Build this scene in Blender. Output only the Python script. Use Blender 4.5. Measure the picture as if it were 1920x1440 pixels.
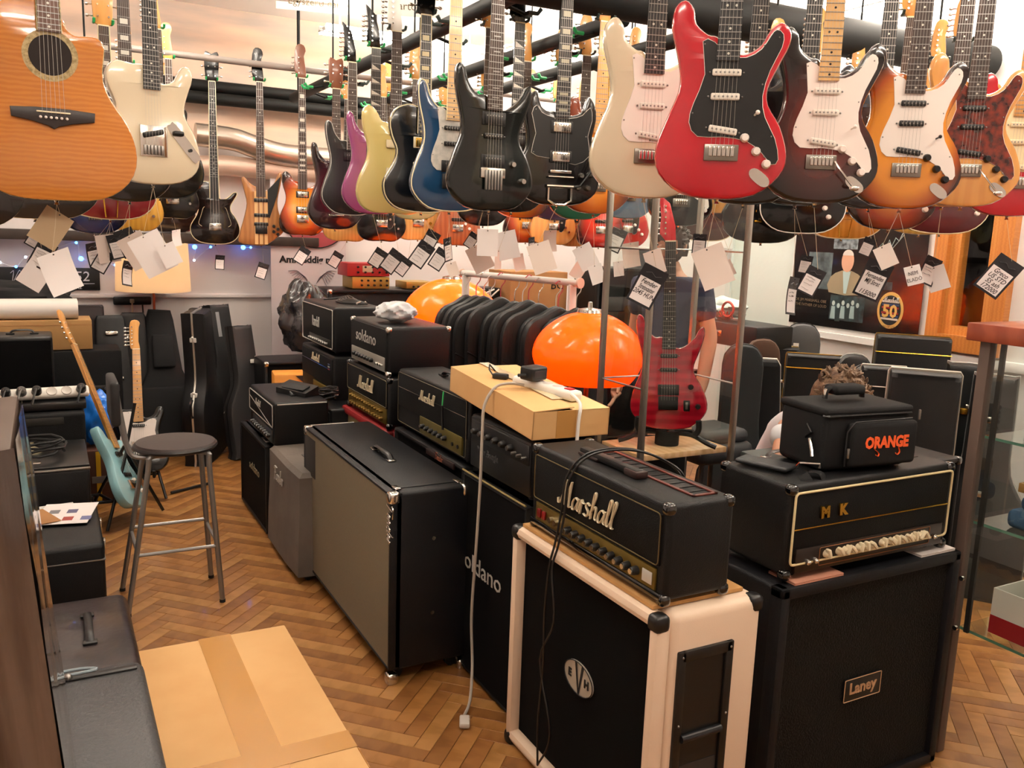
import bpy, bmesh, math, random
from mathutils import Vector as V, Matrix, Euler
from mathutils.geometry import tessellate_polygon
from math import sin, cos, pi, radians as R
random.seed(7)
for o in list(bpy.data.objects): bpy.data.objects.remove(o)
S = bpy.context.scene; COL = S.collection
# ------------------------------------------------------------------ camera
# world axes are the room's axes: +Y runs along the aisle to the back wall, +X to the side wall with the window
FPX, PITCH, ROLL, CAMH, YAW = 1620.0, R(9.85), R(2.06), 1.66, R(28.5)
_h = V((sin(YAW), cos(YAW), 0)); _r0 = V((cos(YAW), -sin(YAW), 0)); _z = V((0, 0, 1))
CF = _h*cos(PITCH) - _z*sin(PITCH); _u0 = _h*sin(PITCH) + _z*cos(PITCH)
CX = _r0*cos(ROLL) + _u0*sin(ROLL); CU = _u0*cos(ROLL) - _r0*sin(ROLL)
CAM = V((0, 0, CAMH))
cd = bpy.data.cameras.new('camera'); cam = bpy.data.objects.new('camera', cd); COL.objects.link(cam)
cd.sensor_width = 36; cd.lens = 36*FPX/1920; cd.clip_start = .05
m = Matrix((CX, CU, -CF)).transposed().to_4x4(); m.translation = CAM; cam.matrix_world = m
S.camera = cam
def ray(x, y): return CF*FPX + CX*(x-960) + CU*(720-y)
def G(x, y, z=0):
    d = ray(x, y); return CAM + d*((z-CAMH)/d.z)
def atD(x, y, d):
    r = ray(x, y); return CAM + r*(d/r.dot(CF))
def atX(x, y, X):
    r = ray(x, y); return CAM + r*(X/r.x)
def atY(x, y, Y):
    r = ray(x, y); return CAM + r*(Y/r.y)
def proj(P):
    v = P-CAM; w = v.dot(CF)
    return (960+FPX*v.dot(CX)/w, 720-FPX*v.dot(CU)/w, w)
# ------------------------------------------------------------------ world + exposure
w = bpy.data.worlds.new('world'); S.world = w; w.use_nodes = True
w.node_tree.nodes['Background'].inputs[0].default_value = (1, .93, .85, 1)
w.node_tree.nodes['Background'].inputs[1].default_value = .15
S.view_settings.view_transform = 'Standard'; S.view_settings.look = 'None'
S.view_settings.gamma = 1; S.view_settings.exposure = 0.0
S.view_settings.use_curve_mapping = False
LAMP_POWER = 47.0          # emission strength of the ceiling tubes
LAMP_COL = (1.0, .89, .76)
# ------------------------------------------------------------------ materials
def srgb(h):
    c = [int(h[i:i+2], 16)/255 for i in (0, 2, 4)]
    return tuple(((x+.055)/1.055)**2.4 if x > .04045 else x/12.92 for x in c)
MATS = {}
def mat(name, col='808080', rough=.5, metal=0, coat=0, bump=None, var=None, emit=0, trans=0, spec=.5, alpha=1, scale=(1, 1, 1)):
    """principled material; bump=(noise scale, strength), var=(noise scale, second colour)"""
    if name in MATS: return MATS[name]
    m = bpy.data.materials.new(name); m.use_nodes = True; nt = m.node_tree; b = nt.nodes['Principled BSDF']
    c = srgb(col) if isinstance(col, str) else col
    I = b.inputs
    I['Base Color'].default_value = (*c, 1); I['Roughness'].default_value = rough; I['Metallic'].default_value = metal
    I['Coat Weight'].default_value = coat; I['Coat Roughness'].default_value = .06; I['Specular IOR Level'].default_value = spec
    I['Transmission Weight'].default_value = trans; I['Alpha'].default_value = alpha
    if emit: I['Emission Color'].default_value = (*c, 1); I['Emission Strength'].default_value = emit
    if bump or var:
        tc = nt.nodes.new('ShaderNodeTexCoord'); mp = nt.nodes.new('ShaderNodeMapping'); mp.inputs['Scale'].default_value = scale
        nt.links.new(tc.outputs['Object'], mp.inputs[0])
        if bump:
            n = nt.nodes.new('ShaderNodeTexNoise'); n.inputs['Scale'].default_value = bump[0]; n.inputs['Detail'].default_value = 3
            bp = nt.nodes.new('ShaderNodeBump'); bp.inputs['Strength'].default_value = bump[1]; bp.inputs['Distance'].default_value = .004
            nt.links.new(mp.outputs[0], n.inputs[0]); nt.links.new(n.outputs[0], bp.inputs['Height']); nt.links.new(bp.outputs[0], I['Normal'])
        if var:
            n = nt.nodes.new('ShaderNodeTexNoise'); n.inputs['Scale'].default_value = var[0]; n.inputs['Detail'].default_value = 4
            rp = nt.nodes.new('ShaderNodeValToRGB'); rp.color_ramp.elements[0].position = .35; rp.color_ramp.elements[1].position = .65
            rp.color_ramp.elements[0].color = (*c, 1); rp.color_ramp.elements[1].color = (*srgb(var[1]), 1)
            nt.links.new(mp.outputs[0], n.inputs[0]); nt.links.new(n.outputs[0], rp.inputs[0]); nt.links.new(rp.outputs[0], I['Base Color'])
    MATS[name] = m; return m
def burst(name, inner, mid, edge, zc=.2, rx=.175, rz=.25, p=(.45, .72, .95)):
    """sunburst finish: colour goes from inner to edge away from the middle of the body"""
    if name in MATS: return MATS[name]
    m = mat(name, inner, .18, coat=.8); nt = m.node_tree
    tc = nt.nodes.new('ShaderNodeTexCoord'); mp = nt.nodes.new('ShaderNodeMapping')
    mp.inputs['Location'].default_value = (0, 0, -zc/rz); mp.inputs['Scale'].default_value = (1/rx, 0, 1/rz)
    ln = nt.nodes.new('ShaderNodeVectorMath'); ln.operation = 'LENGTH'; rp = nt.nodes.new('ShaderNodeValToRGB')
    rp.color_ramp.elements.new(.5)
    for e, c, q in zip(rp.color_ramp.elements, (inner, mid, edge), p): e.position = q; e.color = (*srgb(c), 1)
    nt.links.new(tc.outputs['Object'], mp.inputs[0]); nt.links.new(mp.outputs[0], ln.inputs[0])
    nt.links.new(ln.outputs['Value'], rp.inputs[0]); nt.links.new(rp.outputs[0], nt.nodes['Principled BSDF'].inputs['Base Color'])
    return m
def bands(name, c1, c2, scale=40, axis='Z', rough=.3, coat=.5, dist=4, stretch=(1, 1, 1), contrast=(.2, .8)):
    """wood figure: distorted wave bands"""
    if name in MATS: return MATS[name]
    m = mat(name, c1, rough, coat=coat); nt = m.node_tree
    tc = nt.nodes.new('ShaderNodeTexCoord'); mp = nt.nodes.new('ShaderNodeMapping'); mp.inputs['Scale'].default_value = stretch
    wv = nt.nodes.new('ShaderNodeTexWave'); wv.bands_direction = axis; wv.inputs['Scale'].default_value = scale
    wv.inputs['Distortion'].default_value = dist; wv.inputs['Detail'].default_value = 3; wv.inputs['Detail Scale'].default_value = 1.5
    rp = nt.nodes.new('ShaderNodeValToRGB')
    rp.color_ramp.elements[0].color = (*srgb(c1), 1); rp.color_ramp.elements[1].color = (*srgb(c2), 1)
    rp.color_ramp.elements[0].position, rp.color_ramp.elements[1].position = contrast
    nt.links.new(tc.outputs['Object'], mp.inputs[0]); nt.links.new(mp.outputs[0], wv.inputs[0]); nt.links.new(wv.outputs[0], rp.inputs[0])
    nt.links.new(rp.outputs[0], nt.nodes['Principled BSDF'].inputs['Base Color'])
    return m
def weave(name, c1, c2, scale=180, rough=.8):
    """woven speaker cloth"""
    if name in MATS: return MATS[name]
    m = mat(name, c1, rough); nt = m.node_tree
    tc = nt.nodes.new('ShaderNodeTexCoord'); ck = nt.nodes.new('ShaderNodeTexChecker'); ck.inputs['Scale'].default_value = scale
    ck.inputs[1].default_value = (*srgb(c1), 1); ck.inputs[2].default_value = (*srgb(c2), 1)
    bp = nt.nodes.new('ShaderNodeBump'); bp.inputs['Strength'].default_value = .5; bp.inputs['Distance'].default_value = .002
    b = nt.nodes['Principled BSDF']
    nt.links.new(tc.outputs['Object'], ck.inputs[0]); nt.links.new(ck.outputs[0], b.inputs['Base Color'])
    nt.links.new(ck.outputs[1], bp.inputs['Height']); nt.links.new(bp.outputs[0], b.inputs['Normal'])
    return m
def translucent(name, col, mix=.6, coat=.4, rough=.2):
    if name in MATS: return MATS[name]
    m = mat(name, col, rough, coat=coat); nt = m.node_tree; b = nt.nodes['Principled BSDF']
    t = nt.nodes.new('ShaderNodeBsdfTranslucent'); t.inputs[0].default_value = (*srgb(col), 1)
    mx = nt.nodes.new('ShaderNodeMixShader'); mx.inputs[0].default_value = mix; out = nt.nodes['Material Output']
    nt.links.new(b.outputs[0], mx.inputs[1]); nt.links.new(t.outputs[0], mx.inputs[2]); nt.links.new(mx.outputs[0], out.inputs[0])
    return m
def pane(name, tint=(.93, .97, .95), refl=.05):
    """thin clear sheet glass: mostly see-through with a mirror share"""
    if name in MATS: return MATS[name]
    m = bpy.data.materials.new(name); m.use_nodes = True; nt = m.node_tree; nt.nodes.remove(nt.nodes['Principled BSDF'])
    t = nt.nodes.new('ShaderNodeBsdfTransparent'); t.inputs[0].default_value = (*tint, 1)
    g = nt.nodes.new('ShaderNodeBsdfGlossy'); g.inputs['Roughness'].default_value = .01
    lw = nt.nodes.new('ShaderNodeLayerWeight'); pw = nt.nodes.new('ShaderNodeMath'); pw.operation = 'POWER'; pw.inputs[1].default_value = 4
    f = nt.nodes.new('ShaderNodeMath'); f.operation = 'MULTIPLY_ADD'; f.inputs[1].default_value = .8; f.inputs[2].default_value = refl
    nt.links.new(lw.outputs['Facing'], pw.inputs[0]); nt.links.new(pw.outputs[0], f.inputs[0])
    mx = nt.nodes.new('ShaderNodeMixShader')
    nt.links.new(f.outputs[0], mx.inputs[0]); nt.links.new(t.outputs[0], mx.inputs[1]); nt.links.new(g.outputs[0], mx.inputs[2])
    nt.links.new(mx.outputs[0], nt.nodes['Material Output'].inputs[0])
    MATS[name] = m; return m
# common materials
BLK = mat('black_vinyl', '0c0c0e', .42, bump=(420, .35), spec=.3)
BLK2 = mat('black_vinyl_matt', '09090a', .6, bump=(300, .4), spec=.2)
BLKG = mat('black_gloss', '08080a', .12, coat=.9)
BLKP = mat('black_plastic', '0a0a0b', .38)
RUB = mat('black_rubber', '0d0d0e', .7)
FABB = mat('black_fabric', '0b0b0c', .9, bump=(600, .5), spec=.2)
CLOTHB = mat('black_grille', '060607', .85, bump=(900, .6), spec=.1)
CHR = mat('chrome', 'd8d4cc', .18, 1)
STEEL = mat('brushed_steel', '8f8c88', .35, 1)
GOLD = mat('gold_metal', 'c79a3a', .25, 1)
GOLDP = mat('gold_panel', '6e5a22', .4, .6)
CRMP = mat('cream_plastic', 'e6d9b8', .4)
WHT = mat('white_plastic', 'e8e4dc', .4)
PAPER = mat('white_paper', 'f0ebea', .8)
PAPERW = mat('warm_paper', 'e6d8cf', .8)
KRAFT = mat('kraft_paper', 'a88f70', .8)
INK = mat('black_ink', '0c0c0d', .7)
BRN = mat('cardboard', 'd6aa72', .75, var=(3, 'cc9d64'))
BRN2 = mat('cardboard_dark', 'a9794a', .8, var=(4, '9c6d40'))
TAPE = mat('packing_tape', 'bd8a4c', .25, coat=.5)
SILK = mat('silver_print', 'c9c7c0', .4, .3)
WIRE = mat('steel_string', 'b8b4ac', .3, 1)
# ------------------------------------------------------------------ mesh helpers
class MB:
    def __init__(s): s.v = []; s.f = []
    def add(s, vs, fs):
        n = len(s.v); s.v += [tuple(v) for v in vs]; s.f += [tuple(i+n for i in f) for f in fs]; return s
    def box(s, x0, x1, y0, y1, z0, z1, M=None):
        vs = [V((x, y, z)) for z in (z0, z1) for y in (y0, y1) for x in (x0, x1)]
        if M: vs = [M @ v for v in vs]
        return s.add(vs, [(0, 2, 3, 1), (4, 5, 7, 6), (0, 1, 5, 4), (2, 6, 7, 3), (0, 4, 6, 2), (1, 3, 7, 5)])
    def rbox(s, x0, x1, y0, y1, z0, z1, r=.01, seg=2, M=None):
        bm = bmesh.new(); bmesh.ops.create_cube(bm, size=1)
        for v in bm.verts: v.co = V(((x0+x1)/2+v.co.x*(x1-x0), (y0+y1)/2+v.co.y*(y1-y0), (z0+z1)/2+v.co.z*(z1-z0)))
        bmesh.ops.bevel(bm, geom=list(bm.edges), offset=min(r, .49*min(x1-x0, y1-y0, z1-z0)), segments=seg, profile=.5, affect='EDGES')
        bm.verts.index_update()
        vs = [M @ v.co if M else v.co.copy() for v in bm.verts]; fs = [[v.index for v in f.verts] for f in bm.faces]; bm.free()
        return s.add(vs, fs)
    def tube(s, pts, r, n=8, closed=False, cap=True, flat=1.0):
        pts = [V(p) for p in pts]; rr = r if isinstance(r, (list, tuple)) else [r]*len(pts); N = len(pts); vs = []; fs = []
        up = None
        for i, p in enumerate(pts):
            a = pts[(i-1) % N] if (i or closed) else p; b = pts[(i+1) % N] if (i < N-1 or closed) else p
            t = (b-a).normalized() if (b-a).length > 1e-9 else V((0, 0, 1))
            if up is None: up = V((0, 0, 1)) if abs(t.z) < .9 else V((1, 0, 0))
            x = t.cross(up)
            if x.length < 1e-6: x = t.cross(V((1, .3, 0)))
            x.normalize(); y = x.cross(t).normalized(); up = y
            for k in range(n):
                q = 2*pi*k/n; vs.append(p + x*cos(q)*rr[i] + y*sin(q)*rr[i]*flat)
        for i in range(N if closed else N-1):
            for k in range(n):
                a = i*n+k; b = i*n+(k+1) % n; c = ((i+1) % N)*n+(k+1) % n; d = ((i+1) % N)*n+k; fs.append((a, b, c, d))
        if cap and not closed: fs += [tuple(range(n))[::-1], tuple((N-1)*n+k for k in range(n))]
        return s.add(vs, fs)
    def lathe(s, prof, n=20, c=(0, 0, 0), M=None, sx=1, sy=1):
        vs = []; fs = []
        for r, z in prof:
            for k in range(n):
                q = 2*pi*k/n; vs.append(V((c[0]+r*sx*cos(q), c[1]+r*sy*sin(q), c[2]+z)))
        if M: vs = [M @ v for v in vs]
        for i in range(len(prof)-1):
            for k in range(n): fs.append((i*n+k, i*n+(k+1) % n, (i+1)*n+(k+1) % n, (i+1)*n+k))
        if prof[0][0] > 1e-6: fs.append(tuple(range(n))[::-1])
        if prof[-1][0] > 1e-6: fs.append(tuple((len(prof)-1)*n+k for k in range(n)))
        return s.add(vs, fs)
    def cyl(s, a, b, r, n=12): return s.tube([a, b], r, n)
    def ball(s, c, r, n=12, M=None):
        rx, ry, rz = r if isinstance(r, (tuple, list)) else (r, r, r)
        prof = [(max(1e-7, sin(pi*i/8)), -cos(pi*i/8)) for i in range(9)]
        b = MB().lathe(prof, n); vs = [V((c[0]+v[0]*rx, c[1]+v[1]*ry, c[2]+v[2]*rz)) for v in b.v]
        if M: vs = [M @ v for v in vs]
        return s.add(vs, b.f)
    def prism(s, pts, yf, yb, bev=0, M=None):
        """closed outline (x,z) extruded from yf (front, -y side) to yb with rounded rims"""
        n = len(pts); area = sum(pts[i][0]*pts[(i+1) % n][1]-pts[(i+1) % n][0]*pts[i][1] for i in range(n))
        if area < 0: pts = pts[::-1]
        nr = []
        for i in range(n):
            a = pts[i-1]; b = pts[(i+1) % n]; dx, dz = b[0]-a[0], b[1]-a[1]; l = math.hypot(dx, dz) or 1; nr.append((dz/l, -dx/l))
        def ring(ins, y): return [V((p[0]-q[0]*ins, y, p[1]-q[1]*ins)) for p, q in zip(pts, nr)]
        if bev: rs = [ring(bev, yf), ring(bev*.3, yf+bev*.3), ring(0, yf+bev), ring(0, yb-bev), ring(bev*.3, yb-bev*.3), ring(bev, yb)]
        else: rs = [ring(0, yf), ring(0, yb)]
        vs = [v for r in rs for v in r]; tri = tessellate_polygon([[V((p[0], p[1], 0)) for p in pts]]); fs = []
        for a, b, c in tri:
            ar = (pts[b][0]-pts[a][0])*(pts[c][1]-pts[a][1])-(pts[c][0]-pts[a][0])*(pts[b][1]-pts[a][1])
            if ar < 0: b, c = c, b
            fs.append((a, b, c)); k = (len(rs)-1)*n; fs.append((k+c, k+b, k+a))
        for i in range(len(rs)-1):
            for k in range(n): fs.append((i*n+(k+1) % n, i*n+k, (i+1)*n+k, (i+1)*n+(k+1) % n))
        if M: vs = [M @ v for v in vs]
        return s.add(vs, fs)
    def quad(s, a, b, c, d): return s.add([a, b, c, d], [(0, 1, 2, 3)])
    def build(s, name, mt, parent=None, smooth=True, loc=None, rot=None, **kw):
        me = bpy.data.meshes.new(name); me.from_pydata(s.v, [], s.f); me.materials.append(mt)
        if smooth:
            me.shade_smooth(); me.set_sharp_from_angle(angle=R(38))
        o = bpy.data.objects.new(name, me); COL.objects.link(o)
        if parent: o.parent = parent
        if loc is not None: o.location = loc
        if rot is not None: o.rotation_euler = rot
        for k, v in kw.items(): o[k] = v
        return o
def thing(name, label, cat, loc=(0, 0, 0), rot=(0, 0, 0), group=None):
    o = bpy.data.objects.new(name, None); COL.objects.link(o); o.empty_display_size = .1
    o.location = loc; o.rotation_euler = rot if isinstance(rot, (tuple, list, Euler)) else (0, 0, rot)
    o['label'] = label; o['category'] = cat
    if group: o['group'] = group
    return o
def tag(o, label, cat, group=None):
    o['label'] = label; o['category'] = cat
    if group: o['group'] = group
    return o
def struct(o): o['kind'] = 'structure'; return o
def smooth_loop(pts, k=4, closed=True):
    """Catmull-Rom through the points"""
    n = len(pts); out = []
    for i in range(n if closed else n-1):
        p = [V(pts[j % n] if closed else pts[max(0, min(n-1, j))]) for j in (i-1, i, i+1, i+2)]
        for t in [q/k for q in range(k)]:
            out.append(tuple(.5*(2*p[1]+(p[2]-p[0])*t+(2*p[0]-5*p[1]+4*p[2]-p[3])*t*t+(3*p[1]-p[0]-3*p[2]+p[3])*t**3)))
    if not closed: out.append(tuple(pts[-1]))
    return out
def text(s, size, mt, parent, loc, rot=(pi/2, 0, 0), ext=.001, shear=0, name='lettering', align='CENTER', off=0, sx=1, **kw):
    c = bpy.data.curves.new('t', 'FONT'); c.body = s; c.size = size; c.extrude = ext; c.shear = shear; c.align_x = align; c.align_y = 'CENTER'; c.offset = off
    c.resolution_u = 2
    t = bpy.data.objects.new('t', c); me = bpy.data.meshes.new_from_object(t)
    bpy.data.objects.remove(t); bpy.data.curves.remove(c)
    me.materials.clear(); me.materials.append(mt)
    if sx != 1:
        for v in me.vertices: v.co.x *= sx
    o = bpy.data.objects.new(name, me); COL.objects.link(o); o.parent = parent; o.location = loc; o.rotation_euler = rot
    for k, v in kw.items(): o[k] = v
    return o
CURSIVE = {
 'M': ([[(-.05, .2), (.02, .02), (.14, .12), (.26, .6), (.32, 1)], [(.33, 1), (.36, .5), (.42, .05)], [(.42, .05), (.52, .5), (.66, 1.0)], [(.66, 1), (.66, .4), (.70, .05), (.82, .08)]], .86),
 'a': ([[(.38, .42), (.22, .5), (.06, .32), (.08, .06), (.22, .05), (.38, .4)], [(.4, .5), (.38, .12), (.5, .05)]], .48),
 'r': ([[(0, .1), (.1, .52), (.2, .44), (.32, .44)], [(.12, .48), (.12, 0)]], .34),
 's': ([[(.3, .45), (.16, .52), (.08, .38), (.26, .2), (.2, .02), (.0, .06)]], .36),
 'h': ([[(0, .1), (.2, .8), (.16, 1), (.1, .85), (.08, 0)], [(.08, .25), (.24, .5), (.33, .4), (.33, .1), (.44, .05)]], .46),
 'l': ([[(0, .1), (.2, .8), (.16, 1), (.09, .85), (.09, .12), (.22, .04)]], .26),
 'F': ([[(.0, .1), (.08, 0), (.2, .9)], [(-.1, .78), (.05, 1), (.62, .96)], [(.02, .5), (.4, .54)]], .5),
 'e': ([[(0, .2), (.26, .3), (.24, .5), (.08, .4), (.08, .1), (.3, .08)]], .34),
 'n': ([[(.04, .5), (.05, 0)], [(.05, .28), (.2, .5), (.3, .4), (.3, .06), (.4, .05)]], .42),
 'd': ([[(.38, .42), (.22, .5), (.06, .32), (.08, .06), (.22, .05), (.38, .4)], [(.46, 1.0), (.38, .1), (.5, .04)]], .5),
 'i': ([[(.04, .5), (.05, .08), (.16, .04)], [(.07, .66), (.08, .7)]], .2), 't': ([[(.1, .9), (.06, .08), (.2, .05)], [(-.05, .55), (.22, .58)]], .26),
 'g': ([[(.38, .42), (.22, .5), (.06, .32), (.08, .06), (.22, .05), (.38, .4)], [(.4, .5), (.38, -.2), (.2, -.35), (.05, -.22)]], .46),
 'V': ([[(-.1, .8), (.05, 1), (.12, .9), (.2, 0), (.5, 1.0), (.62, .95)]], .55), ' ': ([], .3)}
def script(s, h, mt, parent, loc, rot=(0, 0, 0), r=.045, slope=.0, shear=.22, name='logo', flat=.5, **kw):
    """cursive lettering made of strokes; h = capital height; lies in local xz facing -y, centred in x"""
    mb = MB(); x = 0; W = sum(CURSIVE[c][1] for c in s)
    for c in s:
        for st in CURSIVE[c][0]:
            p = smooth_loop(st, 4, False) if len(st) > 2 else st
            mb.tube([(h*(x+q[0]+shear*q[1]-W/2), 0, h*(q[1]+slope*(x-W/2))) for q in p], h*r, 6, flat=flat)
        x += CURSIVE[c][1]
    return mb.build(name, mt, parent, loc=loc, rot=rot, **kw)
def rect_ring(mb, x0, x1, z0, z1, y, r, n=6, cr=.012):
    """thin piping around a rectangle in the xz plane"""
    p = []
    for cx, cz, a0 in ((x1-cr, z1-cr, 0), (x0+cr, z1-cr, 90), (x0+cr, z0+cr, 180), (x1-cr, z0+cr, 270)):
        for k in range(4): a = R(a0+30*k); p.append((cx+cr*cos(a), y, cz+cr*sin(a)))
    return mb.tube(p, r, n, closed=True)
# ------------------------------------------------------------------ ceiling lamps (twin tubes hung under the ceiling)
CEIL = 3.25
TUBE = mat('lamp_tube', (1, .89, .76), .4, emit=LAMP_POWER)
MATS['lamp_tube'].node_tree.nodes['Principled BSDF'].inputs['Emission Color'].default_value = (*LAMP_COL, 1)
HOUS = mat('lamp_housing', 'e6e4e0', .5)
def ceiling_lamp(x, y, rz, label):
    t = thing('ceiling_light', label, 'ceiling light', (x, y, CEIL), rz, 'fluorescent ceiling lights')
    MB().rbox(-.65, .65, -.015, .015, -.255, -.225, .006).build('housing', HOUS, t)
    for e in (-.5, .5): MB().cyl((e, 0, -.23), (e, 0, 0), .006, 6).build('suspension_rod', HOUS, t)
    for s in (-1, 1):
        MB().cyl((-.62, s*.085, -.24), (.62, s*.085, -.24), .022, 10).build('tube', TUBE, t)
        for e in (-.62, .62):
            MB().tube([(e, s*.01, -.24), (e, s*.085, -.24)], .012, 6).build('socket', HOUS, t)
for i, (x, y, rz, l) in enumerate(((.2, .6, 0, 'over the aisle near the wrapped crate'), (.2, 3.0, 0, 'over the floor between cardboard box and stool'), (.3, 5.6, 0, 'over the leaning instrument cases'),
     (2.3, .5, 0, 'over the patterned black speaker cabinet'), (2.0, 2.3, 0, 'over the cream speaker cabinet'), (3.1, 4.6, 0, 'beyond the thick black pipe'), (3.9, 2.6, pi/2, 'beside the wooden window'), (2.4, 6.2, 0, 'in front of the back wall mural'), (3.7, 5.9, 0, 'in the far corner of the shop'), (4.15, 3.75, pi/2, 'added to brighten the side wall above the black poster'), (4.1, 1.4, pi/2, 'added to brighten the side wall beyond the wooden window'), (1.1, 4.7, pi/2, 'added to brighten the ceiling along the first overhead rail'))):
    ceiling_lamp(x, y, rz, 'white twin tube ceiling light ' + l)  # last three tubes are added to brighten the upper walls and ceiling
# ------------------------------------------------------------------ room shell
XL, XR, YB, YF = -1.5, 4.5, 7.1, -2.4
WALLW = mat('wall_white', 'e3dcda', .85, bump=(60, .08))
WALLR = mat('wall_white_cool', 'e9e8e6', .8, bump=(60, .08))
CEILM = mat('ceiling_white', 'f7f5f2', .9)
MURAL = mat('mural_sky', 'ecc9b0', .8, var=(1.1, 'b9aca2'), scale=(1, 1, 5))
FLB = mat('floor_base', '3a2313', .8)
struct(MB().box(XL-.1, XR+.1, YF-.1, YB+.1, -.1, -.012).build('floor', FLB))
FLOOR = bpy.data.objects['floor']
struct(MB().box(XL-.1, XR+.1, YF-.1, YB+.1, CEIL, CEIL+.1).build('ceiling', CEILM))
struct(MB().box(XL-.1, XR+.1, YB, YB+.1, -.012, 2.28).build('wall_back', WALLW))
struct(MB().box(XL-.1, 2.5, YB, YB+.1, 2.28, CEIL).build('wall_back_upper', MURAL))
struct(MB().box(2.5, XR+.1, YB, YB+.1, 2.28, CEIL).build('wall_back_washed_out', CEILM))  # plain white, painting in the glare that washes out the mural
struct(MB().box(XL-.1, XL, YF-.1, YB, -.012, CEIL).build('wall_left', WALLW))
struct(MB().box(XL, XR, YF-.1, YF, -.012, CEIL).build('wall_front', WALLW))
# side wall with the window opening and the frosted door
wy0, wy1, wz0, wz1 = atX(1886, 640, XR).y, atX(1742, 640, XR).y, 1.10, 2.02
dy0, dy1 = 4.28, 4.98
mb = MB()
for a in ((YF, wy0, -.012, CEIL), (wy0, wy1, -.012, wz0), (wy0, wy1, wz1, CEIL), (wy1, dy0, -.012, CEIL), (dy0, dy1, 2.1, CEIL), (dy1, YB, -.012, CEIL)):
    mb.box(XR, XR+.1, a[0], a[1], a[2], a[3])
struct(mb.build('wall_right', WALLR))
struct(MB().rbox(XL, 3.0, YB-.03, YB, 1.085, 1.115, .006).build('trim_1', WALLW))
struct(MB().rbox(XR-.035, XR, wy0-.8, wy1-.02, 1.03, 1.085, .006).box(XR-.03, XR, wy1-.02, dy0-.05, 1.06, 1.10).build('trim_2', WALLR))
# window: wooden frame, inner sash, dark pane
WOOD = bands('orange_pine', 'b26e32', 'bd7938', 14, 'Y', .4, .3, 3, (1, 1, 6))
win = struct(MB().box(XR-.05, XR+.08, wy0, wy1, wz0, wz0+.09).box(XR-.05, XR+.08, wy0, wy1, wz1-.07, wz1).box(XR-.05, XR+.08, wy0, wy0+.08, wz0+.09, wz1-.07).box(XR-.05, XR+.08, wy1-.08, wy1, wz0+.09, wz1-.07).build('window_1', WOOD))
MB().box(XR-.02, XR+.05, wy0+.08, wy1-.08, wz0+.09, wz0+.14).box(XR-.02, XR+.05, wy0+.08, wy1-.08, wz1-.12, wz1-.07).box(XR-.02, XR+.05, wy0+.08, wy0+.14, wz0+.14, wz1-.12).box(XR-.02, XR+.05, wy1-.14, wy1-.08, wz0+.14, wz1-.12).build('sash', bands('orange_pine_light', 'bf7b38', 'c98844', 14, 'Y', .4, .3, 3, (1, 1, 6)), win)
MB().quad((XR+.01, wy0+.14, wz0+.14), (XR+.01, wy1-.14, wz0+.14), (XR+.01, wy1-.14, wz1-.12), (XR+.01, wy0+.14, wz1-.12)).build('pane', pane('window_glass'), win)
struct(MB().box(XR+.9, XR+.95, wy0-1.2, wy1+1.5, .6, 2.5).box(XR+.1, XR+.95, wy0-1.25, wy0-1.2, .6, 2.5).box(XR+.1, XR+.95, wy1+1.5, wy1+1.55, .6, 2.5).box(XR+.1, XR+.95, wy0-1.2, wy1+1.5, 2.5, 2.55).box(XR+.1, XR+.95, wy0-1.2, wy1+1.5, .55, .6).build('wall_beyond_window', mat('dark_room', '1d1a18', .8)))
# frosted glass door
dr = struct(MB().box(XR-.01, XR+.06, dy0, dy0+.05, 0, 2.1).box(XR-.01, XR+.06, dy1-.05, dy1, 0, 2.1).box(XR-.01, XR+.06, dy0+.05, dy1-.05, 2.04, 2.1).build('door_1', mat('door_frame_white', 'dde2df', .5)))
MB().box(XR+.01, XR+.03, dy0+.05, dy1-.05, 0, 2.04).build('frosted_pane', mat('frosted_glass', 'cfdcd6', .5, bump=(30, .2)), dr)
# ------------------------------------------------------------------ pipes, rails and ducts overhead
BPIPE = mat('black_pipe', '060808', .65, spec=.3)
GPIPE = mat('grey_pipe', '7d746e', .5)
def pipe(name, a, b, r, mt, label, cat='pipe', n=16):
    return tag(MB().cyl(a, b, r, n).build(name, mt), label, cat)
RLY = 6.05; RLZ = atY(490, 121, RLY).z
pipe('wall_rail', (XL, RLY, RLZ), (3.6, RLY, RLZ), .021, GPIPE, 'thin grey rail in front of the sky mural')
for o, zz, l in (('a', 2.66, 'upper black pipe below the grey rail on the back wall'), ('b', 2.57, 'lower black pipe below the grey rail on the back wall')):
    pipe('wall_pipe', (XL, YB-.10-(.04 if o == 'b' else 0), zz), (4.4, YB-.10-(.04 if o == 'b' else 0), zz), .045, BPIPE, l)
pipe('ceiling_pipe', (XL, 3.30, 2.64), (4.45, 3.06, 2.64), .088, BPIPE, 'thick black pipe crossing above the hanging solid-body guitars', n=24)
RAILX = ((1.70, 2.4, 6.7), (2.28, 3.3, 6.7), (2.72, 3.3, 6.7))
GREEN = mat('green_rubber', '1f9a58', .5)
GRN2 = mat('grey_rubber', '2c3a38', .6)
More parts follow.
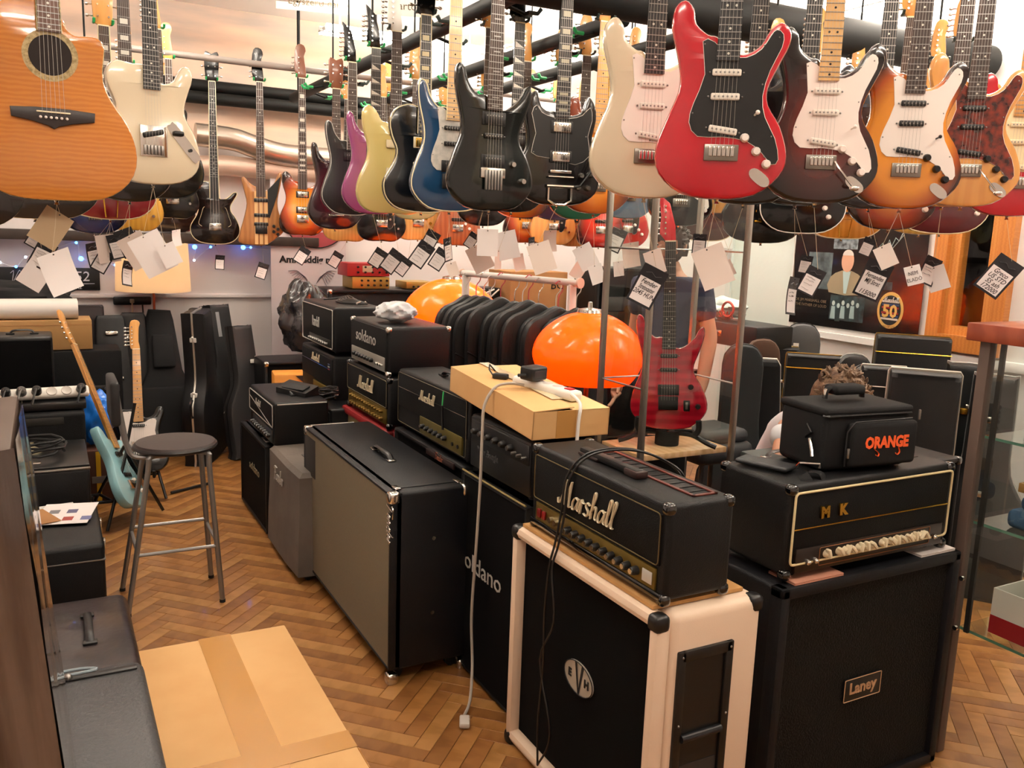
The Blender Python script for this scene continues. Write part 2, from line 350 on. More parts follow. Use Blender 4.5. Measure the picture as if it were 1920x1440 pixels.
for i, (rx, y0, y1) in enumerate(RAILX):
    t = thing('hanging_rail', ('black overhead rail holding the purple, yellow and blue guitars', 'black overhead rail with green-tipped hooks beside the two-horned black guitar', 'black overhead rail with green-tipped hooks above the yellow-necked guitar')[i], 'rail', (rx, y0, 2.6))
    MB().cyl((0, 0, 0), (0, y1-y0, 0), .036, 14).build('pipe', BPIPE, t)
    for e in (.15, y1-y0-.15): MB().cyl((0, e, .03), (0, e, CEIL-2.6), .012, 8).build('hanger_rod', BPIPE, t)
    ny = int((y1-y0)/.36)
    for k in range(ny):
        yy = .2+k*.36; sd = -1 if (k+i) % 2 else 1
        h = MB().tube([(0, yy, -.02), (sd*.10, yy, -.045)], .008, 6).tube([(sd*.10, yy-.035, -.045), (sd*.10, yy+.035, -.045)], .008, 6).build('hook', BPIPE, t)
        for s in (-1, 1):
            MB().tube([(sd*.10, yy+s*.035, -.045), (sd*.14, yy+s*.038, -.045), (sd*.155, yy+s*.04, -.025)], .009, 6).build('rubber_tip', GREEN if i or k > 8 else GRN2, h)
# silver insulated ducts along the back wall
FOIL = mat('duct_foil', 'cfc4b8', .28, .85, bump=(14, .5))
def wpt(x, y, off=.2): return atY(x, y, YB-off)
d1 = [wpt(366, 252), wpt(400, 256), wpt(440, 262), wpt(480, 276), wpt(530, 290), wpt(600, 297), wpt(700, 306)]
tag(MB().tube(smooth_loop([tuple(p) for p in d1], 4, False), .085, 16).build('air_duct', FOIL), 'shiny silver bent air duct on the back wall', 'duct')
d2 = [wpt(340, 312, .14), wpt(420, 310, .14), wpt(500, 318, .14), wpt(620, 330, .14)]
tag(MB().tube([tuple(p) for p in d2], .075, 16).build('air_duct', mat('duct_pale', 'd9bfae', .4, .4)), 'pale straight air duct below the shiny silver duct', 'duct')
# dark shelf beam with stickers
bt = atY(300, 446, YB-.1)
tag(MB().rbox(XL, atY(592, 460, YB-.1).x, YB-.2, YB-.02, bt.z-.035, bt.z+.035, .006).build('wall_beam', mat('dark_oak', '33241c', .6, var=(9, '241811'))), 'dark brown wooden beam on the back wall', 'beam')
def print_panel(name, label, cat, X0, Y0, x0, x1, y0, y1, mt, off=.012, **kw):
    a = atY(x0, y0, YB-off); b = atY(x1, y1, YB-off); t = thing(name, label, cat, (a.x, YB-off, b.z))
    return t, b.x-a.x, a.z-b.z
# sticker poster
t, pw, ph = print_panel('sticker_poster', 'pale poster covered in small round badges above the beam', 'poster', 0, 0, 345, 378, 335, 438, None)
MB().box(0, pw, -.004, 0, 0, ph).build('sheet', mat('poster_pale', 'd8cdc6', .7), t)
for k in range(18):
    cx, cz = pw*(.15+.35*(k % 3)), ph*(.08+.155*(k//3)); c = ('8f2f2c', '2a2b35', '6f6a66')[(k*7) % 3]
    MB().lathe([(.02, 0), (.02, .003)], 10, M=Matrix.Translation((cx, -.004, cz)) @ Matrix.Rotation(pi/2, 4, 'X')).build('badge', mat('badge_'+c, c, .5), t)
# shop sign on the back wall
t, sw, sh = print_panel('shop_sign', 'black shop sign with white outlined script on the back wall', 'sign', 0, 0, -30, 188, 500, 544, None)
MB().rbox(0, sw, -.012, 0, 0, sh, .004).build('board', mat('sign_black', '0b0b0d', .5), t)
script('Vintage', sh*.5, mat('sign_white', 'd7d5d8', .6), t, (sw*.36, -.014, sh*.36), r=.055, slope=.03, name='lettering')
text('52', sh*.62, MATS['sign_white'], t, (sw*.84, -.014, sh*.60), name='lettering', shear=.1)
text('hangszerviz', sh*.26, MATS['sign_white'], t, (sw*.70, -.014, sh*.14), name='lettering', off=.0004)
MB().tube([(sw*.1, -.014, sh*.2), (sw*.06, -.014, sh*.13), (sw*.2, -.014, sh*.2), (sw*.95, -.014, sh*.3)], .004, 5, flat=.5).build('underline', MATS['sign_white'], t)
# blue fairy lights on the beam
t = thing('fairy_lights', 'string of small blue and white fairy lights under the beam', 'lights', (0, YB-.06, 0))
LB = mat('led_blue', (.05, .25, 1), .4, emit=14); LW = mat('led_white', (.6, .7, 1), .4, emit=8)
lp = [(0, 492), (30, 500), (48, 482), (90, 470), (143, 455), (152, 485), (200, 490), (216, 497), (260, 480), (295, 437), (330, 452), (365, 463), (364, 488), (395, 463), (440, 452), (456, 464), (470, 464), (520, 470), (560, 476)]
pts = [tuple(atY(x, y, YB-.06)-V((0, YB-.06, 0))) for x, y in lp]
MB().tube(smooth_loop(pts, 4, False), .003, 5).build('wire', WHT, t)
for i, (x, y) in enumerate(lp):
    big = (x, y) in ((152, 485), (365, 463), (456, 464))
    p = atY(x, y, YB-.075)-V((0, YB-.06, 0)); MB().ball(p, .017 if big else .009, 8).build('bulb', LB if big or i % 3 == 1 else LW, t)
# black socket strip under the trim
t = thing('wall_socket', 'black multi-socket unit fixed on the back wall', 'socket', atY(250, 563, YB-.0))
MB().rbox(-.14, .12, -.06, 0, -.03, .03, .008).build('housing', BLKP, t)
MB().rbox(-.03, .0, -.09, -.06, -.015, .015, .005).build('plug', mat('beige_plug', 'b59c7c', .5), t)
MB().tube([(-.015, -.08, -.01), (-.015, -.07, -.3)], .006, 6).build('cable', mat('beige_cable', 'b59c7c', .5), t)
MB().tube([(.06, -.03, -.03), (.07, -.04, -.3)], .006, 6).build('cable', BLKP, t)
# hanging notice sheets with lettering
def notice(label, x0, x1, y1, d, lines):
    a = atD(x0, y1, d); b = atD(x1, y1, d); yw = -math.atan2(*((a+b)/2).xy)
    t = thing('notice_sheet', label, 'sign', (a+b)/2, yw); w2 = (b-a).length/2
    MB().box(-w2, w2, -.003, .003, 0, CEIL-.02-(a.z+b.z)/2).build('sheet', mat('notice_white', 'f3f0ea', .7), t)
    for k, s in enumerate(lines): text(s, .07, mat('notice_ink', '6b6048', .6), t, (0, -.006, .06+.085*(len(lines)-1-k)), name='lettering', ext=.0004)
notice('white hanging notice with one short line of lettering', 520, 655, 22, 6.2, ['Egyszerű dal'])
notice('white hanging notice with two underlined lines of lettering', 690, 868, 32, 5.6, ['...gi felelősséggel', 'tartoznak'])
# ------------------------------------------------------------------ amplifiers
AISLE = -pi/2      # front faces -X (the aisle); local +x then points at -Y
def corners(t, w, d, h, mt, s=.035, which=None, r=.012):
    for i in (0, 1):
        for j in (0, 1):
            for k in (0, 1):
                if which and (i, j, k) not in which: continue
                x = w/2 if i else -w/2; y = d if j else 0; z = h if k else 0
                MB().rbox(x-(s if i else .003), x+(.003 if i else s), y-(s if j else .003), y+(.003 if j else s), z-(s if k else .003), z+(.003 if k else s), r, 3).build('corner_cap', mt, t)
def strap_handle(t, c, L, mt, axis='x', ends=None, z=.0, h=.022):
    a = V((1, 0, 0)) if axis == 'x' else V((0, 1, 0)); c = V(c)
    p = [c-a*L/2+V((0, 0, .004)), c-a*L*.38+V((0, 0, h)), c+V((0, 0, h*1.15)), c+a*L*.38+V((0, 0, h)), c+a*L/2+V((0, 0, .004))]
    hd = MB().tube(smooth_loop([tuple(q) for q in p], 4, False), .013, 8, flat=.45).build('handle', mt, t)
    for s in (-1, 1):
        q = c+a*s*L/2; MB().rbox(q.x-.022, q.x+.022, q.y-.016, q.y+.016, q.z, q.z+.008, .003).build('handle_end', ends or CHR, hd)
def knob_row(t, n, x0, x1, z, y, mt, r=.011, cap=None, depth=.018, name='knob'):
    for k in range(n):
        x = x0+(x1-x0)*k/max(1, n-1)
        o = MB().lathe([(r, 0), (r*.92, depth*.7), (r*.7, depth)], 10, M=Matrix.Translation((x, y, z)) @ Matrix.Rotation(pi/2, 4, 'X')).build(name, mt, t)
        if cap: MB().lathe([(r*.62, 0), (r*.6, .003)], 8, M=Matrix.Translation((x, y-depth, z)) @ Matrix.Rotation(pi/2, 4, 'X')).build('knob_cap', cap, o)
def cabinet(name, label, loc, rot, w, d, h, shell=BLK, grille=CLOTHB, bar=.022, rec=.014, r=.012, caps=None, casters=False, gz0=None, group=None):
    t = thing(name, label, 'speaker cabinet', loc, rot, group); z0 = .055 if casters else .012
    MB().rbox(-w/2, w/2, rec+.012, d, z0, h, r, 3).build('shell', shell, t)
    mb = MB(); g0 = gz0 if gz0 is not None else z0+bar
    mb.rbox(-w/2, w/2, 0, .05, h-bar, h, r*.7, 2).rbox(-w/2, w/2, 0, .05, z0, g0, r*.7, 2)
    mb.rbox(-w/2, -w/2+bar, 0, .05, z0, h, r*.7, 2).rbox(w/2-bar, w/2, 0, .05, z0, h, r*.7, 2).build('front_frame', shell, t)
    MB().box(-w/2+bar*.8, w/2-bar*.8, rec, rec+.02, g0*.98, h-bar*.8).build('grille', grille, t)
    if caps: corners(t, w, d, h, caps) if z0 < .02 else corners(t, w, d, h, caps, which=[(i, j, 1) for i in (0, 1) for j in (0, 1)])
    for sx in (-1, 1):
        for yy in (.05, d-.05):
            if casters:
                c = MB().cyl((sx*(w/2-.06)-.012, yy, .024), (sx*(w/2-.06)+.012, yy, .024), .024, 12).build('caster', RUB, t)
                MB().box(sx*(w/2-.06)-.018, sx*(w/2-.06)+.018, yy-.015, yy+.015, .04, .058).build('caster_plate', STEEL, c)
            else: MB().lathe([(.016, 0), (.018, .013)], 10, c=(sx*(w/2-.06), yy, 0)).build('foot', RUB, t)
    return t
def head(name, label, loc, rot, w, d, h, shell=BLK, front=BLK2, piping=None, caps=None, hand=True, feet=True, r=.014, fr=(.02, .02, .02, .02), pr=.0028):
    t = thing(name, label, 'amplifier', loc, rot); z0 = .012 if feet else 0
    MB().rbox(-w/2, w/2, .006, d, z0, h, r, 3).build('shell', shell, t)
    MB().rbox(-w/2+fr[0], w/2-fr[1], 0, .02, z0+fr[2], h-fr[3], .004).build('front_panel', front, t)
    if piping: rect_ring(MB(), -w/2+fr[0], w/2-fr[1], z0+fr[2], h-fr[3], -.001, pr).build('piping', piping, t)
    if caps: corners(t, w, d, h, caps, .03)
    if hand: strap_handle(t, (0, d/2, h), .24, BLKP, ends=BLKP)
    if feet:
        for sx in (-1, 1):
            for yy in (.04, d-.04): MB().lathe([(.014, 0), (.016, .014)], 10, c=(sx*(w/2-.06), yy, 0)).build('foot', RUB, t)
    return t
SIL = mat('silver_piping', 'bdb9b2', .4, .4)
IVORY = mat('ivory_script', 'd9ccae', .45)
# --- cream cabinet with black grille, head with script logo on it
CREAM = mat('cream_vinyl', 'e6cdb4', .42, bump=(500, .12))
t = cabinet('cream_speaker_cabinet', 'cream vinyl speaker cabinet with black grille and oval badge', (1.27, 1.932, 0), AISLE, .755, .35, .75, CREAM, CLOTHB, bar=.038, rec=.036, r=.026)
corners(t, .755, .35, .75, BLKP, .045, r=.016)
MB().lathe([(.052, 0), (.052, .004)], 28, M=Matrix.Translation((.0, .036, .40)) @ Matrix.Rotation(pi/2, 4, 'X') @ Matrix.Diagonal((1.45, .95, 1, 1))).build('badge', mat('badge_silver', 'b9b4a8', .35, .3), t)
MB().tube([(.075*cos(2*pi*k/28), .0305, .40+.0485*sin(2*pi*k/28)) for k in range(28)], .0016, 4, closed=True).build('badge_rim', INK, t)
text('E', .034, INK, t, (-.044, .0305, .40), name='lettering', off=.001); text('H', .034, INK, t, (.044, .0305, .40), name='lettering', off=.001)
MB().add([(-.02, .031, .446), (-.008, .031, .446), (.004, .031, .372), (.016, .031, .446), (.028, .031, .446), (.008, .031, .352), (0, .031, .352)], [(0, 6, 2, 1), (6, 5, 2), (2, 5, 4, 3)]).build('lettering', INK, t, smooth=False)
hp = MB().rbox(.372, .382, .075, .245, .255, .265, .003).rbox(.372, .386, .07, .095, .255, .65, .004).rbox(.372, .386, .225, .25, .255, .65, .004).rbox(.372, .386, .08, .245, .62, .65, .004).rbox(.372, .386, .08, .245, .25, .29, .004).box(.372, .3785, .09, .235, .27, .63).build('side_handle', BLKP, t)
MB().cyl((.384, .095, .41), (.384, .225, .41), .011, 10).build('grip', mat('black_grip', '1c1c1e', .3), hp)
MB().box(.3785, .380, .10, .22, .295, .33).build('cup_lip', mat('grey_lip', '2a2726', .5), hp)
for yy in (.082, .238):
    for zz in (.27, .45, .635): MB().ball((.3865, yy, zz), .0035, 6).build('screw', STEEL, hp)
tag(MB().box(1.29, 1.585, 1.60, 2.27, .752, .762).build('cork_board', mat('cork', 'b98a52', .8, bump=(200, .3))), 'thin brown board between cream cabinet and amplifier head', 'board')
t = head('guitar_amplifier', 'black amplifier head with large cursive ivory logo on cream cabinet', (1.302, 1.916, .763), AISLE, .67, .215, .262, BLK, BLK2, None, BLKG, False, fr=(.025, .025, .085, .03))
rect_ring(MB(), -.31, .31, .1, .235, -.002, .0016).build('piping', mat('gold_piping', '6b5c38', .4, .4), t)
script('Marshall', .08, IVORY, t, (-.02, -.006, .128), r=.058, slope=.02)
MB().rbox(-.30, .30, .0, .01, .03, .088, .003).build('control_panel', GOLDP, t)
knob_row(t, 10, -.10, .225, .058, 0, BLKP, .0125, CHR, .02)
for k in range(2): MB().rbox(-.28+k*.028, -.262+k*.028, -.008, .0, .045, .072, .003).build('switch', mat('red_switch', '7a1512', .3), t)
for k in range(2): MB().cyl((-.20+k*.03, 0, .058), (-.20+k*.03, -.012, .058), .009, 10).build('jack', CHR, t)
MB().rbox(.25, .29, -.003, .0, .042, .075, .002).build('name_plate', SILK, t)
g = MB().rbox(-.16, .30, .105, .115, .262, .266, .001).rbox(-.16, .30, .175, .185, .262, .266, .001).rbox(-.16, -.15, .105, .185, .262, .266, .001).rbox(.29, .30, .105, .185, .262, .266, .001).build('vent_frame', mat('vent_brown', '5a2218', .35), t)
for k in range(11): MB().box(-.14+k*.04, -.135+k*.04, .115, .175, .2622, .264).build('vent_slat', BLKP, g)
hd = MB().rbox(-.17, .11, .065, .095, .264, .285, .006, 2).build('handle', BLKP, t); MB().rbox(-.17, -.07, .06, .10, .262, .272, .004).build('handle_end', mat('vent_brown2', '2a1512', .4), hd); MB().rbox(.06, .12, .06, .10, .262, .282, .004).build('handle_end', mat('vent_brown2', '2a1512', .4), hd)
MB().rbox(-.325, .325, -.004, .004, .012, .032, .003).build('front_strip', BLKG, t)
# cable over that head
def cable(name, label, pts, r, mt, parent=None, k=6):
    mb = MB().tube(smooth_loop([tuple(p) for p in pts], k, False), r, 7)
    o = mb.build(name, mt, parent)
    return tag(o, label, 'cable') if parent is None else o
t = thing('instrument_cable', 'thin black cable draped over the amplifier head with large ivory script', 'cable')
for q in (0, .018):
    MB().tube(smooth_loop([(1.50, 1.80-q, .90), (1.545, 1.83-q, 1.0), (1.50, 1.87-q, 1.052), (1.42, 1.93-q, 1.075), (1.34, 2.0-q, 1.05), (1.292, 2.03-q, .98), (1.285, 2.04-q, .87), (1.272, 2.045-q, .775), (1.258, 2.05-q, .70), (1.256, 2.06-q*3, .55), (1.256, 2.055+q, .4), (1.256, 2.07-q*4, .2), (1.255, 2.06, .06)], 5, False), .0035, 6).build('strand', BLKP, t)
# --- patterned black cabinet with framed badge
PAT = mat('basket_grille', '090807', .7, bump=(160, 1.0), var=(160, '16140f'), spec=.2)
t = cabinet('black_speaker_cabinet', 'black speaker cabinet with basket-weave grille and rectangular badge', (2.10, 1.585, 0), 0, .765, .34, .735, mat('black_vinyl_blue', '0b0c11', .5, bump=(400, .35), spec=.3), PAT, bar=.035, rec=.02, r=.012)
MB().rbox(-.078, .078, .012, .02, .325, .395, .002).build('badge', BLKP, t)
rect_ring(MB(), -.078, .078, .325, .395, .011, .0016, 4, .003).build('badge_rim', mat('badge_copper', 'c79f7c', .4, .3), t)
text('Laney', .05, MATS['badge_copper'], t, (0, .011, .362), name='lettering', off=.0012)
# papers under the upper head
for nm, x0, x1, y0, c in (('flyer', 1.77, 1.96, 1.593, 'c98f78'), ('flyer', 2.30, 2.46, 1.596, 'd8d0cb')):
    tag(MB().box(x0, x1, y0, y0+.10, .7365, .740).box(x0, x1, y0, y0+.10, .7415, .744).build(nm, mat('flyer_'+c, c, .5)), ('orange printed flyer' if c[0] == 'c' else 'white crumpled flyer')+' lying under the amplifier with cream knobs', 'paper')
# --- head with cream chicken-head knobs
CP = mat('cream_piping', 'd8c79a', .5)
t = head('guitar_amplifier', 'black amplifier head with cream pointer knobs and gold letters', (2.09, 1.612, .745), 0, .69, .285, .27, BLK, BLK2, None, BLKG, False, fr=(.02, .02, .06, .02))
rect_ring(MB(), -.33, .33, .045, .25, -.003, .0035).build('piping', CP, t)
MB().tube([(-.325, -.002, .145), (.325, -.002, .145)], .0022, 5).build('trim_line', GOLD, t)
MB().rbox(-.31, .31, -.004, .012, .018, .088, .003).build('control_panel', mat('brown_panel', '1d120c', .3), t)
rect_ring(MB(), -.22, .25, .03, .082, -.005, .001, 4, .004).build('panel_line', mat('copper_line', '9a6238', .4, .5), t)
kx = [-.195, -.145, -.12, -.095, -.065, -.038, -.01, .035, .072, .092, .12, .148, .172, .197, .222]
for i, x in enumerate(kx):
    a = random.uniform(-.9, .9); M = Matrix.Translation((x, -.004, .062)) @ Matrix.Rotation(a, 4, 'Y')
    MB().lathe([(.0115, 0), (.011, .008), (.008, .016)], 10, M=M @ Matrix.Rotation(pi/2, 4, 'X')).rbox(-.005, .005, -.022, -.004, -.010, .018, .004, 2, M=M).build('pointer_knob', CRMP, t)
for x in (-.27, -.24, .265): MB().cyl((x, 0, .05), (x, -.015, .05), .008, 8).ball((x, -.016, .05), .006, 6).build('switch', CHR, t)
for x, s in ((-.215, 'M'), (-.145, 'K')): text(s, .042, GOLD, t, (x, -.006, .185), name='lettering', ext=.003, off=.003, shear=-.05)
MB().box(-.18, .30, .10, .24, .27, .2715).build('vent', BLKP, t)
# cabinet behind it
t = cabinet('black_speaker_cabinet', 'black vinyl cabinet behind the amplifier with cream knobs', (2.63, 1.95, 0), 0, .70, .23, .90, BLK, CLOTHB, r=.015, caps=None)
corners(t, .70, .23, .90, BLKG, .03, which=[(0, 0, 1), (1, 0, 1), (1, 1, 1)])
# --- zip bag with orange lettering
BAG = mat('black_nylon', '0b0b0d', .7, bump=(900, .6), spec=.3)
t = thing('amplifier_bag', 'black nylon zip bag with orange lettering and carry handle', 'bag', (2.088, 1.765, 1.0175), R(-7))
MB().rbox(-.148, .175, -.10, .10, 0, .174, .022, 3).build('body', BAG, t)
MB().rbox(-.151, .178, -.103, .103, .162, .186, .011, 3).build('lid', BAG, t)
MB().tube([(-.15, -.09, .164), (-.138, -.1035, .164), (.165, -.1035, .164), (.177, -.09, .164), (.177, .09, .164)], .004, 6).build('zip', BLKP, t)
p = MB().rbox(-.075, .178, -.128, -.098, .015, .145, .018, 3).build('front_pocket', BAG, t)
text('ORANGE', .046, mat('orange_print', 'f0602a', .5), p, (.058, -.1295, .085), rot=(pi/2, 0, 0), sx=.85, off=.0022, ext=.0006)
MB().tube(smooth_loop([(.015, -.1297, .066), (.03, -.1297, .055), (.028, -.1297, .046), (.02, -.1297, .05)], 4, False), .0035, 5, flat=.3).build('lettering_tail', MATS['orange_print'], p); MB().tube(smooth_loop([(.103, -.1297, .068), (.108, -.1297, .055), (.1, -.1297, .047), (.094, -.1297, .052)], 4, False), .0035, 5, flat=.3).build('lettering_tail', MATS['orange_print'], p)
MB().tube([(-.083, -.12, .02), (-.083, -.12, .12), (-.06, -.124, .148), (.15, -.124, .152)], .0025, 5).build('pocket_zip', mat('dark_zip', '2a2a2c', .4, .5), p)
for x, z in ((-.082, .075), (.17, .178)): MB().rbox(x-.004, x+.004, -.132, -.126, z-.03, z, .002).build('zip_puller', STEEL, t)
hd = MB().tube(smooth_loop([(-.07, 0, .195), (-.06, 0, .225), (0, -.005, .232), (.06, 0, .225), (.07, 0, .195)], 5, False), .012, 8, flat=.4).build('handle', BAG, t)
MB().rbox(-.055, .06, -.03, .03, .207, .236, .012, 3).build('grip_wrap', BAG, hd); MB().rbox(-.075, -.062, -.006, .006, .195, .225, .004).build('buckle', CHR, hd)
MB().tube([(-.15, -.03, .13), (-.153, -.055, .11), (-.153, -.03, .09)], .004, 6).build('strap_ring', BLKP, t)
MB().tube([(-.155, -.05, .09), (-.165, -.075, .06), (-.17, -.085, .045)], .0045, 6).build('clip', CHR, t)
MB().tube([(-.225, -.09, .022), (-.225, -.10, .035), (-.175, -.125, .035), (-.175, -.125, .022)], .0035, 6).build('buckle', CHR, t)
st = smooth_loop([(-.20, -.115, .012), (-.185, -.135, .014), (-.178, -.148, .0), (-.176, -.153, -.05), (-.19, -.155, -.10), (-.205, -.156, -.07), (-.235, -.155, -.01), (-.245, -.14, .013)], 5, False)
MB().tube(st, .017, 6, flat=.12).build('shoulder_strap', BAG, t)
MB().rbox(-.115, .045, -.038, .038, 0, .014, .007, 3, M=Matrix.Translation((-.25, -.035, .004)) @ Matrix.Rotation(R(-62), 4, 'Z')).build('shoulder_pad', mat('padded_leatherette', '2b2d30', .4, bump=(300, .3)), t)
# --- cabinet lying on its side, silver-brown grille cloth
SILVC = bands('silver_brown_cloth', '4c4434', '8a7f68', 70, 'Z', .7, 0, 0, (1, 1, 1), (.3, .7))
t = cabinet('large_speaker_cabinet', 'large black cabinet on its side with silver-brown grille cloth', (1.04, 3.375, 0), AISLE, 1.17, .325, .735, mat('blue_black_vinyl', '0b0d12', .42, bump=(450, .35), spec=.35), SILVC, bar=.014, rec=.004, r=.012, casters=True)
corners(t, 1.17, .325, .735, CHR, .042, which=[(1, 0, 1), (0, 0, 1), (1, 0, 0), (1, 1, 1), (1, 1, 0)])
strap_handle(t, (.06, .16, .735), .20, BLKP)
MB().tube([(.525, .03, .737), (.525, .30, .737)], .006, 6, flat=.4).build('slide_strap', BLKP, t)
for y in (.045, .29): MB().rbox(.50, .55, y-.012, y+.012, .735, .742, .003).build('strap_plate', CHR, t)
MB().tube([(-.57, .03, .737), (-.57, .24, .737)], .008, 6, flat=.4).build('slide_strap', CHR, t)
MB().rbox(-.57, -.40, .0015, .006, .52, .70, .006).build('dark_patch', mat('dark_cloth', '2a2420', .9), t)
script('Fender', .06, CHR, t, (.555, .0005, .62), rot=(0, R(90), 0), r=.05, shear=.1)
for z in (.55, .26): MB().lathe([(.008, 0), (.008, .004)], 8, M=Matrix.Translation((.585, .17, z)) @ Matrix.Rotation(pi/2, 4, 'Y')).build('screw', CHR, t)
# --- cabinet in a grey cloth cover
COV = mat('grey_cover', '6a6058', .85, bump=(40, .3), var=(5, '5c544d'))
t = thing('covered_cabinet', 'speaker cabinet under a faded grey cloth cover', 'speaker cabinet', (.985, 4.13, 0), AISLE)
mb = MB(); W2, D2, H2 = .30, .30, .535
rows = []
for z, gr in ((.035, .012), (.2, .008), (.38, .0), (H2-.02, 0), (H2, -.02)):
    pr = [(-W2-gr, .0-gr), (W2*.3, -.006-gr), (W2+gr, 0-gr), (W2+gr+.004, D2/2), (W2+gr, D2+gr), (0, D2+gr+.004), (-W2-gr, D2+gr), (-W2-gr-.004, D2/2)]
    rows.append([(x, y, z+random.uniform(-.006, .006)*(z < .1)) for x, y in pr])
n = 8; vs = [v for r_ in rows for v in r_]; fs = [(i*n+k, i*n+(k+1) % n, (i+1)*n+(k+1) % n, (i+1)*n+k) for i in range(4) for k in range(n)] + [tuple(4*n+k for k in range(n))]
mb.add(vs, fs).build('cover', COV, t)
MB().box(-W2+.01, W2-.01, .01, D2-.01, .035, .50).build('cabinet_body', BLK, t)
for sx in (-1, 1):
    for y in (.05, .25): MB().cyl((sx*.25-.012, y, .018), (sx*.25+.012, y, .018), .018, 10).build('caster', RUB, t)
script('Fender', .07, mat('faded_white', 'aaa69f', .7), t, (-.06, -.012, .40), r=.05, shear=.15)
MB().rbox(-.05, .16, .10, .17, H2-.004, H2+.003, .003).build('handle_flap', mat('grey_flap', '4a443f', .8), t)
# --- small cabinet with thin lettering and the piped head on it
t = cabinet('small_speaker_cabinet', 'low black speaker cabinet with thin pale lettering beside the grey cover', (.985, 4.87, 0), AISLE, .68, .30, .50, BLK, CLOTHB, bar=.02, rec=.006)
text('soldano', .07, mat('dim_gold_print', '8a8168', .5), t, (.03, .004, .30), name='logo', sx=1.2)
MB().rbox(.15, .26, .02, .14, .50, .512, .004).build('metal_plate', STEEL, t)
t = head('guitar_amplifier', 'black amplifier head with silver piping and a pedal on top', (1.0, 4.70, .515), AISLE, .60, .29, .245, BLK, BLK2, SIL, None, True, fr=(.018, .018, .10, .018))
MB().tube([(-.28, -.002, .19), (.28, -.002, .11)], .0018, 4).build('trim_line', SIL, t)
MB().rbox(-.20, .26, -.002, .01, .025, .095, .003).build('control_panel', mat('grey_panel', '3a3835', .4, .3), t)
knob_row(t, 9, -.16, .22, .06, -.002, BLKP, .012, STEEL)
script('Marshall', .035, SILK, t, (-.06, -.003, .165), r=.06, name='logo')
MB().tube(smooth_loop([(.3, .02, .235), (.3, .28, .235)], 2, False), .004, 5).build('edge_piping', SIL, t)
t = thing('foot_pedal', 'black wedge foot pedal resting on the silver-piped amplifier', 'pedal', (1.18, 4.62, .761), R(-60))
MB().add([(-.11, -.05, 0), (.11, -.05, 0), (.11, .05, 0), (-.11, .05, 0), (-.11, -.05, .03), (.11, -.05, .02), (.11, .05, .05), (-.11, .05, .06)], [(3, 2, 1, 0), (4, 5, 6, 7), (0, 1, 5, 4), (1, 2, 6, 5), (2, 3, 7, 6), (3, 0, 4, 7)]).build('body', BLKP, t)
MB().rbox(-.08, .08, -.03, .03, .036, .045, .004, M=Matrix.Rotation(R(16), 4, 'X')).build('treadle', RUB, t)
coil = []
for k in range(90): a = k*.75; coil.append((1.33+(.07+.012*sin(k*1.3))*cos(a), 4.62+(.05+.01*cos(k*.9))*sin(a), .70+.03+.0006*k+.008*sin(k*2.1)))
t = head('black_amplifier', 'plain black box carrying a coil of cable by the silver-piped amplifier', (1.235, 4.80, 0), AISLE, .26, .24, .70, BLK, BLK2, None, None, False)
t.location = (1.305, 4.56, 0)
tag(MB().tube(coil, .005, 6).build('cable_coil', BLKP), 'tangled coil of black cable on a plain black box', 'cable')
# --- red cabinet with head + head stack
RED = mat('red_vinyl', '8e1f22', .45, bump=(350, .3))
t = cabinet('red_speaker_cabinet', 'red vinyl speaker cabinet under the two-row gold panel amplifier', (1.385, 4.14, 0), AISLE, .70, .35, .715, RED, weave('straw_cloth', '9b8a5c', '83744c', 160), bar=.04, rec=.02, r=.02)
t = head('guitar_amplifier', 'black amplifier head with two rows of gold knobs and script logo', (1.40, 4.12, .718), AISLE, .64, .22, .25, BLK, BLK2, None, BLKG, False, fr=(.02, .02, .085, .02))
rect_ring(MB(), -.30, .30, .105, .235, -.002, .0014).build('piping', mat('dim_piping', '6f6750', .5), t)
script('Marshall', .066, IVORY, t, (0, -.006, .14), r=.06, slope=.02)
MB().rbox(-.29, .29, 0, .01, .02, .10, .003).build('control_panel', GOLDP, t)
BRD = mat('dull_brass', '7a5e26', .45, .7); knob_row(t, 13, -.22, .24, .078, 0, BRD, .0085); knob_row(t, 13, -.22, .24, .042, 0, BRD, .0085)
t = head('guitar_amplifier', 'black amplifier head with chrome corners and silver control panel', (1.40, 4.10, .97), AISLE, .56, .33, .235, BLK, BLK2, None, None, False, fr=(.012, .012, .012, .012))
corners(t, .56, .33, .235, CHR, .028, which=[(1, 0, 1), (1, 1, 1), (1, 0, 0), (1, 1, 0), (0, 0, 1)])
MB().rbox(-.25, .25, -.003, .01, .02, .09, .003).build('control_panel', mat('silver_panel', 'a9a79f', .35, .6), t)
knob_row(t, 7, -.18, .08, .055, -.003, BLKP, .011); text('soldano', .085, SILK, t, (-.03, -.001, .155), name='logo', sx=1.15)
for x in (.15, .19, .22): MB().cyl((x, 0, .05), (x, -.014, .05), .006, 8).build('switch', CHR, t)
def crumple(name, label, c, r, mt, cat='bag', seed=1, n=22, squash=.0):
    rnd = random.Random(seed); mb = MB(); b = MB().ball((0, 0, 0), 1, 24)
    prof = [(max(1e-7, sin(pi*i/26)), -cos(pi*i/26)) for i in range(27)]; b = MB().lathe(prof, 48)
    ks = [(V((rnd.uniform(-1, 1), rnd.uniform(-1, 1), rnd.uniform(-1, 1))).normalized(), rnd.uniform(5, 19), rnd.uniform(0, 6)) for _ in range(14)]
    vs = []
    for v in b.v:
        v = V(v); s = 1+sum(.30/k[1]*(1-2*abs(sin(.5*(k[1]*v.dot(k[0])+k[2])))) for k in ks); vs.append((v.x*r[0]*s, v.y*r[1]*s, max(0, r[2]+v.z*r[2]*s)))
    return tag(mb.add(vs, b.f).build(name, mt, loc=c), label, cat)
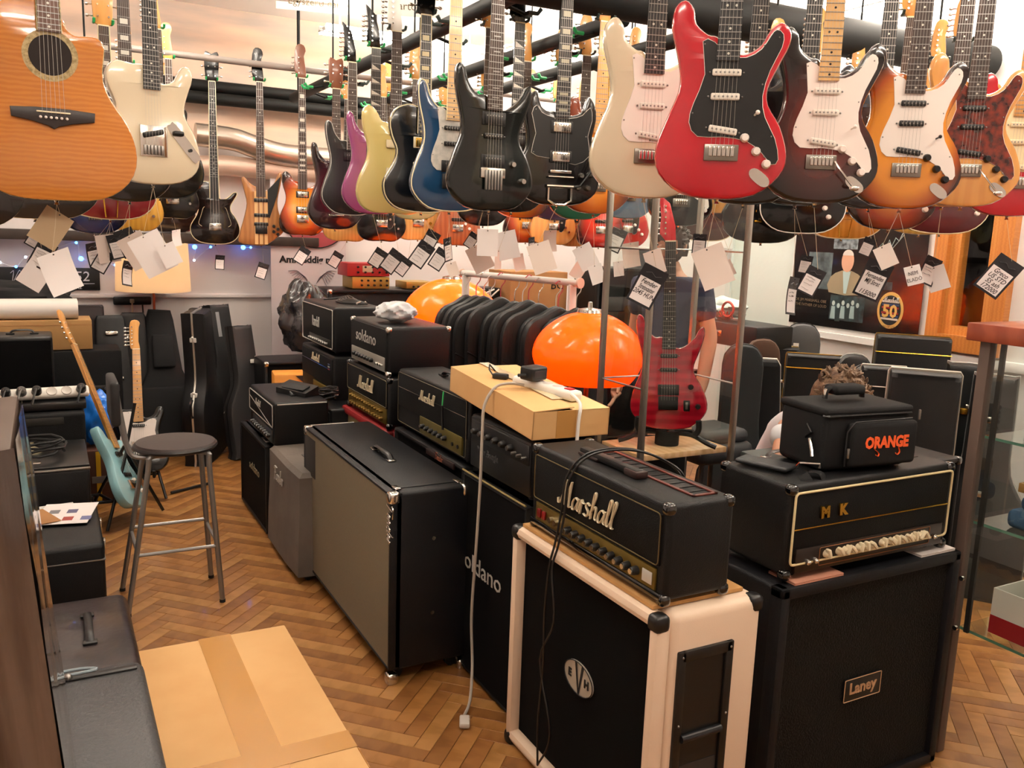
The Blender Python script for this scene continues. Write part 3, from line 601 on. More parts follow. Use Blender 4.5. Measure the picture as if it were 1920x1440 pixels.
PLAST = mat('white_polythene', 'e4e8ea', .3, var=(9, 'c3cbd4'), trans=.0)
crumple('plastic_bag', 'crumpled white plastic bag on the chrome-cornered amplifier', (1.53, 4.06, 1.205), (.11, .13, .055), PLAST, seed=3)
# --- stack further back: piped head on gold panel head
t = cabinet('black_speaker_cabinet', 'black speaker cabinet carrying the stack with the tall-lettered amplifier', (1.385, 4.98, 0), AISLE, .72, .34, .655, BLK, CLOTHB)
t = head('guitar_amplifier', 'black amplifier head with small flag emblem and script logo', (1.39, 5.0, .66), AISLE, .68, .22, .29, BLK, BLK2, None, None, False, fr=(.02, .02, .1, .02))
MB().tube([(-.31, -.002, .21), (.31, -.002, .21)], .0016, 4).build('trim_line', BLKG, t)
script('Marshall', .046, IVORY, t, (.0, -.005, .22), r=.06)
for k in range(3): MB().box(.25, .285, -.003, -.001, .205+k*.014, .213+k*.014).build('flag_stripe', mat('flag_'+'rwb'[k], ('7d1f22', '9a9a98', '2c3f66')[k], .6), t)
MB().rbox(-.06, .26, -.002, .01, .025, .10, .003).build('control_panel', GOLDP, t); knob_row(t, 6, .0, .22, .062, -.002, GOLD, .009)
t = head('guitar_amplifier', 'black amplifier head with white piping and tall pale letters', (1.39, 4.98, .962), AISLE, .66, .30, .262, BLK, BLK2, SIL, None, False, fr=(.016, .016, .016, .016))
text('Randall', .085, SILK, t, (-.02, -.002, .15), name='logo', sx=.62, off=.0006)
MB().rbox(-.16, .27, -.003, .005, .025, .075, .003).build('control_panel', mat('dark_panel', '26251f', .3, .4), t); knob_row(t, 9, -.12, .22, .05, -.003, STEEL, .007)
cb = thing('cable_bundle', 'bundle of black cables and plugs on the white-piped amplifier', 'cable', (1.52, 4.95, 1.226))
for k in range(6):
    MB().tube(smooth_loop([(-.05+.02*k, .16-.02*k, .008+.004*k), (.02+.01*k, .06, .02+.003*k), (-.04+.02*k, -.06, .012+.004*k), (.05, -.17+.015*k, .008+.004*k), (.1, -.2, .01)], 5, False), .006, 6).build('cable', BLKP, cb)
for k in range(2): MB().cyl((.06+k*.03, -.19, .02), (.02+k*.05, -.25, .018), .006, 6).build('jack_plug', CHR, cb)
# --- third aisle stack: bag-topped combo, script head
t = cabinet('black_speaker_cabinet', 'black cabinet with red script plate under the five-knob amplifier', (1.385, 3.30, 0), AISLE, .76, .36, .765, BLK, CLOTHB, r=.03)
MB().rbox(.02, .30, -.006, .004, .735, .76, .002, M=Matrix.Identity(4)).build('name_plate', mat('dark_plate', '2a1a18', .4), t)
script('Fender', .03, mat('copper_script', 'a86a56', .4, .4), t, (.16, -.008, .738), r=.06)
t = head('guitar_amplifier', 'black amplifier head with olive panel, script logo and green tag', (1.40, 3.30, .768), AISLE, .76, .23, .27, BLK, BLK2, None, None, True, fr=(.015, .015, .09, .015))
MB().tube([(-.36, -.003, .19), (.36, -.003, .19)], .0014, 4).build('trim_line', BLKG, t)
rect_ring(MB(), -.365, .365, .03, .256, -.001, .0011).build('piping', mat('dim_piping', '6f6750', .5), t)
script('Marshall', .046, IVORY, t, (-.02, -.006, .175), r=.06)
MB().rbox(-.10, .33, -.003, .012, .03, .105, .003).build('control_panel', mat('olive_panel', '6d6230', .4, .6), t); knob_row(t, 6, -.05, .18, .068, -.003, BLKP, .011, CHR)
for x in (.25, .30): MB().cyl((x, 0, .06), (x, -.008, .06), .008, 8).build('jack', BLKP, t)
MB().tube([(.15, -.004, .255), (.16, -.012, .20)], .003, 5).build('cable_tie', mat('green_tie', '2fae5d', .5), t); MB().tube([(.16, -.012, .2), (.158, -.01, .15), (.165, -.01, .1)], .005, 5).build('power_plug', BLKP, t)
# --- second lettered cabinet, head with script outline
t = cabinet('black_speaker_cabinet', 'black speaker cabinet with rounded silver lettering behind the trailing cable', (1.34, 2.583, 0), AISLE, .485, .34, .782, BLK, mat('black_grille_flat', '08080a', .9, spec=.1), bar=.012, rec=.004)
text('soldano', .095, SILK, t, (-.085, .002, .45), name='logo', sx=1.15)
MB().tube([(-.24, -.002, .79), (.24, -.002, .79)], .004, 5).build('edge_trim', mat('brass_edge', '8a7a4a', .5, .3), t)
t = head('guitar_amplifier', 'black amplifier head with a row of black knobs and embossed logo', (1.36, 2.585, .79), AISLE, .48, .24, .212, BLK2, BLKP, None, None, False, fr=(.015, .015, .008, .008))
MB().rbox(-.21, .22, -.004, .01, .125, .195, .003).build('control_panel', mat('black_panel', '0f0f10', .3), t)
knob_row(t, 6, -.17, .10, .16, -.004, BLKP, .013, STEEL); knob_row(t, 3, .13, .20, .15, -.004, STEEL, .006)
text('Mesa Boogie', .034, mat('dim_silver', '4c4c4c', .4, .3), t, (-.08, -.002, .092), name='logo', sx=.95, off=.001)
# --- black cabinets and combo at the back
t = cabinet('black_speaker_cabinet', 'black cabinet standing behind the orange wooden panel amplifier', (1.62, 6.02, 0), 0, .62, .36, .72, BLK, CLOTHB, caps=CHR)
t = thing('orange_amplifier', 'small orange amplifier with black triangle decals and round badge', 'amplifier', (1.47, 5.72, .42), R(-8))
MB().rbox(-.16, .18, 0, .2, -.42, .26, .01).build('body', mat('orange_ply', 'd9913a', .5), t)
MB().rbox(-.15, .17, -.012, .0, .08, .19, .004).build('front_band', mat('light_ply', 'e2b06a', .5), t)
MB().prism([(-.02, .25), (.12, .25), (.03, .205)], -.003, 0, 0).build('decal', INK, t); MB().prism([(-.08, .07), (.05, .07), (-.06, -.02)], -.003, 0, 0).build('decal', INK, t)
MB().lathe([(.03, 0), (.03, .004)], 14, M=Matrix.Translation((-.08, -.012, .135)) @ Matrix.Rotation(pi/2, 4, 'X')).build('badge', WHT, t)
MB().lathe([(.02, 0), (.02, .004)], 14, M=Matrix.Translation((.10, -.012, .135)) @ Matrix.Rotation(pi/2, 4, 'X')).build('knob', INK, t)
t = cabinet('bass_cabinet', 'wide black bass cabinet with two chrome-ringed horns', (2.34, 6.35, 0), 0, .96, .42, 1.20, BLK, mat('dark_metal_grille', '17181a', .5, .3, bump=(300, 1)), bar=.03, rec=.02, caps=CHR)
for x in (-.30, .30): MB().tube([(x+.085*cos(2*pi*k/24), .015, 1.05+.085*sin(2*pi*k/24)) for k in range(24)], .006, 6, closed=True).build('horn_ring', CHR, t)
for x0, x1, z0, z1, c, nm, lb in ((2.02, 2.36, 1.30, 1.40, 'b02a2c', 'rack_unit', 'red rack preamp with round meter on gold amplifier'), (2.06, 2.36, 1.205, 1.295, 'b08f45', 'rack_unit', 'gold rack amplifier with two rows of knobs'), (2.50, 2.74, 1.205, 1.26, 'b08f45', 'rack_unit', 'short gold rack unit on the bass cabinet')):
    t = thing(nm, lb, 'amplifier', ((x0+x1)/2, 6.4, z0)); w2 = (x1-x0)/2; hh = z1-z0
    MB().rbox(-w2, w2, 0, .25, 0, hh, .005).build('chassis', mat('rack_'+c, c, .4, .5 if c[0:2] == 'b0' and c[2] == '8' else 0), t)
    for r_ in range(1 if hh < .06 else 2): knob_row(t, 5, -w2*.5, w2*.85, hh*(.3+.4*r_), 0, BLKP, .009)
    if c[2] == '2': MB().rbox(-.05, .03, -.006, 0, .03, .08, .004).build('meter', CRMP, t)
t = thing('mesh_amplifier', 'white amplifier with cut-out mesh front behind the orange lamp', 'amplifier', (3.06, 6.3, 0))
MB().rbox(-.23, .23, .0, .25, 0, 1.0, .01).build('stand', BLK, t); MB().rbox(-.23, .23, .01, .25, 1.0, 1.22, .01).build('body', BLK, t)
for k in range(11): MB().tube([(-.23+k*.044, 0, 1.21), (-.20+((k*5) % 11)*.042, 0, 1.08)], .007, 4).build('mesh_bar', WHT, t)
MB().rbox(-.24, .24, -.004, .01, 1.0, 1.08, .004).build('front_plate', WHT, t)
for k in range(5): MB().box(-.15+k*.07, -.11+k*.07, -.006, -.002, 1.02, 1.055).build('opening', INK, t)
t = thing('white_mixer', 'small white mixer with black knobs behind the gig bags', 'mixer', (3.15, 5.6, .98)); MB().rbox(-.16, .16, 0, .2, 0, .12, .01).build('body', WHT, t); knob_row(t, 5, -.1, .1, .08, 0, BLKP, .012); knob_row(t, 5, -.1, .1, .04, 0, BLKP, .012)
t = cabinet('black_speaker_cabinet', 'plain black cabinet under the small white mixer', (3.15, 5.55, 0), 0, .7, .34, .975, BLK, CLOTHB)
t = thing('carton', 'brown shipping carton among the far amplifiers', 'box', (3.56, 6.2, 0)); MB().rbox(-.24, .3, 0, .4, .0, 1.36, .004).build('body', BRN2, t); text('BC', .1, INK, t, (.2, -.002, 1.25)); MB().box(-.24, .3, -.002, 0, 1.29, 1.31).build('tape_strip', TAPE, t)
t = cabinet('black_speaker_cabinet', 'tall black cabinet standing against the side wall corner', (4.14, 5.75, 0), 0, .55, .36, 1.42, BLK, CLOTHB)
# bass amp wrapped in black film, banner behind
FILM = mat('black_film', '3a3638', .22, bump=(22, 1.0), var=(8, '1d1b1d'), coat=.6)
crumple('wrapped_amplifier', 'tall bundle wrapped in crumpled dark plastic film', (1.66, 6.2, .725), (.22, .14, .28), FILM, 'package', 5)
t = thing('roll_up_banner', 'white roll-up banner with winged emblem and black headline', 'banner', (1.88, 6.93, .3))
a = atY(508, 500, 6.93).x-1.88; b = atY(648, 500, 6.93).x-1.88
MB().box(a, b, -.004, .004, 0, 1.75).build('sheet', mat('banner_white', 'cfc4c6', .6), t); MB().rbox(a-.02, b+.02, -.06, .06, -.3, -.2, .01).box((a+b)/2-.02, (a+b)/2+.02, -.02, .02, -.2, 0).build('base', STEEL, t)
text('Amit eddig nem', .075, INK, t, (a+.32, -.006, atY(560, 487, 6.93).z-.3), name='lettering', off=.0026, ext=.0004, sx=1.05)
zc = atY(575, 520, 6.93).z-.3; wing = mat('wing_ink', '4a3f52', .7)
for s in (-1, 1):
    for k in range(7):
        q = .05+.027*k; MB().tube(smooth_loop([(a+.33+s*(.03+.01*k), -.006, zc-.05+.012*k), (a+.33+s*(.07+.01*k), -.006, zc+.03+.004*k-.02*(6-k)/6), (a+.33+s*(.09+q*.5), -.006, zc+.05-.02*(6-k))], 4, False), .0035, 4, flat=.3).build('wing_feather', wing, t)
MB().tube([(a+.36+.24*cos(2*pi*k/32), -.006, atY(600, 420, 6.93).z-.3+.19*sin(2*pi*k/32)) for k in range(32)], .016, 5, closed=True, flat=.3).build('round_sign_rim', INK, t)
MB().lathe([(.235, 0), (.235, .002)], 32, M=Matrix.Translation((a+.36, -.005, atY(600, 420, 6.93).z-.3)) @ Matrix.Rotation(pi/2, 4, 'X') @ Matrix.Diagonal((1, .8, 1, 1))).build('round_sign', mat('dusty_red', '9a3f45', .6), t)
text('21', .2, mat('banner_print', 'd8cccc', .6), t, (a+.36, -.008, atY(600, 420, 6.93).z-.3), name='lettering', off=.006)
# ------------------------------------------------------------------ guitars
OUT = dict(
 strat=[(0,0),(.09,.012),(.148,.06),(.162,.11),(.14,.18),(.108,.23),(.104,.27),(.124,.32),(.148,.375),(.146,.408),(.124,.425),(.10,.408),(.08,.372),(.05,.352),(.028,.350),(.0,.36),(-.028,.39),(-.05,.395),(-.08,.42),(-.088,.455),(-.11,.475),(-.134,.457),(-.138,.41),(-.122,.35),(-.112,.30),(-.115,.255),(-.14,.19),(-.162,.12),(-.15,.06),(-.09,.012)],
 super=[(0,0),(.09,.012),(.145,.06),(.158,.11),(.135,.18),(.105,.23),(.102,.27),(.125,.33),(.142,.39),(.139,.425),(.122,.418),(.10,.38),(.06,.345),(.03,.34),(0,.36),(-.03,.385),(-.06,.385),(-.09,.42),(-.105,.465),(-.125,.478),(-.135,.45),(-.13,.39),(-.112,.31),(-.112,.25),(-.138,.18),(-.158,.11),(-.145,.06),(-.09,.012)],
 tele=[(0,0),(.09,.01),(.148,.05),(.162,.11),(.145,.18),(.118,.23),(.112,.27),(.125,.32),(.142,.37),(.135,.405),(.112,.41),(.095,.39),(.08,.36),(.05,.345),(.03,.352),(.026,.395),(-.028,.402),(-.06,.40),(-.11,.405),(-.14,.375),(-.142,.33),(-.12,.27),(-.122,.235),(-.148,.18),(-.162,.11),(-.148,.05),(-.09,.01)],
 lp=[(0,0),(.1,.012),(.155,.06),(.165,.12),(.14,.185),(.11,.23),(.108,.27),(.13,.31),(.15,.345),(.148,.365),(.125,.36),(.10,.335),(.07,.315),(.035,.32),(.028,.40),(-.028,.425),(-.07,.43),(-.12,.405),(-.14,.355),(-.13,.30),(-.11,.25),(-.12,.2),(-.155,.14),(-.165,.10),(-.15,.05),(-.1,.012)],
 sg=[(0,0),(.09,.01),(.15,.05),(.165,.11),(.15,.17),(.13,.21),(.128,.26),(.14,.32),(.135,.37),(.11,.405),(.10,.39),(.085,.35),(.05,.335),(.028,.335),(-.028,.345),(-.055,.345),(-.08,.36),(-.095,.405),(-.11,.41),(-.138,.375),(-.142,.32),(-.13,.26),(-.132,.21),(-.15,.17),(-.165,.11),(-.15,.05),(-.09,.01)],
 offset=[(0,0),(.09,.0),(.15,.045),(.17,.11),(.145,.2),(.112,.25),(.11,.29),(.135,.34),(.145,.385),(.12,.40),(.09,.37),(.05,.35),(.03,.35),(0,.365),(-.03,.39),(-.06,.40),(-.085,.44),(-.12,.46),(-.145,.43),(-.14,.36),(-.12,.29),(-.125,.23),(-.155,.16),(-.17,.09),(-.15,.03),(-.09,.0)],
 acou=[(0,0),(.11,.008),(.18,.055),(.203,.125),(.185,.205),(.142,.275),(.124,.325),(.126,.37),(.13,.41),(.116,.43),(.09,.432),(.06,.43),(.04,.445),(.03,.47),(-.03,.51),(-.08,.505),(-.13,.47),(-.15,.41),(-.145,.35),(-.135,.30),(-.15,.25),(-.185,.195),(-.203,.125),(-.18,.055),(-.11,.008)],
 round=[(0,0),(.11,.01),(.18,.06),(.2,.13),(.175,.21),(.135,.27),(.125,.31),(.14,.36),(.145,.41),(.12,.455),(.07,.475),(0,.48),(-.07,.475),(-.12,.455),(-.145,.41),(-.14,.36),(-.125,.31),(-.135,.27),(-.175,.21),(-.2,.13),(-.18,.06),(-.11,.01)],
 thorn=[(-.1,0),(.02,-.005),(.12,.06),(.165,.11),(.155,.17),(.125,.26),(.122,.34),(.145,.45),(.155,.52),(.13,.53),(.09,.44),(.03,.40),(-.03,.42),(-.08,.45),(-.115,.49),(-.135,.47),(-.115,.38),(-.1,.3),(-.12,.2),(-.15,.1),(-.165,.03),(-.14,.005)])
SPG = [(-.062,.377),(-.052,.30),(-.075,.23),(-.083,.185),(-.06,.152),(.0,.152),(.06,.143),(.10,.115),(.125,.088),(.14,.10),(.128,.15),(.1,.2),(.09,.25),(.103,.31),(.127,.365),(.128,.395),(.112,.405),(.10,.392),(.08,.36),(.045,.340),(.0,.345),(-.034,.375)]
SGG = [(-.115,.19),(-.10,.26),(-.118,.33),(-.1,.36),(-.08,.335),(-.03,.32),(.03,.32),(.08,.335),(.11,.365),(.12,.32),(.105,.26),(.115,.19),(.06,.155),(0,.17),(-.06,.175)]
ROSE = mat('rosewood', '2c1d17', .5, var=(60, '3d2920'), scale=(1, 1, .1))
EBONY = mat('ebony', '151416', .45)
MAPLE = mat('maple_neck', 'd29a52', .3, coat=.4, var=(30, 'c0853f'), scale=(1, 1, .1))
MAPLEL = mat('maple_pale', 'd9b27a', .3, coat=.4, var=(30, 'cda268'), scale=(1, 1, .1))
MAHOG = mat('mahogany_neck', '6b3a20', .35, coat=.4)
PEARL = mat('pearl', 'c9c6bb', .3)
PGW = mat('pickguard_white', 'ece2da', .35); PGB = mat('pickguard_black', '060708', .35, coat=.2); PGP = mat('pickguard_pearl', 'c2bfb6', .35, var=(60, 'a9a8a2'))
PGT = mat('tortoise', '2a0b08', .25, coat=.6, var=(45, '7a2412')); PGC = mat('pickguard_cream', 'e9dcb4', .4)
def paint(n, c, **k): return mat('paint_'+n, c, k.pop('rough', .2), coat=k.pop('coat', .8), **k)
HUNG = []
def pickup(t, kind, x, z, y, mt, tilt=0):
    M = Matrix.Translation((x, y, z)) @ Matrix.Rotation(tilt, 4, 'Y')
    if kind == 's':
        p = MB().rbox(-.035, .035, -.008, .0, -.0085, .0085, .008, 3, M=M).build('pickup', mt, t)
        mb = MB()
        for k in range(6): mb.cyl(M @ V((-.0265+k*.0106, -.0085, 0)), M @ V((-.0265+k*.0106, -.007, 0)), .0026, 6)
        mb.build('pole_pieces', STEEL, p, kind='stuff')
        for s in (-1, 1): MB().ball(M @ V((s*.041, -.001, 0)), .0028, 6).build('screw', STEEL, p)
    elif kind in 'hcg':
        MB().rbox(-.043, .043, -.004, 0, -.022, .022, .003, 2, M=M).build('pickup_ring', BLKP if kind != 'g' else CRMP, t)
        p = MB().rbox(-.034, .034, -.009, -.003, -.018, .018, .004, 2, M=M).build('pickup', mt, t)
        mb = MB()
        for k in range(6): mb.cyl(M @ V((-.0265+k*.0106, -.0095, .009)), M @ V((-.0265+k*.0106, -.008, .009)), .0024, 6)
        mb.build('pole_pieces', STEEL, p, kind='stuff')
    elif kind == 'p':
        MB().rbox(-.043, .043, -.010, 0, -.0175, .0175, .004, 2, M=M).build('pickup', mt, t)
    elif kind == 'b':
        MB().rbox(-.047, .047, -.010, 0, -.012, .012, .008, 2, M=M).build('pickup', mt, t)
def guitar(label, style, px=None, d=None, loc=None, yaw=None, k=20, paintm=None, neck=MAPLE, board=ROSE, name='electric_guitar', t=.044, scale=1., bass=False, pu='sss', pum=None, guard=None, guardm=None,
           bridge='trem', bz=.125, knobs=((.055, .15), (.085, .118), (.112, .088)), knobm=None, jack=True, inlay='dot', inlaym=PEARL, bind=None, hs='in', hsm=None, lean=0, roll=0, nut=None, arm=None, frets=22, cat='guitar', group=None, jz=None, switch=False, bbev=.011, puz=None, detail=True):
    P = V(loc) if loc is not None else atD(px[0], px[1], d)
    if yaw is None: yaw = -math.atan2(P.x, P.y)+R(k)
    T = thing(name, label, cat, P, (lean, roll, yaw), group)
    o = [(x*scale, z*scale) for x, z in OUT[style]]; o = smooth_loop(o, 3); yf = -t/2
    body = MB().prism(o, yf, t/2, bbev).build('body', paintm, T)
    if bind: MB().tube([(x*.985, yf+.004, z*.985+.002) for x, z in o], .0028, 4, closed=True).build('binding', bind, body)
    SL = (.86 if bass else .648); nz = bz*scale+SL if nut is None else nut; heel = max(z for x, z in o if abs(x) < .03*scale)
    fz = {'strat': .332, 'super': .335, 'tele': .32, 'lp': .315, 'sg': .322, 'offset': .335, 'acou': .45, 'round': .40, 'thorn': .35}[style]*scale
    fe = fz if style != 'acou' else fz-.02
    w1, w0 = (.031, .021) if bass else (.028, .0215); y1 = yf-.004; y0 = yf-.010
    def hw(z): return w0+(w1-w0)*(nz-z)/(nz-fe)
    MB().add([(-hw(fe), y1, fe), (hw(fe), y1, fe), (hw(nz), y1, nz), (-hw(nz), y1, nz), (-hw(fe)*.7, y1+.016, fe), (hw(fe)*.7, y1+.016, fe), (hw(nz)*.7, y1+.017, nz), (-hw(nz)*.7, y1+.017, nz)],
             [(0, 1, 2, 3), (7, 6, 5, 4), (0, 4, 5, 1), (1, 5, 6, 2), (2, 6, 7, 3), (3, 7, 4, 0)]).build('neck', neck, T)
    fb = MB().add([(-hw(fe), y0, fe), (hw(fe), y0, fe), (hw(nz), y0, nz), (-hw(nz), y0, nz), (-hw(fe), y1, fe), (hw(fe), y1, fe), (hw(nz), y1, nz), (-hw(nz), y1, nz)],
             [(0, 1, 2, 3), (7, 6, 5, 4), (0, 4, 5, 1), (1, 5, 6, 2), (2, 6, 7, 3), (3, 7, 4, 0)]).build('fretboard', board, T)
    if bind and style != 'strat': MB().tube([(-hw(fe), y0, fe), (-hw(nz), y0, nz)], .0018, 4).tube([(hw(fe), y0, fe), (hw(nz), y0, nz)], .0018, 4).build('neck_binding', bind, fb)
    zs = [nz-SL*(1-2**(-n/12)) for n in range(frets+1)]; mb = MB()
    for n, z in enumerate(zs):
        if n and z > fe+.003: mb.box(-hw(z), hw(z), y0-.0013, y0, z-.0011, z+.0011)
    mb.build('frets', STEEL, fb, smooth=False, kind='stuff')
    MB().box(-hw(nz), hw(nz), y0-.002, y1, nz-.002, nz+.003).build('nut', CRMP, T)
    mb = MB()
    for n in (3, 5, 7, 9, 12, 15, 17, 19, 21):
        if n >= len(zs) or zs[n] < fe: continue
        z = (zs[n]+zs[n-1])/2; gp = zs[n-1]-zs[n]
        if inlay == 'dot':
            for x in ((-.011, .011) if n == 12 else (0,)): mb.cyl((x, y0-.0006, z), (x, y0, z), .0032, 8)
        elif inlay == 'block': mb.box(-hw(z)*.62, hw(z)*.62, y0-.0006, y0, z-gp*.3, z+gp*.3)
        elif inlay == 'shark': mb.add([(-hw(z)*.9, y0-.0006, z-gp*.35), (hw(z)*.9, y0-.0006, z-gp*.35), (-hw(z)*.9, y0-.0006, z+gp*.4)], [(0, 1, 2)])
        elif inlay == 'bird': mb.box(-.012, .012, y0-.0006, y0, z-.002, z+.002)
    if mb.v: mb.build('inlays', inlaym, fb, smooth=False, kind='stuff')
    # headstock
    hm = hsm or neck
    if hs == 'in': ho = [(-.021, 0), (-.03, .02), (-.042, .05), (-.038, .15), (-.02, .185), (.012, .18), (.022, .15), (.012, .12), (.02, .06), (.021, 0)]
    elif hs == 'tele': ho = [(-.021, 0), (-.034, .02), (-.034, .15), (-.02, .185), (.01, .185), (.026, .165), (.018, .14), (.014, .05), (.021, 0)]
    elif hs == 'pt': ho = [(-.021, 0), (-.045, .03), (-.04, .1), (-.05, .19), (-.005, .15), (.018, .06), (.021, 0)]
    else: ho = [(-.021, 0), (-.036, .025), (-.04, .15), (-.02, .16), (0, .15), (.02, .16), (.04, .15), (.036, .025), (.021, 0)]
    if bass: ho = [(x*1.15, z*1.15) for x, z in ho]
    h = MB().prism([(x, nz+.002+z) for x, z in (smooth_loop(ho, 2) if hs != 'pt' else ho)], y1-.002, y1+.012, .002).build('headstock', hm, T)
    nt = 4 if bass else 6
    for q in range(nt):
        if hs in ('in', 'tele', 'pt'): sx, zz = -1, nz+.03+.022*q*(1.5 if bass else 1); e = -.036
        else: sx, zz = (-1, 1)[q % 2], nz+.035+.045*(q//2)*(1.3 if bass else 1); e = sx*.036
        MB().cyl((e, y1+.006, zz), (e+sx*.018, y1+.006, zz), .0035, 6).ball((e+sx*.024, y1+.006, zz), (.009, .005, .007), 6).cyl((e-sx*.015, y1, zz), (e-sx*.015, y1-.012, zz), .004, 6).build('tuner', CHR, h)
    # guard
    gy = yf
    if guard == 'strat': g = smooth_loop([(x*scale, z*scale) for x, z in SPG], 2)
    elif guard == 'sg': g = smooth_loop(SGG, 2)
    elif guard == 'half': g = smooth_loop([(.045, .09), (.075, .1), (.09, .17), (.085, .25), (.04, .30), (.04, .15)], 2)
    elif guard == 'teleg': g = smooth_loop([(-.105, .17), (-.1, .25), (-.085, .29), (-.11, .34), (-.1, .38), (-.06, .385), (-.033, .38), (-.033, .315), (.033, .315), (.05, .325), (.08, .335), (.1, .32), (.09, .26), (.1, .2), (.08, .175), (.03, .19), (-.05, .165)], 2)
    else: g = None
    if g:
        gy = yf-.0025; G_ = MB().prism(g, gy, yf+.001, 0).build('pickguard', guardm or PGW, T, smooth=False)
        if guardm in (PGB, PGT) : MB().tube([(x, gy+.001, z) for x, z in g], .0011, 4, closed=True).build('guard_edge', PGW, G_)
        for i in range(0, len(g), 5):
            a, b = g[i], g[(i+1) % len(g)]; cx = a[0]*.93; MB().ball((cx, gy-.0006, a[1]+(.24-a[1])*.05), .0022, 6).build('guard_screw', STEEL, G_)
    # pickups
    b0 = bz*scale; zz = puz or {3: (fz-.028, fz-.085, b0+.042), 2: (fz-.035, b0+.055), 1: (b0+.045,)}.get(len(pu), ())
    pm_ = pum or (PGW if 's' in pu else BLKP)
    for i, (kd, z) in enumerate(zip(pu, zz)):
        if kd != '-': pickup(T, kd, 0, z, gy, (CHR if kd == 'c' else GOLD if kd == 'g' else pm_), R(8) if kd == 's' and i == 2 else 0)
    # bridge
    by = gy if style != 'acou' else yf
    if bridge == 'trem':
        B = MB().rbox(-.042, .042, yf-.008, yf, b0-.032, b0+.008, .002).build('bridge', mat('dull_chrome', '8f8a82', .3, 1), T)
        for q in range(6): MB().rbox(-.031+q*.0106, -.022+q*.0106, yf-.014, yf-.006, b0-.022, b0+.003, .002).build('saddle', CHR, B)
    elif bridge == 'floyd':
        B = MB().rbox(-.045, .045, yf-.010, yf, b0-.015, b0+.02, .003).build('bridge', CHR, T)
        for q in range(6): MB().rbox(-.032+q*.011, -.0235+q*.011, yf-.02, yf-.008, b0-.055, b0+.012, .002).build('saddle', STEEL, B)
    elif bridge == 'black':
        MB().rbox(-.04, .04, yf-.012, yf, b0-.04, b0+.015, .004).build('bridge', BLKP, T)
    elif bridge == 'tom':
        MB().rbox(-.042, .042, yf-.016, yf-.004, b0-.006, b0+.006, .003).build('bridge', CHR if pu[0] != 'g' else GOLD, T)
        MB().rbox(-.045, .045, yf-.014, yf, b0-.052, b0-.040, .005).build('tailpiece', CHR if pu[0] != 'g' else GOLD, T)
    elif bridge == 'bigs':
        MB().rbox(-.042, .042, yf-.016, yf-.004, b0-.006, b0+.006, .003).build('bridge', CHR, T)
        B = MB().tube([(-.045, yf-.014, b0-.06), (-.045, yf-.012, .02), (-.02, yf-.01, .004), (.02, yf-.01, .004), (.045, yf-.012, .02), (.045, yf-.014, b0-.06)], .008, 6, flat=.6).cyl((-.055, yf-.018, b0-.055), (.055, yf-.018, b0-.055), .007, 8).cyl((-.05, yf-.018, b0-.02), (.05, yf-.018, b0-.02), .004, 8).build('vibrato_frame', CHR, T)
        MB().tube([(.05, yf-.02, b0-.055), (.075, yf-.03, b0-.05), (.11, yf-.035, b0), (.155, yf-.035, b0+.10)], .005, 6).build('vibrato_arm', BLKP, B)
    elif bridge == 'telep':
        B = MB().rbox(-.045, .045, yf-.003, yf, b0-.03, b0+.075, .001).box(-.045, -.043, yf-.012, yf, b0-.03, b0+.075).box(.043, .045, yf-.012, yf, b0-.03, b0+.075).build('bridge', CHR, T)
        for q in range(6): MB().rbox(-.034+q*.0115, -.025+q*.0115, yf-.012, yf-.002, b0-.025, b0+.008, .002).build('saddle', STEEL, B)
        MB().rbox(-.036, .036, yf-.011, yf-.002, -.009, .009, .008, 3, M=Matrix.Translation((0, 0, b0+.048)) @ Matrix.Rotation(R(-14), 4, 'Y')).build('pickup', BLKP, T)
    elif bridge == 'flat':
        ho = [(-.10, .012), (-.098, -.012), (-.05, -.02), (-.012, -.03), (0, -.038), (.012, -.03), (.05, -.02), (.098, -.012), (.10, .012), (.04, .016), (-.04, .016)]
        B = MB().prism([(x, b0+z) for x, z in ho], yf-.010, yf, .002).build('bridge', mat('dark_bridge', '2c2524', .5), T)
        MB().rbox(-.04, .04, yf-.014, yf-.009, b0+.003, b0+.007, .001).build('saddle', CRMP, B)
        for q in range(6): MB().ball((-.031+q*.0124, yf-.012, b0-.009), .0038, 8).build('bridge_pin', PGW, B)
    elif bridge == 'bassb':
        MB().rbox(-.04, .04, yf-.014, yf, b0-.03, b0+.02, .003).build('bridge', CHR, T)
    elif bridge == 'trap':
        MB().rbox(-.05, .05, yf-.016, yf-.002, b0-.006, b0+.006, .003).build('bridge', BLKP, T)
        MB().tube([(-.03, yf-.01, b0-.03), (-.022, yf-.008, .01), (.022, yf-.008, .01), (.03, yf-.01, b0-.03), (-.03, yf-.01, b0-.03)], .003, 5).build('tailpiece', GOLD, T)
    # strings
    ns = 4 if bass else 6; mb = MB(); sw = .0265 if not bass else .028; zb = b0-(.045 if bridge in ('tom', 'floyd') else .0)
    for q in range(ns):
        x0 = -sw+2*sw*q/(ns-1); x1 = x0*.66
        mb.tube([(x0, yf-.0145, zb), (x1, y0-.003, nz)], .0004 if not bass else .0008, 3, cap=False)
    mb.build('strings', WIRE, T, kind='stuff')
    km = knobm or PGW
    for x, z in knobs:
        MB().lathe([(.0115, 0), (.0105, .009), (.008, .015)], 12, M=Matrix.Translation((x*scale, gy, z*scale)) @ Matrix.Rotation(pi/2, 4, 'X')).build('knob', km, T)
    if switch: MB().cyl((.075, gy, .205), (.078, gy-.02, .208), .0025, 6).ball((.079, gy-.022, .209), .0055, 8).build('switch', km, T)
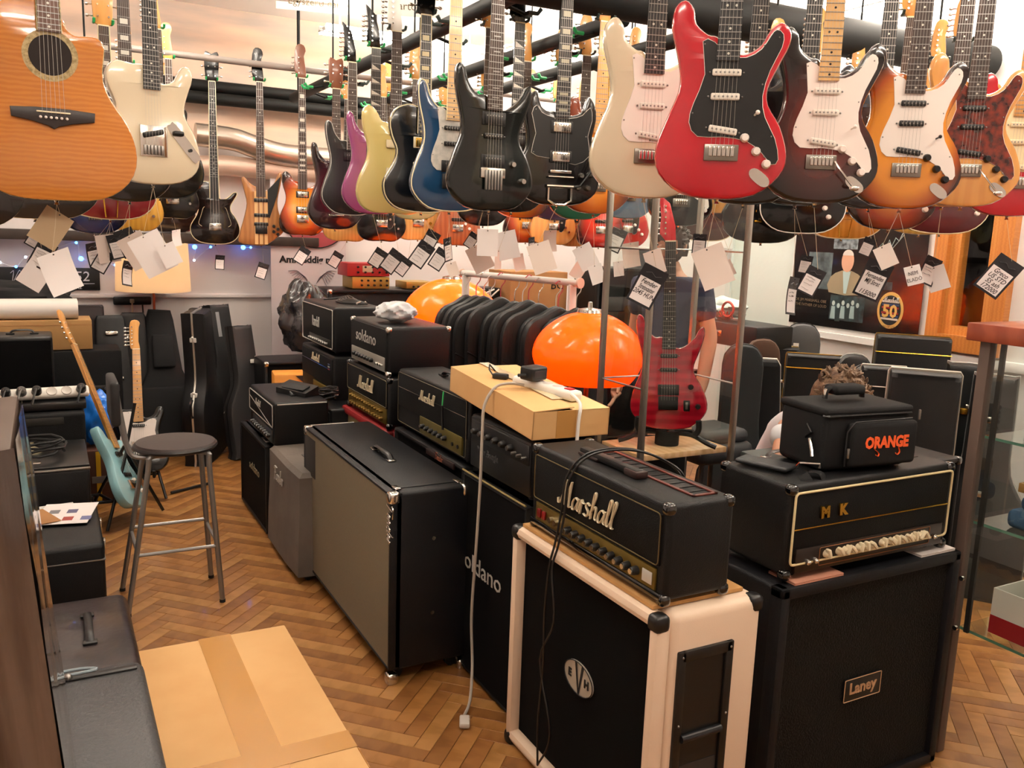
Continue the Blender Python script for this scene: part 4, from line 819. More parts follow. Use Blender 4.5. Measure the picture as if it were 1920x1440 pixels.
    if jack:
        J = smooth_loop([(.03, 0), (.018, .013), (-.018, .013), (-.03, 0), (-.018, -.013), (.018, -.013)], 3)
        c, s_ = cos(R(-38)), sin(R(-38)); jx, jzz = (.098, .055) if jz is None else jz
        MB().prism([(jx+(x*c-z*s_), jzz+(x*s_+z*c)) for x, z in J], yf-.003, yf, 0).build('jack_plate', CHR, T)
    if loc is None: HUNG.append((T, nz, t))
    MB().lathe([(.007, 0), (.004, .006), (.007, .012)], 8, M=Matrix.Translation((0, 0, -.011))).build('strap_button', CHR, T)
    if arm: MB().tube([(.036, yf-.012, b0-.01), (.05, yf-.03, b0-.035), (.085, yf-.028, b0-.075)], .003, 6).ball((.092, yf-.028, b0-.082), (.014, .006, .008), 8).build('tremolo_arm', arm, T)
    return T
CREAMP = paint('cream', 'd3c6aa'); REDP = paint('red', 'b01422', coat=.6); BLKPA = paint('black', '050607', coat=.35); BLUE = paint('blue', '12385a'); MAG = paint('magenta', '8a3a72')
YEL = paint('yellow', 'e2d084'); DRED = burst('burst_dark_red', '4a1620', '30101a', '170a0e'); CHERRY = paint('cherry', '8a1a22')
SB = burst('burst_brown', '6b2018', '3c120f', '0c0707', zc=.2, rz=.24, p=(.3, .6, .88)); SB2 = burst('burst_amber', 'd08326', '9a4413', '1c0d0b', p=(.6, .82, .98)); SB3 = burst('burst_three', 'd08a2a', 'a03c14', '20100c', p=(.35, .66, .95))
NAT = bands('natural_ash', 'd39a55', 'cc9150', 8, 'X', .25, .7, 5, (1, 1, .2)); NATA = bands('flame_maple', 'b8702c', 'c27a32', 26, 'Z', .14, .9, 5, (.35, 1, 1))
AMB = burst('burst_orange', 'd9862f', 'b35a1d', '6b2a14'); GRN = paint('green', '0f4a34'); PUR = paint('purple', '4a3a5e'); WALN = bands('walnut', '6b3f22', '7f5030', 10, 'X', .4, .4, 4, (1, 1, .2))
REDB = burst('burst_red', 'b8301f', '8a1d16', '3a0e0c')
WPU = mat('white_pickup', 'e4ddd2', .4); BLP = BLKP
TG = []   # (guitar key -> phrase, depth) for the price tags
# --- right-hand row, facing the camera
guitar('red double-cutaway guitar with black pickguard and white controls', 'strat', (1343, 374), 2.2, k=6, paintm=REDP, board=EBONY, guard='strat', guardm=PGB, pum=WPU, knobm=PGW, switch=True, frets=21)
guitar('cream double-cutaway guitar hanging behind the red one', 'strat', (1207, 372), 2.44, k=16, paintm=CREAMP, board=EBONY, guard='strat', guardm=PGW, pum=WPU, frets=21, arm=CHR)
guitar('dark red sunburst guitar with pale pickguard and tremolo arm', 'strat', (1527, 382), 2.47, k=14, paintm=SB, board=MAPLEL, neck=MAPLEL, inlaym=INK, guard='strat', guardm=PGW, pum=WPU, switch=True, arm=CHR, frets=21)
guitar('amber sunburst guitar with white pickguard and black pickups', 'strat', (1686, 392), 2.62, k=16, paintm=SB2, board=ROSE, guard='strat', guardm=PGW, pum=BLP, knobm=BLP, switch=True, frets=21)
guitar('natural ash guitar with tortoiseshell pickguard', 'strat', (1800, 388), 2.8, k=16, paintm=NAT, board=ROSE, guard='strat', guardm=PGT, pum=BLP, knobm=BLP, arm=CHR)
guitar('red guitar with cream pickguard and maple neck by the wooden window', 'strat', (1888, 406), 3.0, k=18, paintm=paint('red2', 'b01222'), board=MAPLE, inlaym=INK, guard='strat', guardm=PGC, pum=CRMP)
guitar('black guitar with ebony neck behind the red one', 'strat', (1393, 384), 2.72, k=14, paintm=BLKPA, board=EBONY, pu='ss-', knobs=(), bridge='trem')
guitar('black guitar hanging behind the dark red sunburst one', 'strat', (1490, 386), 2.82, k=14, paintm=paint('blueblack', '10131a'), board=EBONY, pu='ss-', knobs=())
guitar('navy guitar hanging behind the amber sunburst one', 'strat', (1628, 392), 3.0, k=14, paintm=paint('navy', '121b2a'), board=EBONY, pu='ss-', knobs=())
guitar('honey natural guitar hanging behind the tortoiseshell one', 'strat', (1765, 388), 3.08, k=16, paintm=bands('natural_honey', 'dca052', 'cf9146', 14, 'X', .25, .7, 5, (1, 1, .2)), board=ROSE, pu='ss-', knobs=())
# --- row on the first overhead rail, facing -Y
guitar('black guitar with chrome locking vibrato and humbucker', 'super', (916, 396), 3.0, yaw=R(-4), paintm=paint('black_green', '040a09', coat=.35), board=ROSE, pu='hsh', pum=BLP, bridge='floyd', knobs=((.075, .16), (.115, .105)), knobm=CHR, jack=False, inlay='bird', inlaym=STEEL, hs='pt')
guitar('metallic blue guitar with pearl pickguard and maple fretboard', 'super', (842, 397), 3.32, yaw=R(-6), paintm=BLUE, board=MAPLEL, neck=MAPLEL, inlaym=INK, guard='strat', guardm=PGP, pu='ssh', pum=BLP, bridge='black', knobs=(), jack=False, bind=PGC)
guitar('black single-cutaway guitar with gold hardware and cream binding', 'lp', (789, 399), 3.6, yaw=R(-6), paintm=BLKPA, board=EBONY, neck=MAHOG, inlay='block', inlaym=mat('gold_pearl', 'b9a878', .3), pu='gg', bridge='tom', bind=PGC, hs='33', knobm=GOLD, jack=False, hsm=BLKPA)
guitar('pale yellow offset-waist guitar with cream pickups', 'offset', (737, 400), 3.9, yaw=R(-4), paintm=YEL, board=ROSE, pu='pp', pum=PGC, bridge='tom', jack=False, hs='in', hsm=WHT)
guitar('magenta guitar with shark-tooth inlays', 'super', (700, 402), 4.25, yaw=R(-4), paintm=MAG, board=EBONY, inlay='shark', pu='hh', pum=BLP, bridge='black', knobs=((.1, .1),), knobm=BLP, jack=False, hs='pt', hsm=BLKPA)
guitar('black guitar with thin white edge line and dark-stained neck', 'super', (657, 404), 4.6, yaw=R(-2), paintm=bands('black_ash', '08090a', '0e0f10', 20, 'X', .4, .2, 5, (1, 1, .2)), board=ROSE, pu='hh', bridge='black', knobs=(), jack=False, bind=PGP, hs='pt', hsm=BLKPA)
guitar('dark maroon sunburst guitar beside the hanging basses', 'super', (628, 430), 4.98, yaw=R(-2), paintm=DRED, board=ROSE, pu='hh', bridge='tom', knobs=(), jack=False, hs='33', hsm=MAHOG, bind=None)
guitar('two-horned black guitar with chrome pickups and long vibrato arm', 'sg', (1043, 386), 3.3, yaw=R(-12), paintm=paint('black_brown', '070505', coat=.35), neck=MAHOG, board=EBONY, inlay='block', inlaym=mat('dim_pearl', '9a947f', .3), pu='cc', bridge='bigs', guard='sg', guardm=PGB, knobs=((.085, .115), (.125, .12), (.075, .07), (.115, .07)), knobm=CHR, jack=False, hs='33', bind=None)
guitar('black guitar with shark-tooth inlays behind the two-horned one', 'super', (958, 398), 3.75, yaw=R(-4), paintm=BLKPA, board=EBONY, inlay='shark', pu='hh', knobs=(), jack=False, hs='pt', hsm=BLKPA)
guitar('dark blue guitar hanging between the chrome vibrato and blue guitars', 'super', (905, 394), 3.9, yaw=R(-2), paintm=paint('deep_blue', '101a30'), board=ROSE, pu='hh', knobs=(), jack=False)
# --- further rows at half height (only lower bouts and necks show)
for lb, st, px, d, pmx, kw in (
 ('orange sunburst guitar with brown maple neck beside the cream one', 'strat', (1112, 401), 3.7, AMB, dict(board=MAPLE, inlaym=INK, pu='ss-', knobs=())),
 ('yellow-necked pale guitar behind the orange sunburst one', 'strat', (1118, 396), 4.4, CREAMP, dict(board=mat('yellow_maple', 'd8b23c', .3), neck=mat('yellow_maple', 'd8b23c', .3), inlaym=INK, pu='ss-', knobs=(), guard='strat')),
 ('green guitar behind the two-horned black one', 'strat', (1082, 412), 4.3, GRN, dict(pu='hh', knobs=(), board=ROSE)),
 ('purple guitar between the green and amber ones', 'strat', (1040, 413), 4.6, PUR, dict(pu='hh', knobs=())),
 ('amber sunburst guitar next to the purple one', 'strat', (975, 409), 4.5, SB2, dict(pu='hh', knobs=(), board=ROSE)),
 ('light blue guitar seen behind the glass case post', 'strat', (1172, 410), 4.6, paint('sky', '6f8fae'), dict(pu='hh', knobs=())),
 ('black double-neck-stripe guitar with white stripes above the paper tags', 'strat', (905, 424), 5.2, BLKPA, dict(pu='hh', knobs=(), guard='strat', guardm=PGW)),
 ('mint green guitar peeking below the pale yellow one', 'strat', (775, 412), 5.0, paint('mint', 'b9c08a'), dict(pu='ss-', knobs=(), guard='strat', guardm=PGB)),
 ):
    guitar(lb, st, px, d, yaw=R(-10), paintm=pmx, jack=False, **kw)
def bassg(lb, px, d, pmx, st='offset', **kw):
    kw = dict(dict(bass=True, pu='bb', pum=BLP, bridge='bassb', jack=False, hs='in', name='bass_guitar', cat='bass', scale=1.03, yaw=R(-12)), **kw)
    return guitar(lb, st, px, d, paintm=pmx, **kw)
for lb, px, d, pmx, kw in (
 ('natural blond bass below the maroon sunburst guitar', (650, 452), 6.3, bands('blond', 'cfa05a', 'c39450', 12, 'X', .3, .6, 4, (1, 1, .2)), {}),
 ('black bass with a hanging strap beside the blond basses', (715, 452), 6.2, BLKPA, dict(guard='half', guardm=PGB, knobm=CHR)),
 ('natural blond bass with gold bridge beside the brown ones', (783, 450), 6.3, MATS['blond'], dict(knobm=GOLD)),
 ('reddish brown bass right of the gold-bridged blond bass', (828, 456), 6.45, WALN, {}),
 ('warm brown bass behind the white paper tags', (856, 460), 6.3, bands('redwood', '8a4522', '9c5630', 10, 'X', .3, .6, 4, (1, 1, .2)), {}),
 ('brown sunburst bass with dark knobs row', (985, 455), 6.3, SB3, dict(knobm=CHR)),
 ('honey bass with black knob plate', (1035, 458), 6.3, NAT, dict(guard='half', guardm=PGB, knobm=CHR)),
 ('tan bass with gold bridge next to the red sunburst bass', (1082, 462), 6.4, bands('tan_wood', 'b98a4c', 'ad7d40', 12, 'X', .3, .6, 4, (1, 1, .2)), {}),
 ('red sunburst bass left of the glass case post', (1122, 464), 6.2, REDB, {}),
 ('bright red bass seen through the glass case', (1172, 462), 6.3, paint('fire', 'a8231c'), dict(guard='half', guardm=PGB)),
 ('orange bass hanging between the yellow and blue guitars', (728, 430), 6.5, AMB, {}),
 ): bassg(lb, px, d, pmx, **kw)
# --- basses on the back wall
bassg('dark brown semi-hollow bass with cream binding and f-holes', (404, 458), 5.95, paint('dark_brown', '140a07'), 'lp', scale=.98, nut=1.07, bind=PGC, board=EBONY, hs='33', hsm=BLKPA, pu='', knobs=(), t=.05, yaw=R(-8))
o = [c for c in COL.objects if c.get('label', '').startswith('dark brown semi-hollow')][0]
for s in (-1, 1): MB().tube(smooth_loop([(s*.085, -.027, .12), (s*.105, -.027, .14), (s*.09, -.027, .19), (s*.075, -.027, .24), (s*.065, -.027, .25)], 4, False), .004, 5, flat=.3).build('sound_hole', PGC, o)
bassg('natural walnut bass with pale neck stripes and long horn', (490, 459), 5.95, bands('mahogany_nat', 'a06a38', '8f5c2e', 10, 'X', .35, .5, 4, (1, 1, .2)), 'thorn', pu='bbb', puz=(.30, .20, .14), bridge='black', hs='in', hsm=BLKPA, knobs=((.09, .14), (.12, .12), (.09, .1), (.12, .08)), knobm=BLP, scale=.92, nut=1.07, yaw=R(-8))
o = [c for c in COL.objects if c.get('label', '').startswith('natural walnut bass')][0]
for x in (-.032, .0, .032): MB().box(x-.011, x+.011, -.0236, -.022, .004, .36).build('neck_stripe', MAPLEL, o)
MB().prism([(.045, .37), (.132, .465), (.105, .33), (.055, .18), (.045, .2)], -.025, -.022, 0).build('pickguard', BLKP, o)
bassg('three-tone sunburst bass with chrome pickup covers', (567, 441), 5.95, SB3, scale=.92, nut=1.03, pu='cc', board=ROSE, inlay='block', hs='in', hsm=MAHOG, guard=None, yaw=R(-8), knobs=())
bassg('black bass with chrome bridge above the lampshade', (325, 409), 5.6, BLKPA, pu='', knobs=((.10, .16), (.11, .1)), knobm=CHR, yaw=R(-8), scale=.95)
bassg('dark brown bass with gold bridge below the black bass', (322, 434), 6.5, paint('umber', '24120c'), yaw=R(-8), pu='b', pum=GOLD, knobs=())
bassg('gold-yellow bass peeking beside the lampshade', (252, 432), 5.4, bands('gold_wood', 'b98a30', 'ad7d28', 10, 'X', .3, .6, 4, (1, 1, .2)), yaw=R(-8), knobm=CHR)
# --- left-hand group
guitar('glossy flamed natural acoustic guitar with cutaway', 'acou', (106, 376), 2.37, k=4, paintm=NATA, name='acoustic_guitar', t=.10, neck=MAHOG, board=mat('rosewood_light', '5a3d33', .5, var=(60, '6a4a3e'), scale=(1, 1, .1)), pu='', guard=None, bridge='flat', bz=.222, knobs=(), jack=False, bind=mat('abalone', 'b9a878', .3, var=(120, '6f6a4c')), hs='33', frets=20, nut=.222+.645, inlay='dot', bbev=.004)
o = [c for c in COL.objects if c.get('label', '').startswith('glossy flamed')][0]
sh = MB().lathe([(.066, 0), (.066, .0008)], 32, M=Matrix.Translation((0, -.05, .372)) @ Matrix.Rotation(pi/2, 4, 'X')).build('rosette', mat('rosette', 'b8a274', .25, var=(150, '8d7a50'), coat=.6), o)
MB().lathe([(.051, 0), (.051, .0014)], 32, M=Matrix.Translation((0, -.05, .372)) @ Matrix.Rotation(pi/2, 4, 'X')).build('sound_hole', mat('hole_dark', '1a0f0a', .8), sh)
guitar('cream single-cutaway guitar with one chrome bridge pickup', 'tele', (287, 346), 3.06, k=14, paintm=CREAMP, board=EBONY, neck=EBONY, bridge='telep', pu='', knobs=(), jack=False, hs='tele')
o = [c for c in COL.objects if c.get('label', '').startswith('cream single')][0]
c_, s_ = cos(R(-52)), sin(R(-52)); J = smooth_loop([(.075, 0), (.065, .016), (-.065, .016), (-.075, 0), (-.065, -.016), (.065, -.016)], 3)
cp = MB().prism([(.105+(x*c_-z*s_), .15+(x*s_+z*c_)) for x, z in J], -.0245, -.022, 0).build('control_plate', CHR, o)
MB().rbox(-.018, .018, -.04, -.024, -.009, .009, .006, 2, M=Matrix.Translation((.085, 0, .18))).build('knob', BLKP, cp); MB().cyl((.125, -.024, .125), (.125, -.034, .125), .006, 8).build('switch', BLKP, cp)
for lb, st, px, d, pmx, kw in (
 ('black acoustic guitar with cream edge behind the flamed one', 'acou', (66, 410), 2.95, paint('black_wood', '100d0c'), dict(t=.10, bind=PGC, bridge='', name='acoustic_guitar', bbev=.004)),
 ('dark acoustic guitar at the end of the row by the flamed one', 'acou', (-92, 428), 2.7, paint('brown_black', '170e0c'), dict(t=.10, bind=PGC, bridge='', name='acoustic_guitar', bbev=.004)),
 ('red semi-hollow guitar with cream edge below the cream one', 'lp', (207, 412), 3.75, CHERRY, dict(scale=1.15, bind=PGC, bridge='trap', inlay='block', hs='33', t=.06)),
 ('black double-cutaway guitar below the cream single-cutaway', 'strat', (243, 378), 3.5, BLKPA, dict(bridge='', inlay='block')),
 ('blue sunburst guitar below the red semi-hollow one', 'strat', (178, 438), 4.5, burst('burst_blue', '2c3a6a', '1a2148', '0b0c18'), dict(bridge='floyd')),
 ('black acoustic bass guitar behind the cream single-cutaway', 'acou', (300, 372), 4.2, BLKPA, dict(t=.08, bridge='', name='acoustic_guitar', bind=PGB)),
 ): guitar(lb, st, px, d, k=8, paintm=pmx, pu='', knobs=(), jack=False, board=ROSE, **kw)
# --- hollow bodies hanging low behind the right-hand row
for lb, st, px, d, pmx, kw in (
 ('black single-cutaway guitar with gold hardware hanging low', 'lp', (1426, 456), 4.0, BLKPA, dict(scale=1.15, pu='gg', bridge='tom')),
 ('black round-bodied guitar with wide white edge', 'round', (1497, 438), 3.9, BLKPA, dict(bind=mat('white_edge', 'e9e6df', .4), scale=.95, t=.08, bridge='')),
 ('honey blond archtop guitar with wire tailpiece', 'round', (1577, 448), 4.3, bands('honey_top', 'c8862f', 'bb7a26', 10, 'X', .2, .8, 4, (1, 1, .2)), dict(bind=PGC, t=.08, bridge='trap')),
 ('three-tone sunburst guitar low beside the blond archtop', 'strat', (1665, 431), 3.35, SB3, dict(bridge='')),
 ('dark maroon round guitar with cream edge low by the window', 'lp', (1760, 439), 3.8, paint('maroon', '4a1018'), dict(scale=1.15, bind=PGC, bridge='')),
 ('straw yellow guitar low behind the maroon one', 'lp', (1722, 440), 4.1, bands('straw_top', 'c59a4a', 'b88d40', 10, 'X', .2, .8, 4, (1, 1, .2)), dict(bridge='')),
 ('brown semi-hollow guitar with cream edge seen through the glass case', 'round', (1318, 452), 5.0, paint('brown_red', '4a2018'), dict(bind=PGC, scale=.95, t=.07, bridge='')),
 ('blond guitar with bent vibrato arm seen through the glass case', 'strat', (1338, 400), 4.4, NAT, dict(bridge='trem', arm=CHR)),
 ('black guitar with white pickguard seen through the glass case', 'strat', (1272, 424), 4.3, BLKPA, dict(guard='strat', guardm=PGW, bridge='trem')),
 ('dark round-bodied guitar with brass edge beside the glass case', 'round', (1392, 424), 4.5, paint('dark_walnut', '1f1310'), dict(bind=GOLD, scale=.9, t=.08, bridge='')),
 ): guitar(lb, st, px, d, k=14, paintm=pmx, jack=False, knobs=((.1, .12), (.12, .08)), board=ROSE, **dict(dict(pu=''), **kw))
# --- yoke hangers carrying the guitars
for T, nz, th in HUNG:
    P = T.location+V((0, 0, nz)); wall = T.location.y > 6.25; kd = T['label']
    h = thing('guitar_hanger', 'black yoke hanger of the '+' '.join(kd.split()[:11]), 'hanger', P, T.rotation_euler, 'yoke hangers above the guitars')
    yn = -th/2+.006
    for s in (-1, 1): MB().tube([(s*.022, yn+.03, .018), (s*.034, yn+.012, .012), (s*.036, yn-.018, .012), (s*.036, yn-.026, .024)], .006, 6).build('prong', GRN2 if P.y < 4 else GREEN, h)
    MB().cyl((-.03, yn+.03, .018), (.03, yn+.03, .018), .006, 6).build('yoke_bar', BPIPE, h)
    if wall: MB().cyl((0, yn+.03, .018), (0, yn+.03+(YB-.02-P.y)/max(.5, cos(T.rotation_euler.z)), .018), .007, 6).build('arm', BPIPE, h)
    elif P.y > 5.5 and P.x < 2.0: MB().tube([(0, yn+.03, .018), (0, yn+.06, .03), (0, yn+.06, max(.06, RLZ-P.z+.012))], .009, 6).build('rod', BPIPE, h)
    else: MB().tube([(0, yn+.03, .018), (0, yn+.06, .03), (0, yn+.06, CEIL-P.z)], .005, 6).build('rod', BPIPE, h)
# ------------------------------------------------------------------ price tags
TB = mat('tag_black', '15141a', .5); HAND = mat('tag_ink', '2a2528', .7); TPRINT = mat('tag_print', '8f8d90', .6)
def price_tag(px, py, L, d, kind, on, rot=0, yaw=0, words=None, curl=0, top=None):
    """L: tag height in photo pixels at this distance"""
    def _sc(g):
        q = proj(g[0].location); return abs(q[0]-px)+60*abs(q[2]-d)+(400 if q[1] > py-.3*L else 0)
    g = min(HUNG, key=_sc); gd = proj(g[0].location)[2]; d = gd+.03 if abs(gd-d) < .8 else d
    P = atD(px, py, d); H = L*d/FPX; Wd = H*.66 if kind == 'b' else H*.78
    yw = -math.atan2(P.x, P.y)+R(yaw)
    lb = {'b': 'black-bordered price tag', 'w': 'blank white paper tag', 'k': 'blank brown card tag'}[kind]+' hanging by '+on
    T = thing('price_tag', lb, 'tag', P, (0, R(rot), yw), 'price tags hanging from the guitars')
    def sheet(x0, x1, z0, z1, y):
        mb = MB(); n = 6; vs = []
        for i in range(n+1):
            z = z0+(z1-z0)*i/n; yy = y-curl*H*((z/H)**2); vs += [(x0, yy, z), (x1, yy, z)]
        return mb.add(vs, [(2*i, 2*i+1, 2*i+3, 2*i+2) for i in range(n)])
    m0 = {'b': TB, 'w': PAPER if len(lb) % 2 else PAPERW, 'k': KRAFT}[kind]
    card = MB().add(sheet(-Wd/2, Wd/2, -H/2, H/2, 0).v+sheet(-Wd/2, Wd/2, -H/2, H/2, .0008).v, [(2*i, 2*i+1, 2*i+3, 2*i+2) for i in range(6)]+[(14+2*i+2, 14+2*i+3, 14+2*i+1, 14+2*i) for i in range(6)]).build('card', m0, T)
    if kind == 'b':
        sheet(-Wd*.42, Wd*.42, -H*.44, H*.18, -.0008).build('label_field', PAPER, T)
        MB().tube([(-Wd*.3, -.0012-curl*H*.12, H*.30), (-.1*Wd, -.0012-curl*H*.12, H*.36), (Wd*.1, -.0012-curl*H*.12, H*.29), (Wd*.3, -.0012-curl*H*.12, H*.35)], H*.03, 4, flat=.1).build('emblem', TPRINT, T)
        ws = words or None
        if ws:
            for k, s in enumerate(ws): text(s, H*.17, HAND, T, (0, -.0016-curl*H*.02, H*(.09-.15*k)), ext=.0001, shear=.3, name='handwriting', sx=min(.85, Wd*.78/max(1e-3, len(s)*H*.17*.52)), off=.0002) if s else None
        else:
            mb = MB(); rr = random.Random(int(px*7+py))
            for k, zz in enumerate((.10, 0, -.14, -.33)):
                n = 7; mb.tube([(Wd*(-.32+.6*i/n*(.8 if k != 3 else .7)), -.0014, H*(zz+rr.uniform(-.022, .022))) for i in range(n+1)], H*.011, 3, flat=.3)
            mb.build('handwriting', HAND, T)
    z = H*.46; MB().cyl((0, -.002-curl*H*.2, z-.002), (0, .002, z-.002), .0022, 6).build('eyelet', INK, T)
    MW = Matrix.Translation(P) @ Euler((0, R(rot), yw)).to_matrix().to_4x4()
    if g:
        E_ = MW.inverted() @ (g[0].location+V((0, 0, -.008))); MB().tube([(0, 0, z), tuple(V((0, 0, z)).lerp(E_, .5)+V((.0, -.003, 0))), tuple(E_)], .0006, 4).build('string', mat('tag_string', 'c9b79a', .7), T)
    return T
TAGS = [
 (95, 428, 68, 2.6, 'k', 'the flamed acoustic', 33, 10), (66, 447, 36, 2.9, 'b', 'the flamed acoustic, half hidden by the brown card', 33, 0), (80, 478, 52, 2.95, 'b', 'the black acoustic with cream edge', 28, 0), (68, 513, 58, 3.0, 'w', 'the black acoustic, partly under a price tag', 35, 10), (112, 510, 78, 2.8, 'w', 'the black acoustic, curling at its lower end', -20, 25, None, .25),
 (176, 478, 46, 3.8, 'b', 'the blue sunburst guitar, curled', -10, 40, None, .2), (192, 490, 42, 3.8, 'b', 'the blue sunburst guitar, lying flat', 30, 0), (203, 466, 52, 3.7, 'w', 'the red semi-hollow guitar, next to a price tag', -8, 20), (221, 462, 46, 3.7, 'b', 'the red semi-hollow guitar, upright', -14, 0), (240, 455, 52, 3.55, 'b', 'the black double-cutaway below the cream one', -22, 0), (258, 470, 62, 3.5, 'w', 'the black double-cutaway, behind a larger blank tag', -30, 0), (287, 476, 76, 3.1, 'w', 'the cream single-cutaway', -28, 0), (318, 478, 42, 3.4, 'w', 'the cream single-cutaway, small and grey at its edge', -25, 0), (238, 513, 46, 3.9, 'b', 'the gold-yellow bass, twisted sideways', 10, 55, None, .25), (331, 446, 30, 5.4, 'w', 'the black bass above the lampshade', -8, 50, None, .2), (412, 492, 27, 6.5, 'b', 'the semi-hollow bass', 4, 20, None, .2), (491, 508, 30, 6.45, 'b', 'the walnut bass with neck stripes', 18, 10),
 (566, 479, 32, 6.4, 'b', 'the three-tone sunburst bass', 32, 0), (629, 487, 30, 6.2, 'b', 'the maroon sunburst guitar', 30, 0), (708, 484, 36, 4.6, 'b', 'the black guitar with white edge line', 32, 0), (735, 490, 44, 4.3, 'b', 'the magenta guitar', 36, 0), (756, 500, 34, 4.5, 'b', 'the magenta guitar, lower of its pair', 36, 0), (790, 477, 48, 3.9, 'b', 'the pale yellow guitar', 34, 0), (806, 452, 40, 3.95, 'b', 'the pale yellow guitar, upper of its pair', 28, 0), (823, 486, 40, 3.6, 'b', 'the gold-hardware black guitar', 32, 0), (840, 468, 44, 3.6, 'b', 'the gold-hardware black guitar, turned edgeways', -10, 60), (849, 505, 26, 3.7, 'w', 'the gold-hardware black guitar, small', -20, 10),
 (884, 451, 30, 4.4, 'b', 'the metallic blue guitar', 32, 0), (914, 455, 50, 3.1, 'w', 'the chrome vibrato guitar on a yellow string', 0, 0), (900, 484, 50, 3.6, 'w', 'the metallic blue guitar, behind an upright one', -28, 0), (951, 460, 52, 3.3, 'w', 'the shark-tooth black guitar', -14, 0), (934, 487, 36, 3.5, 'w', 'the dark blue guitar, turned edgeways', 0, 65), (973, 492, 30, 4.2, 'w', 'the amber sunburst guitar, small and curled', -16, 30, None, .2), (1016, 483, 56, 3.5, 'w', 'the two-horned black guitar', -20, 0), (1031, 452, 40, 4.5, 'w', 'the purple guitar', -4, 40, None, .2), (997, 462, 34, 4.6, 'b', 'the purple guitar, turned edgeways', -6, 60), (1099, 482, 46, 4.0, 'w', 'the green guitar', -30, 0), (1084, 508, 30, 4.2, 'w', 'the green guitar, small lower one', 30, 0), (1119, 514, 36, 3.9, 'w', 'the orange sunburst guitar beside the glass post', -20, 20), (1155, 450, 44, 3.7, 'b', 'the orange sunburst guitar', 22, 0),
 (1183, 478, 46, 3.9, 'w', 'the light blue guitar, curled', -10, 30, None, .2), (1160, 504, 28, 4.0, 'w', 'the light blue guitar, small lower one', -8, 30), (1214, 537, 76, 2.3, 'b', 'the cream double-cutaway guitar, written in ink', 25, 0, ['Fender', 'Stratocaster', '2045 HUN', '185.000'], .12, .1), (1228, 492, 46, 2.6, 'w', 'the cream double-cutaway guitar', -20, 20), (1311, 458, 38, 3.0, 'b', 'the black guitar with ebony neck', 2, 0), (1337, 500, 76, 2.35, 'w', 'the red double-cutaway guitar', -24, 0, None, .1), (1364, 504, 30, 2.6, 'w', 'the red double-cutaway guitar, smaller one behind', -28, 0), (1364, 478, 24, 4.2, 'w', 'the blond guitar with bent vibrato arm', 4, 40),
 (1510, 496, 34, 3.0, 'b', 'the black guitar behind the dark red sunburst one', 8, 0), (1521, 527, 52, 2.75, 'b', 'the dark red sunburst guitar', 24, 0), (1484, 555, 70, 2.7, 'b', 'the dark red sunburst guitar, turned edgeways', 6, 68, None, .15), (1626, 463, 34, 3.3, 'b', 'the navy guitar', 20, 0), (1637, 525, 72, 2.5, 'b', 'the amber sunburst guitar, written in ink', 20, 0, ['Fernandes', 'MIJ Strat', '', '115000'], 0, .12), (1661, 481, 42, 2.75, 'w', 'the amber sunburst guitar', -28, 0), (1713, 516, 36, 3.0, 'w', 'the honey natural guitar, with capital letters', -18, 0), (1742, 508, 52, 2.75, 'b', 'the natural ash guitar, curled', 20, 35, None, .2), (1757, 522, 46, 2.85, 'w', 'the natural ash guitar', -22, 0), (1872, 518, 74, 2.9, 'b', 'the red guitar with cream pickguard, written in ink', 33, 0, ['Greco', 'US STD', '5S ash', '172000'], 0, .12)]
for q in TAGS:
    T = price_tag(*q)
    if q[0] == 1713:
        for k_, s_ in enumerate(('NEM', 'ELADÓ')): text(s_, .016, HAND, T, (0, -.0016, .006-.02*k_), ext=.0001, name='handwriting', sx=.85)
# ------------------------------------------------------------------ lamps
ORG = translucent('orange_plastic', 'ff9a1e', .5, .7)
def point_light(name, parent, loc, watts, col, r=.04):
    l = bpy.data.lights.new(name, 'POINT'); l.energy = watts; l.color = col; l.shadow_soft_size = r
    o = bpy.data.objects.new(name, l); COL.objects.link(o); o.parent = parent; o.location = loc
def mushroom_lamp(label, P, R_, hh, watts, shade=None):
    """P: centre of the lower rim"""
    t = thing('orange_lamp', label, 'lamp', (P.x, P.y, 0)); z = P.z
    prof = [(.80, 0), (.9, .12), (.98, .28), (1.0, .40), (.96, .54), (.84, .70), (.65, .84), (.43, .94), (.2, .99), (.03, 1.0)]
    prof = [(r*R_, z+q*hh) for r, q in smooth_loop(prof, 3, False)]
    MB().lathe(prof + [(r*.985, zz-.003) for r, zz in prof[::-1]], 40).build('lamp_shade', shade or ORG, t)
    MB().lathe([(.06, z+hh-.002), (.055, z+hh+.012), (.012, z+hh+.02), (.01, z+hh+.045), (.001, z+hh+.047)], 20).build('top_cap', CHR, t)
    MB().cyl((0, 0, .03), (0, 0, z+hh*.3), .012, 10).build('pole', mat('lamp_wood', '8a5a34', .5), t)
    MB().lathe([(.15, 0), (.15, .015), (.03, .03), (.012, .035)], 24).build('base', mat('lamp_wood', '8a5a34', .5), t)
    MB().ball((0, 0, z+hh*.45), .03, 10).build('bulb', mat('bulb_glow', (1, .85, .6), .4, emit=6), t)
    point_light('bulb_light', t, (0, 0, z+hh*.74), watts, (1, .80, .50), .05)
P2 = atD(1100, 712, 3.95); mushroom_lamp('orange mushroom lamp in front of the black gig bags', P2, .254, .31, 17)
P1 = atD(844, 634, 5.4); mushroom_lamp('orange mushroom lamp behind the chrome-cornered amplifier', P1, .30, .37, 210)
P3 = V((XR+.45, wy0+.32, 1.10))
# globe added behind the pane, standing in for an orange reflection in the glass
mushroom_lamp('dim orange globe added behind the window pane as a reflection', P3, .27, .46, .6, translucent('amber_reflection', 'b8621c', .3, .5))
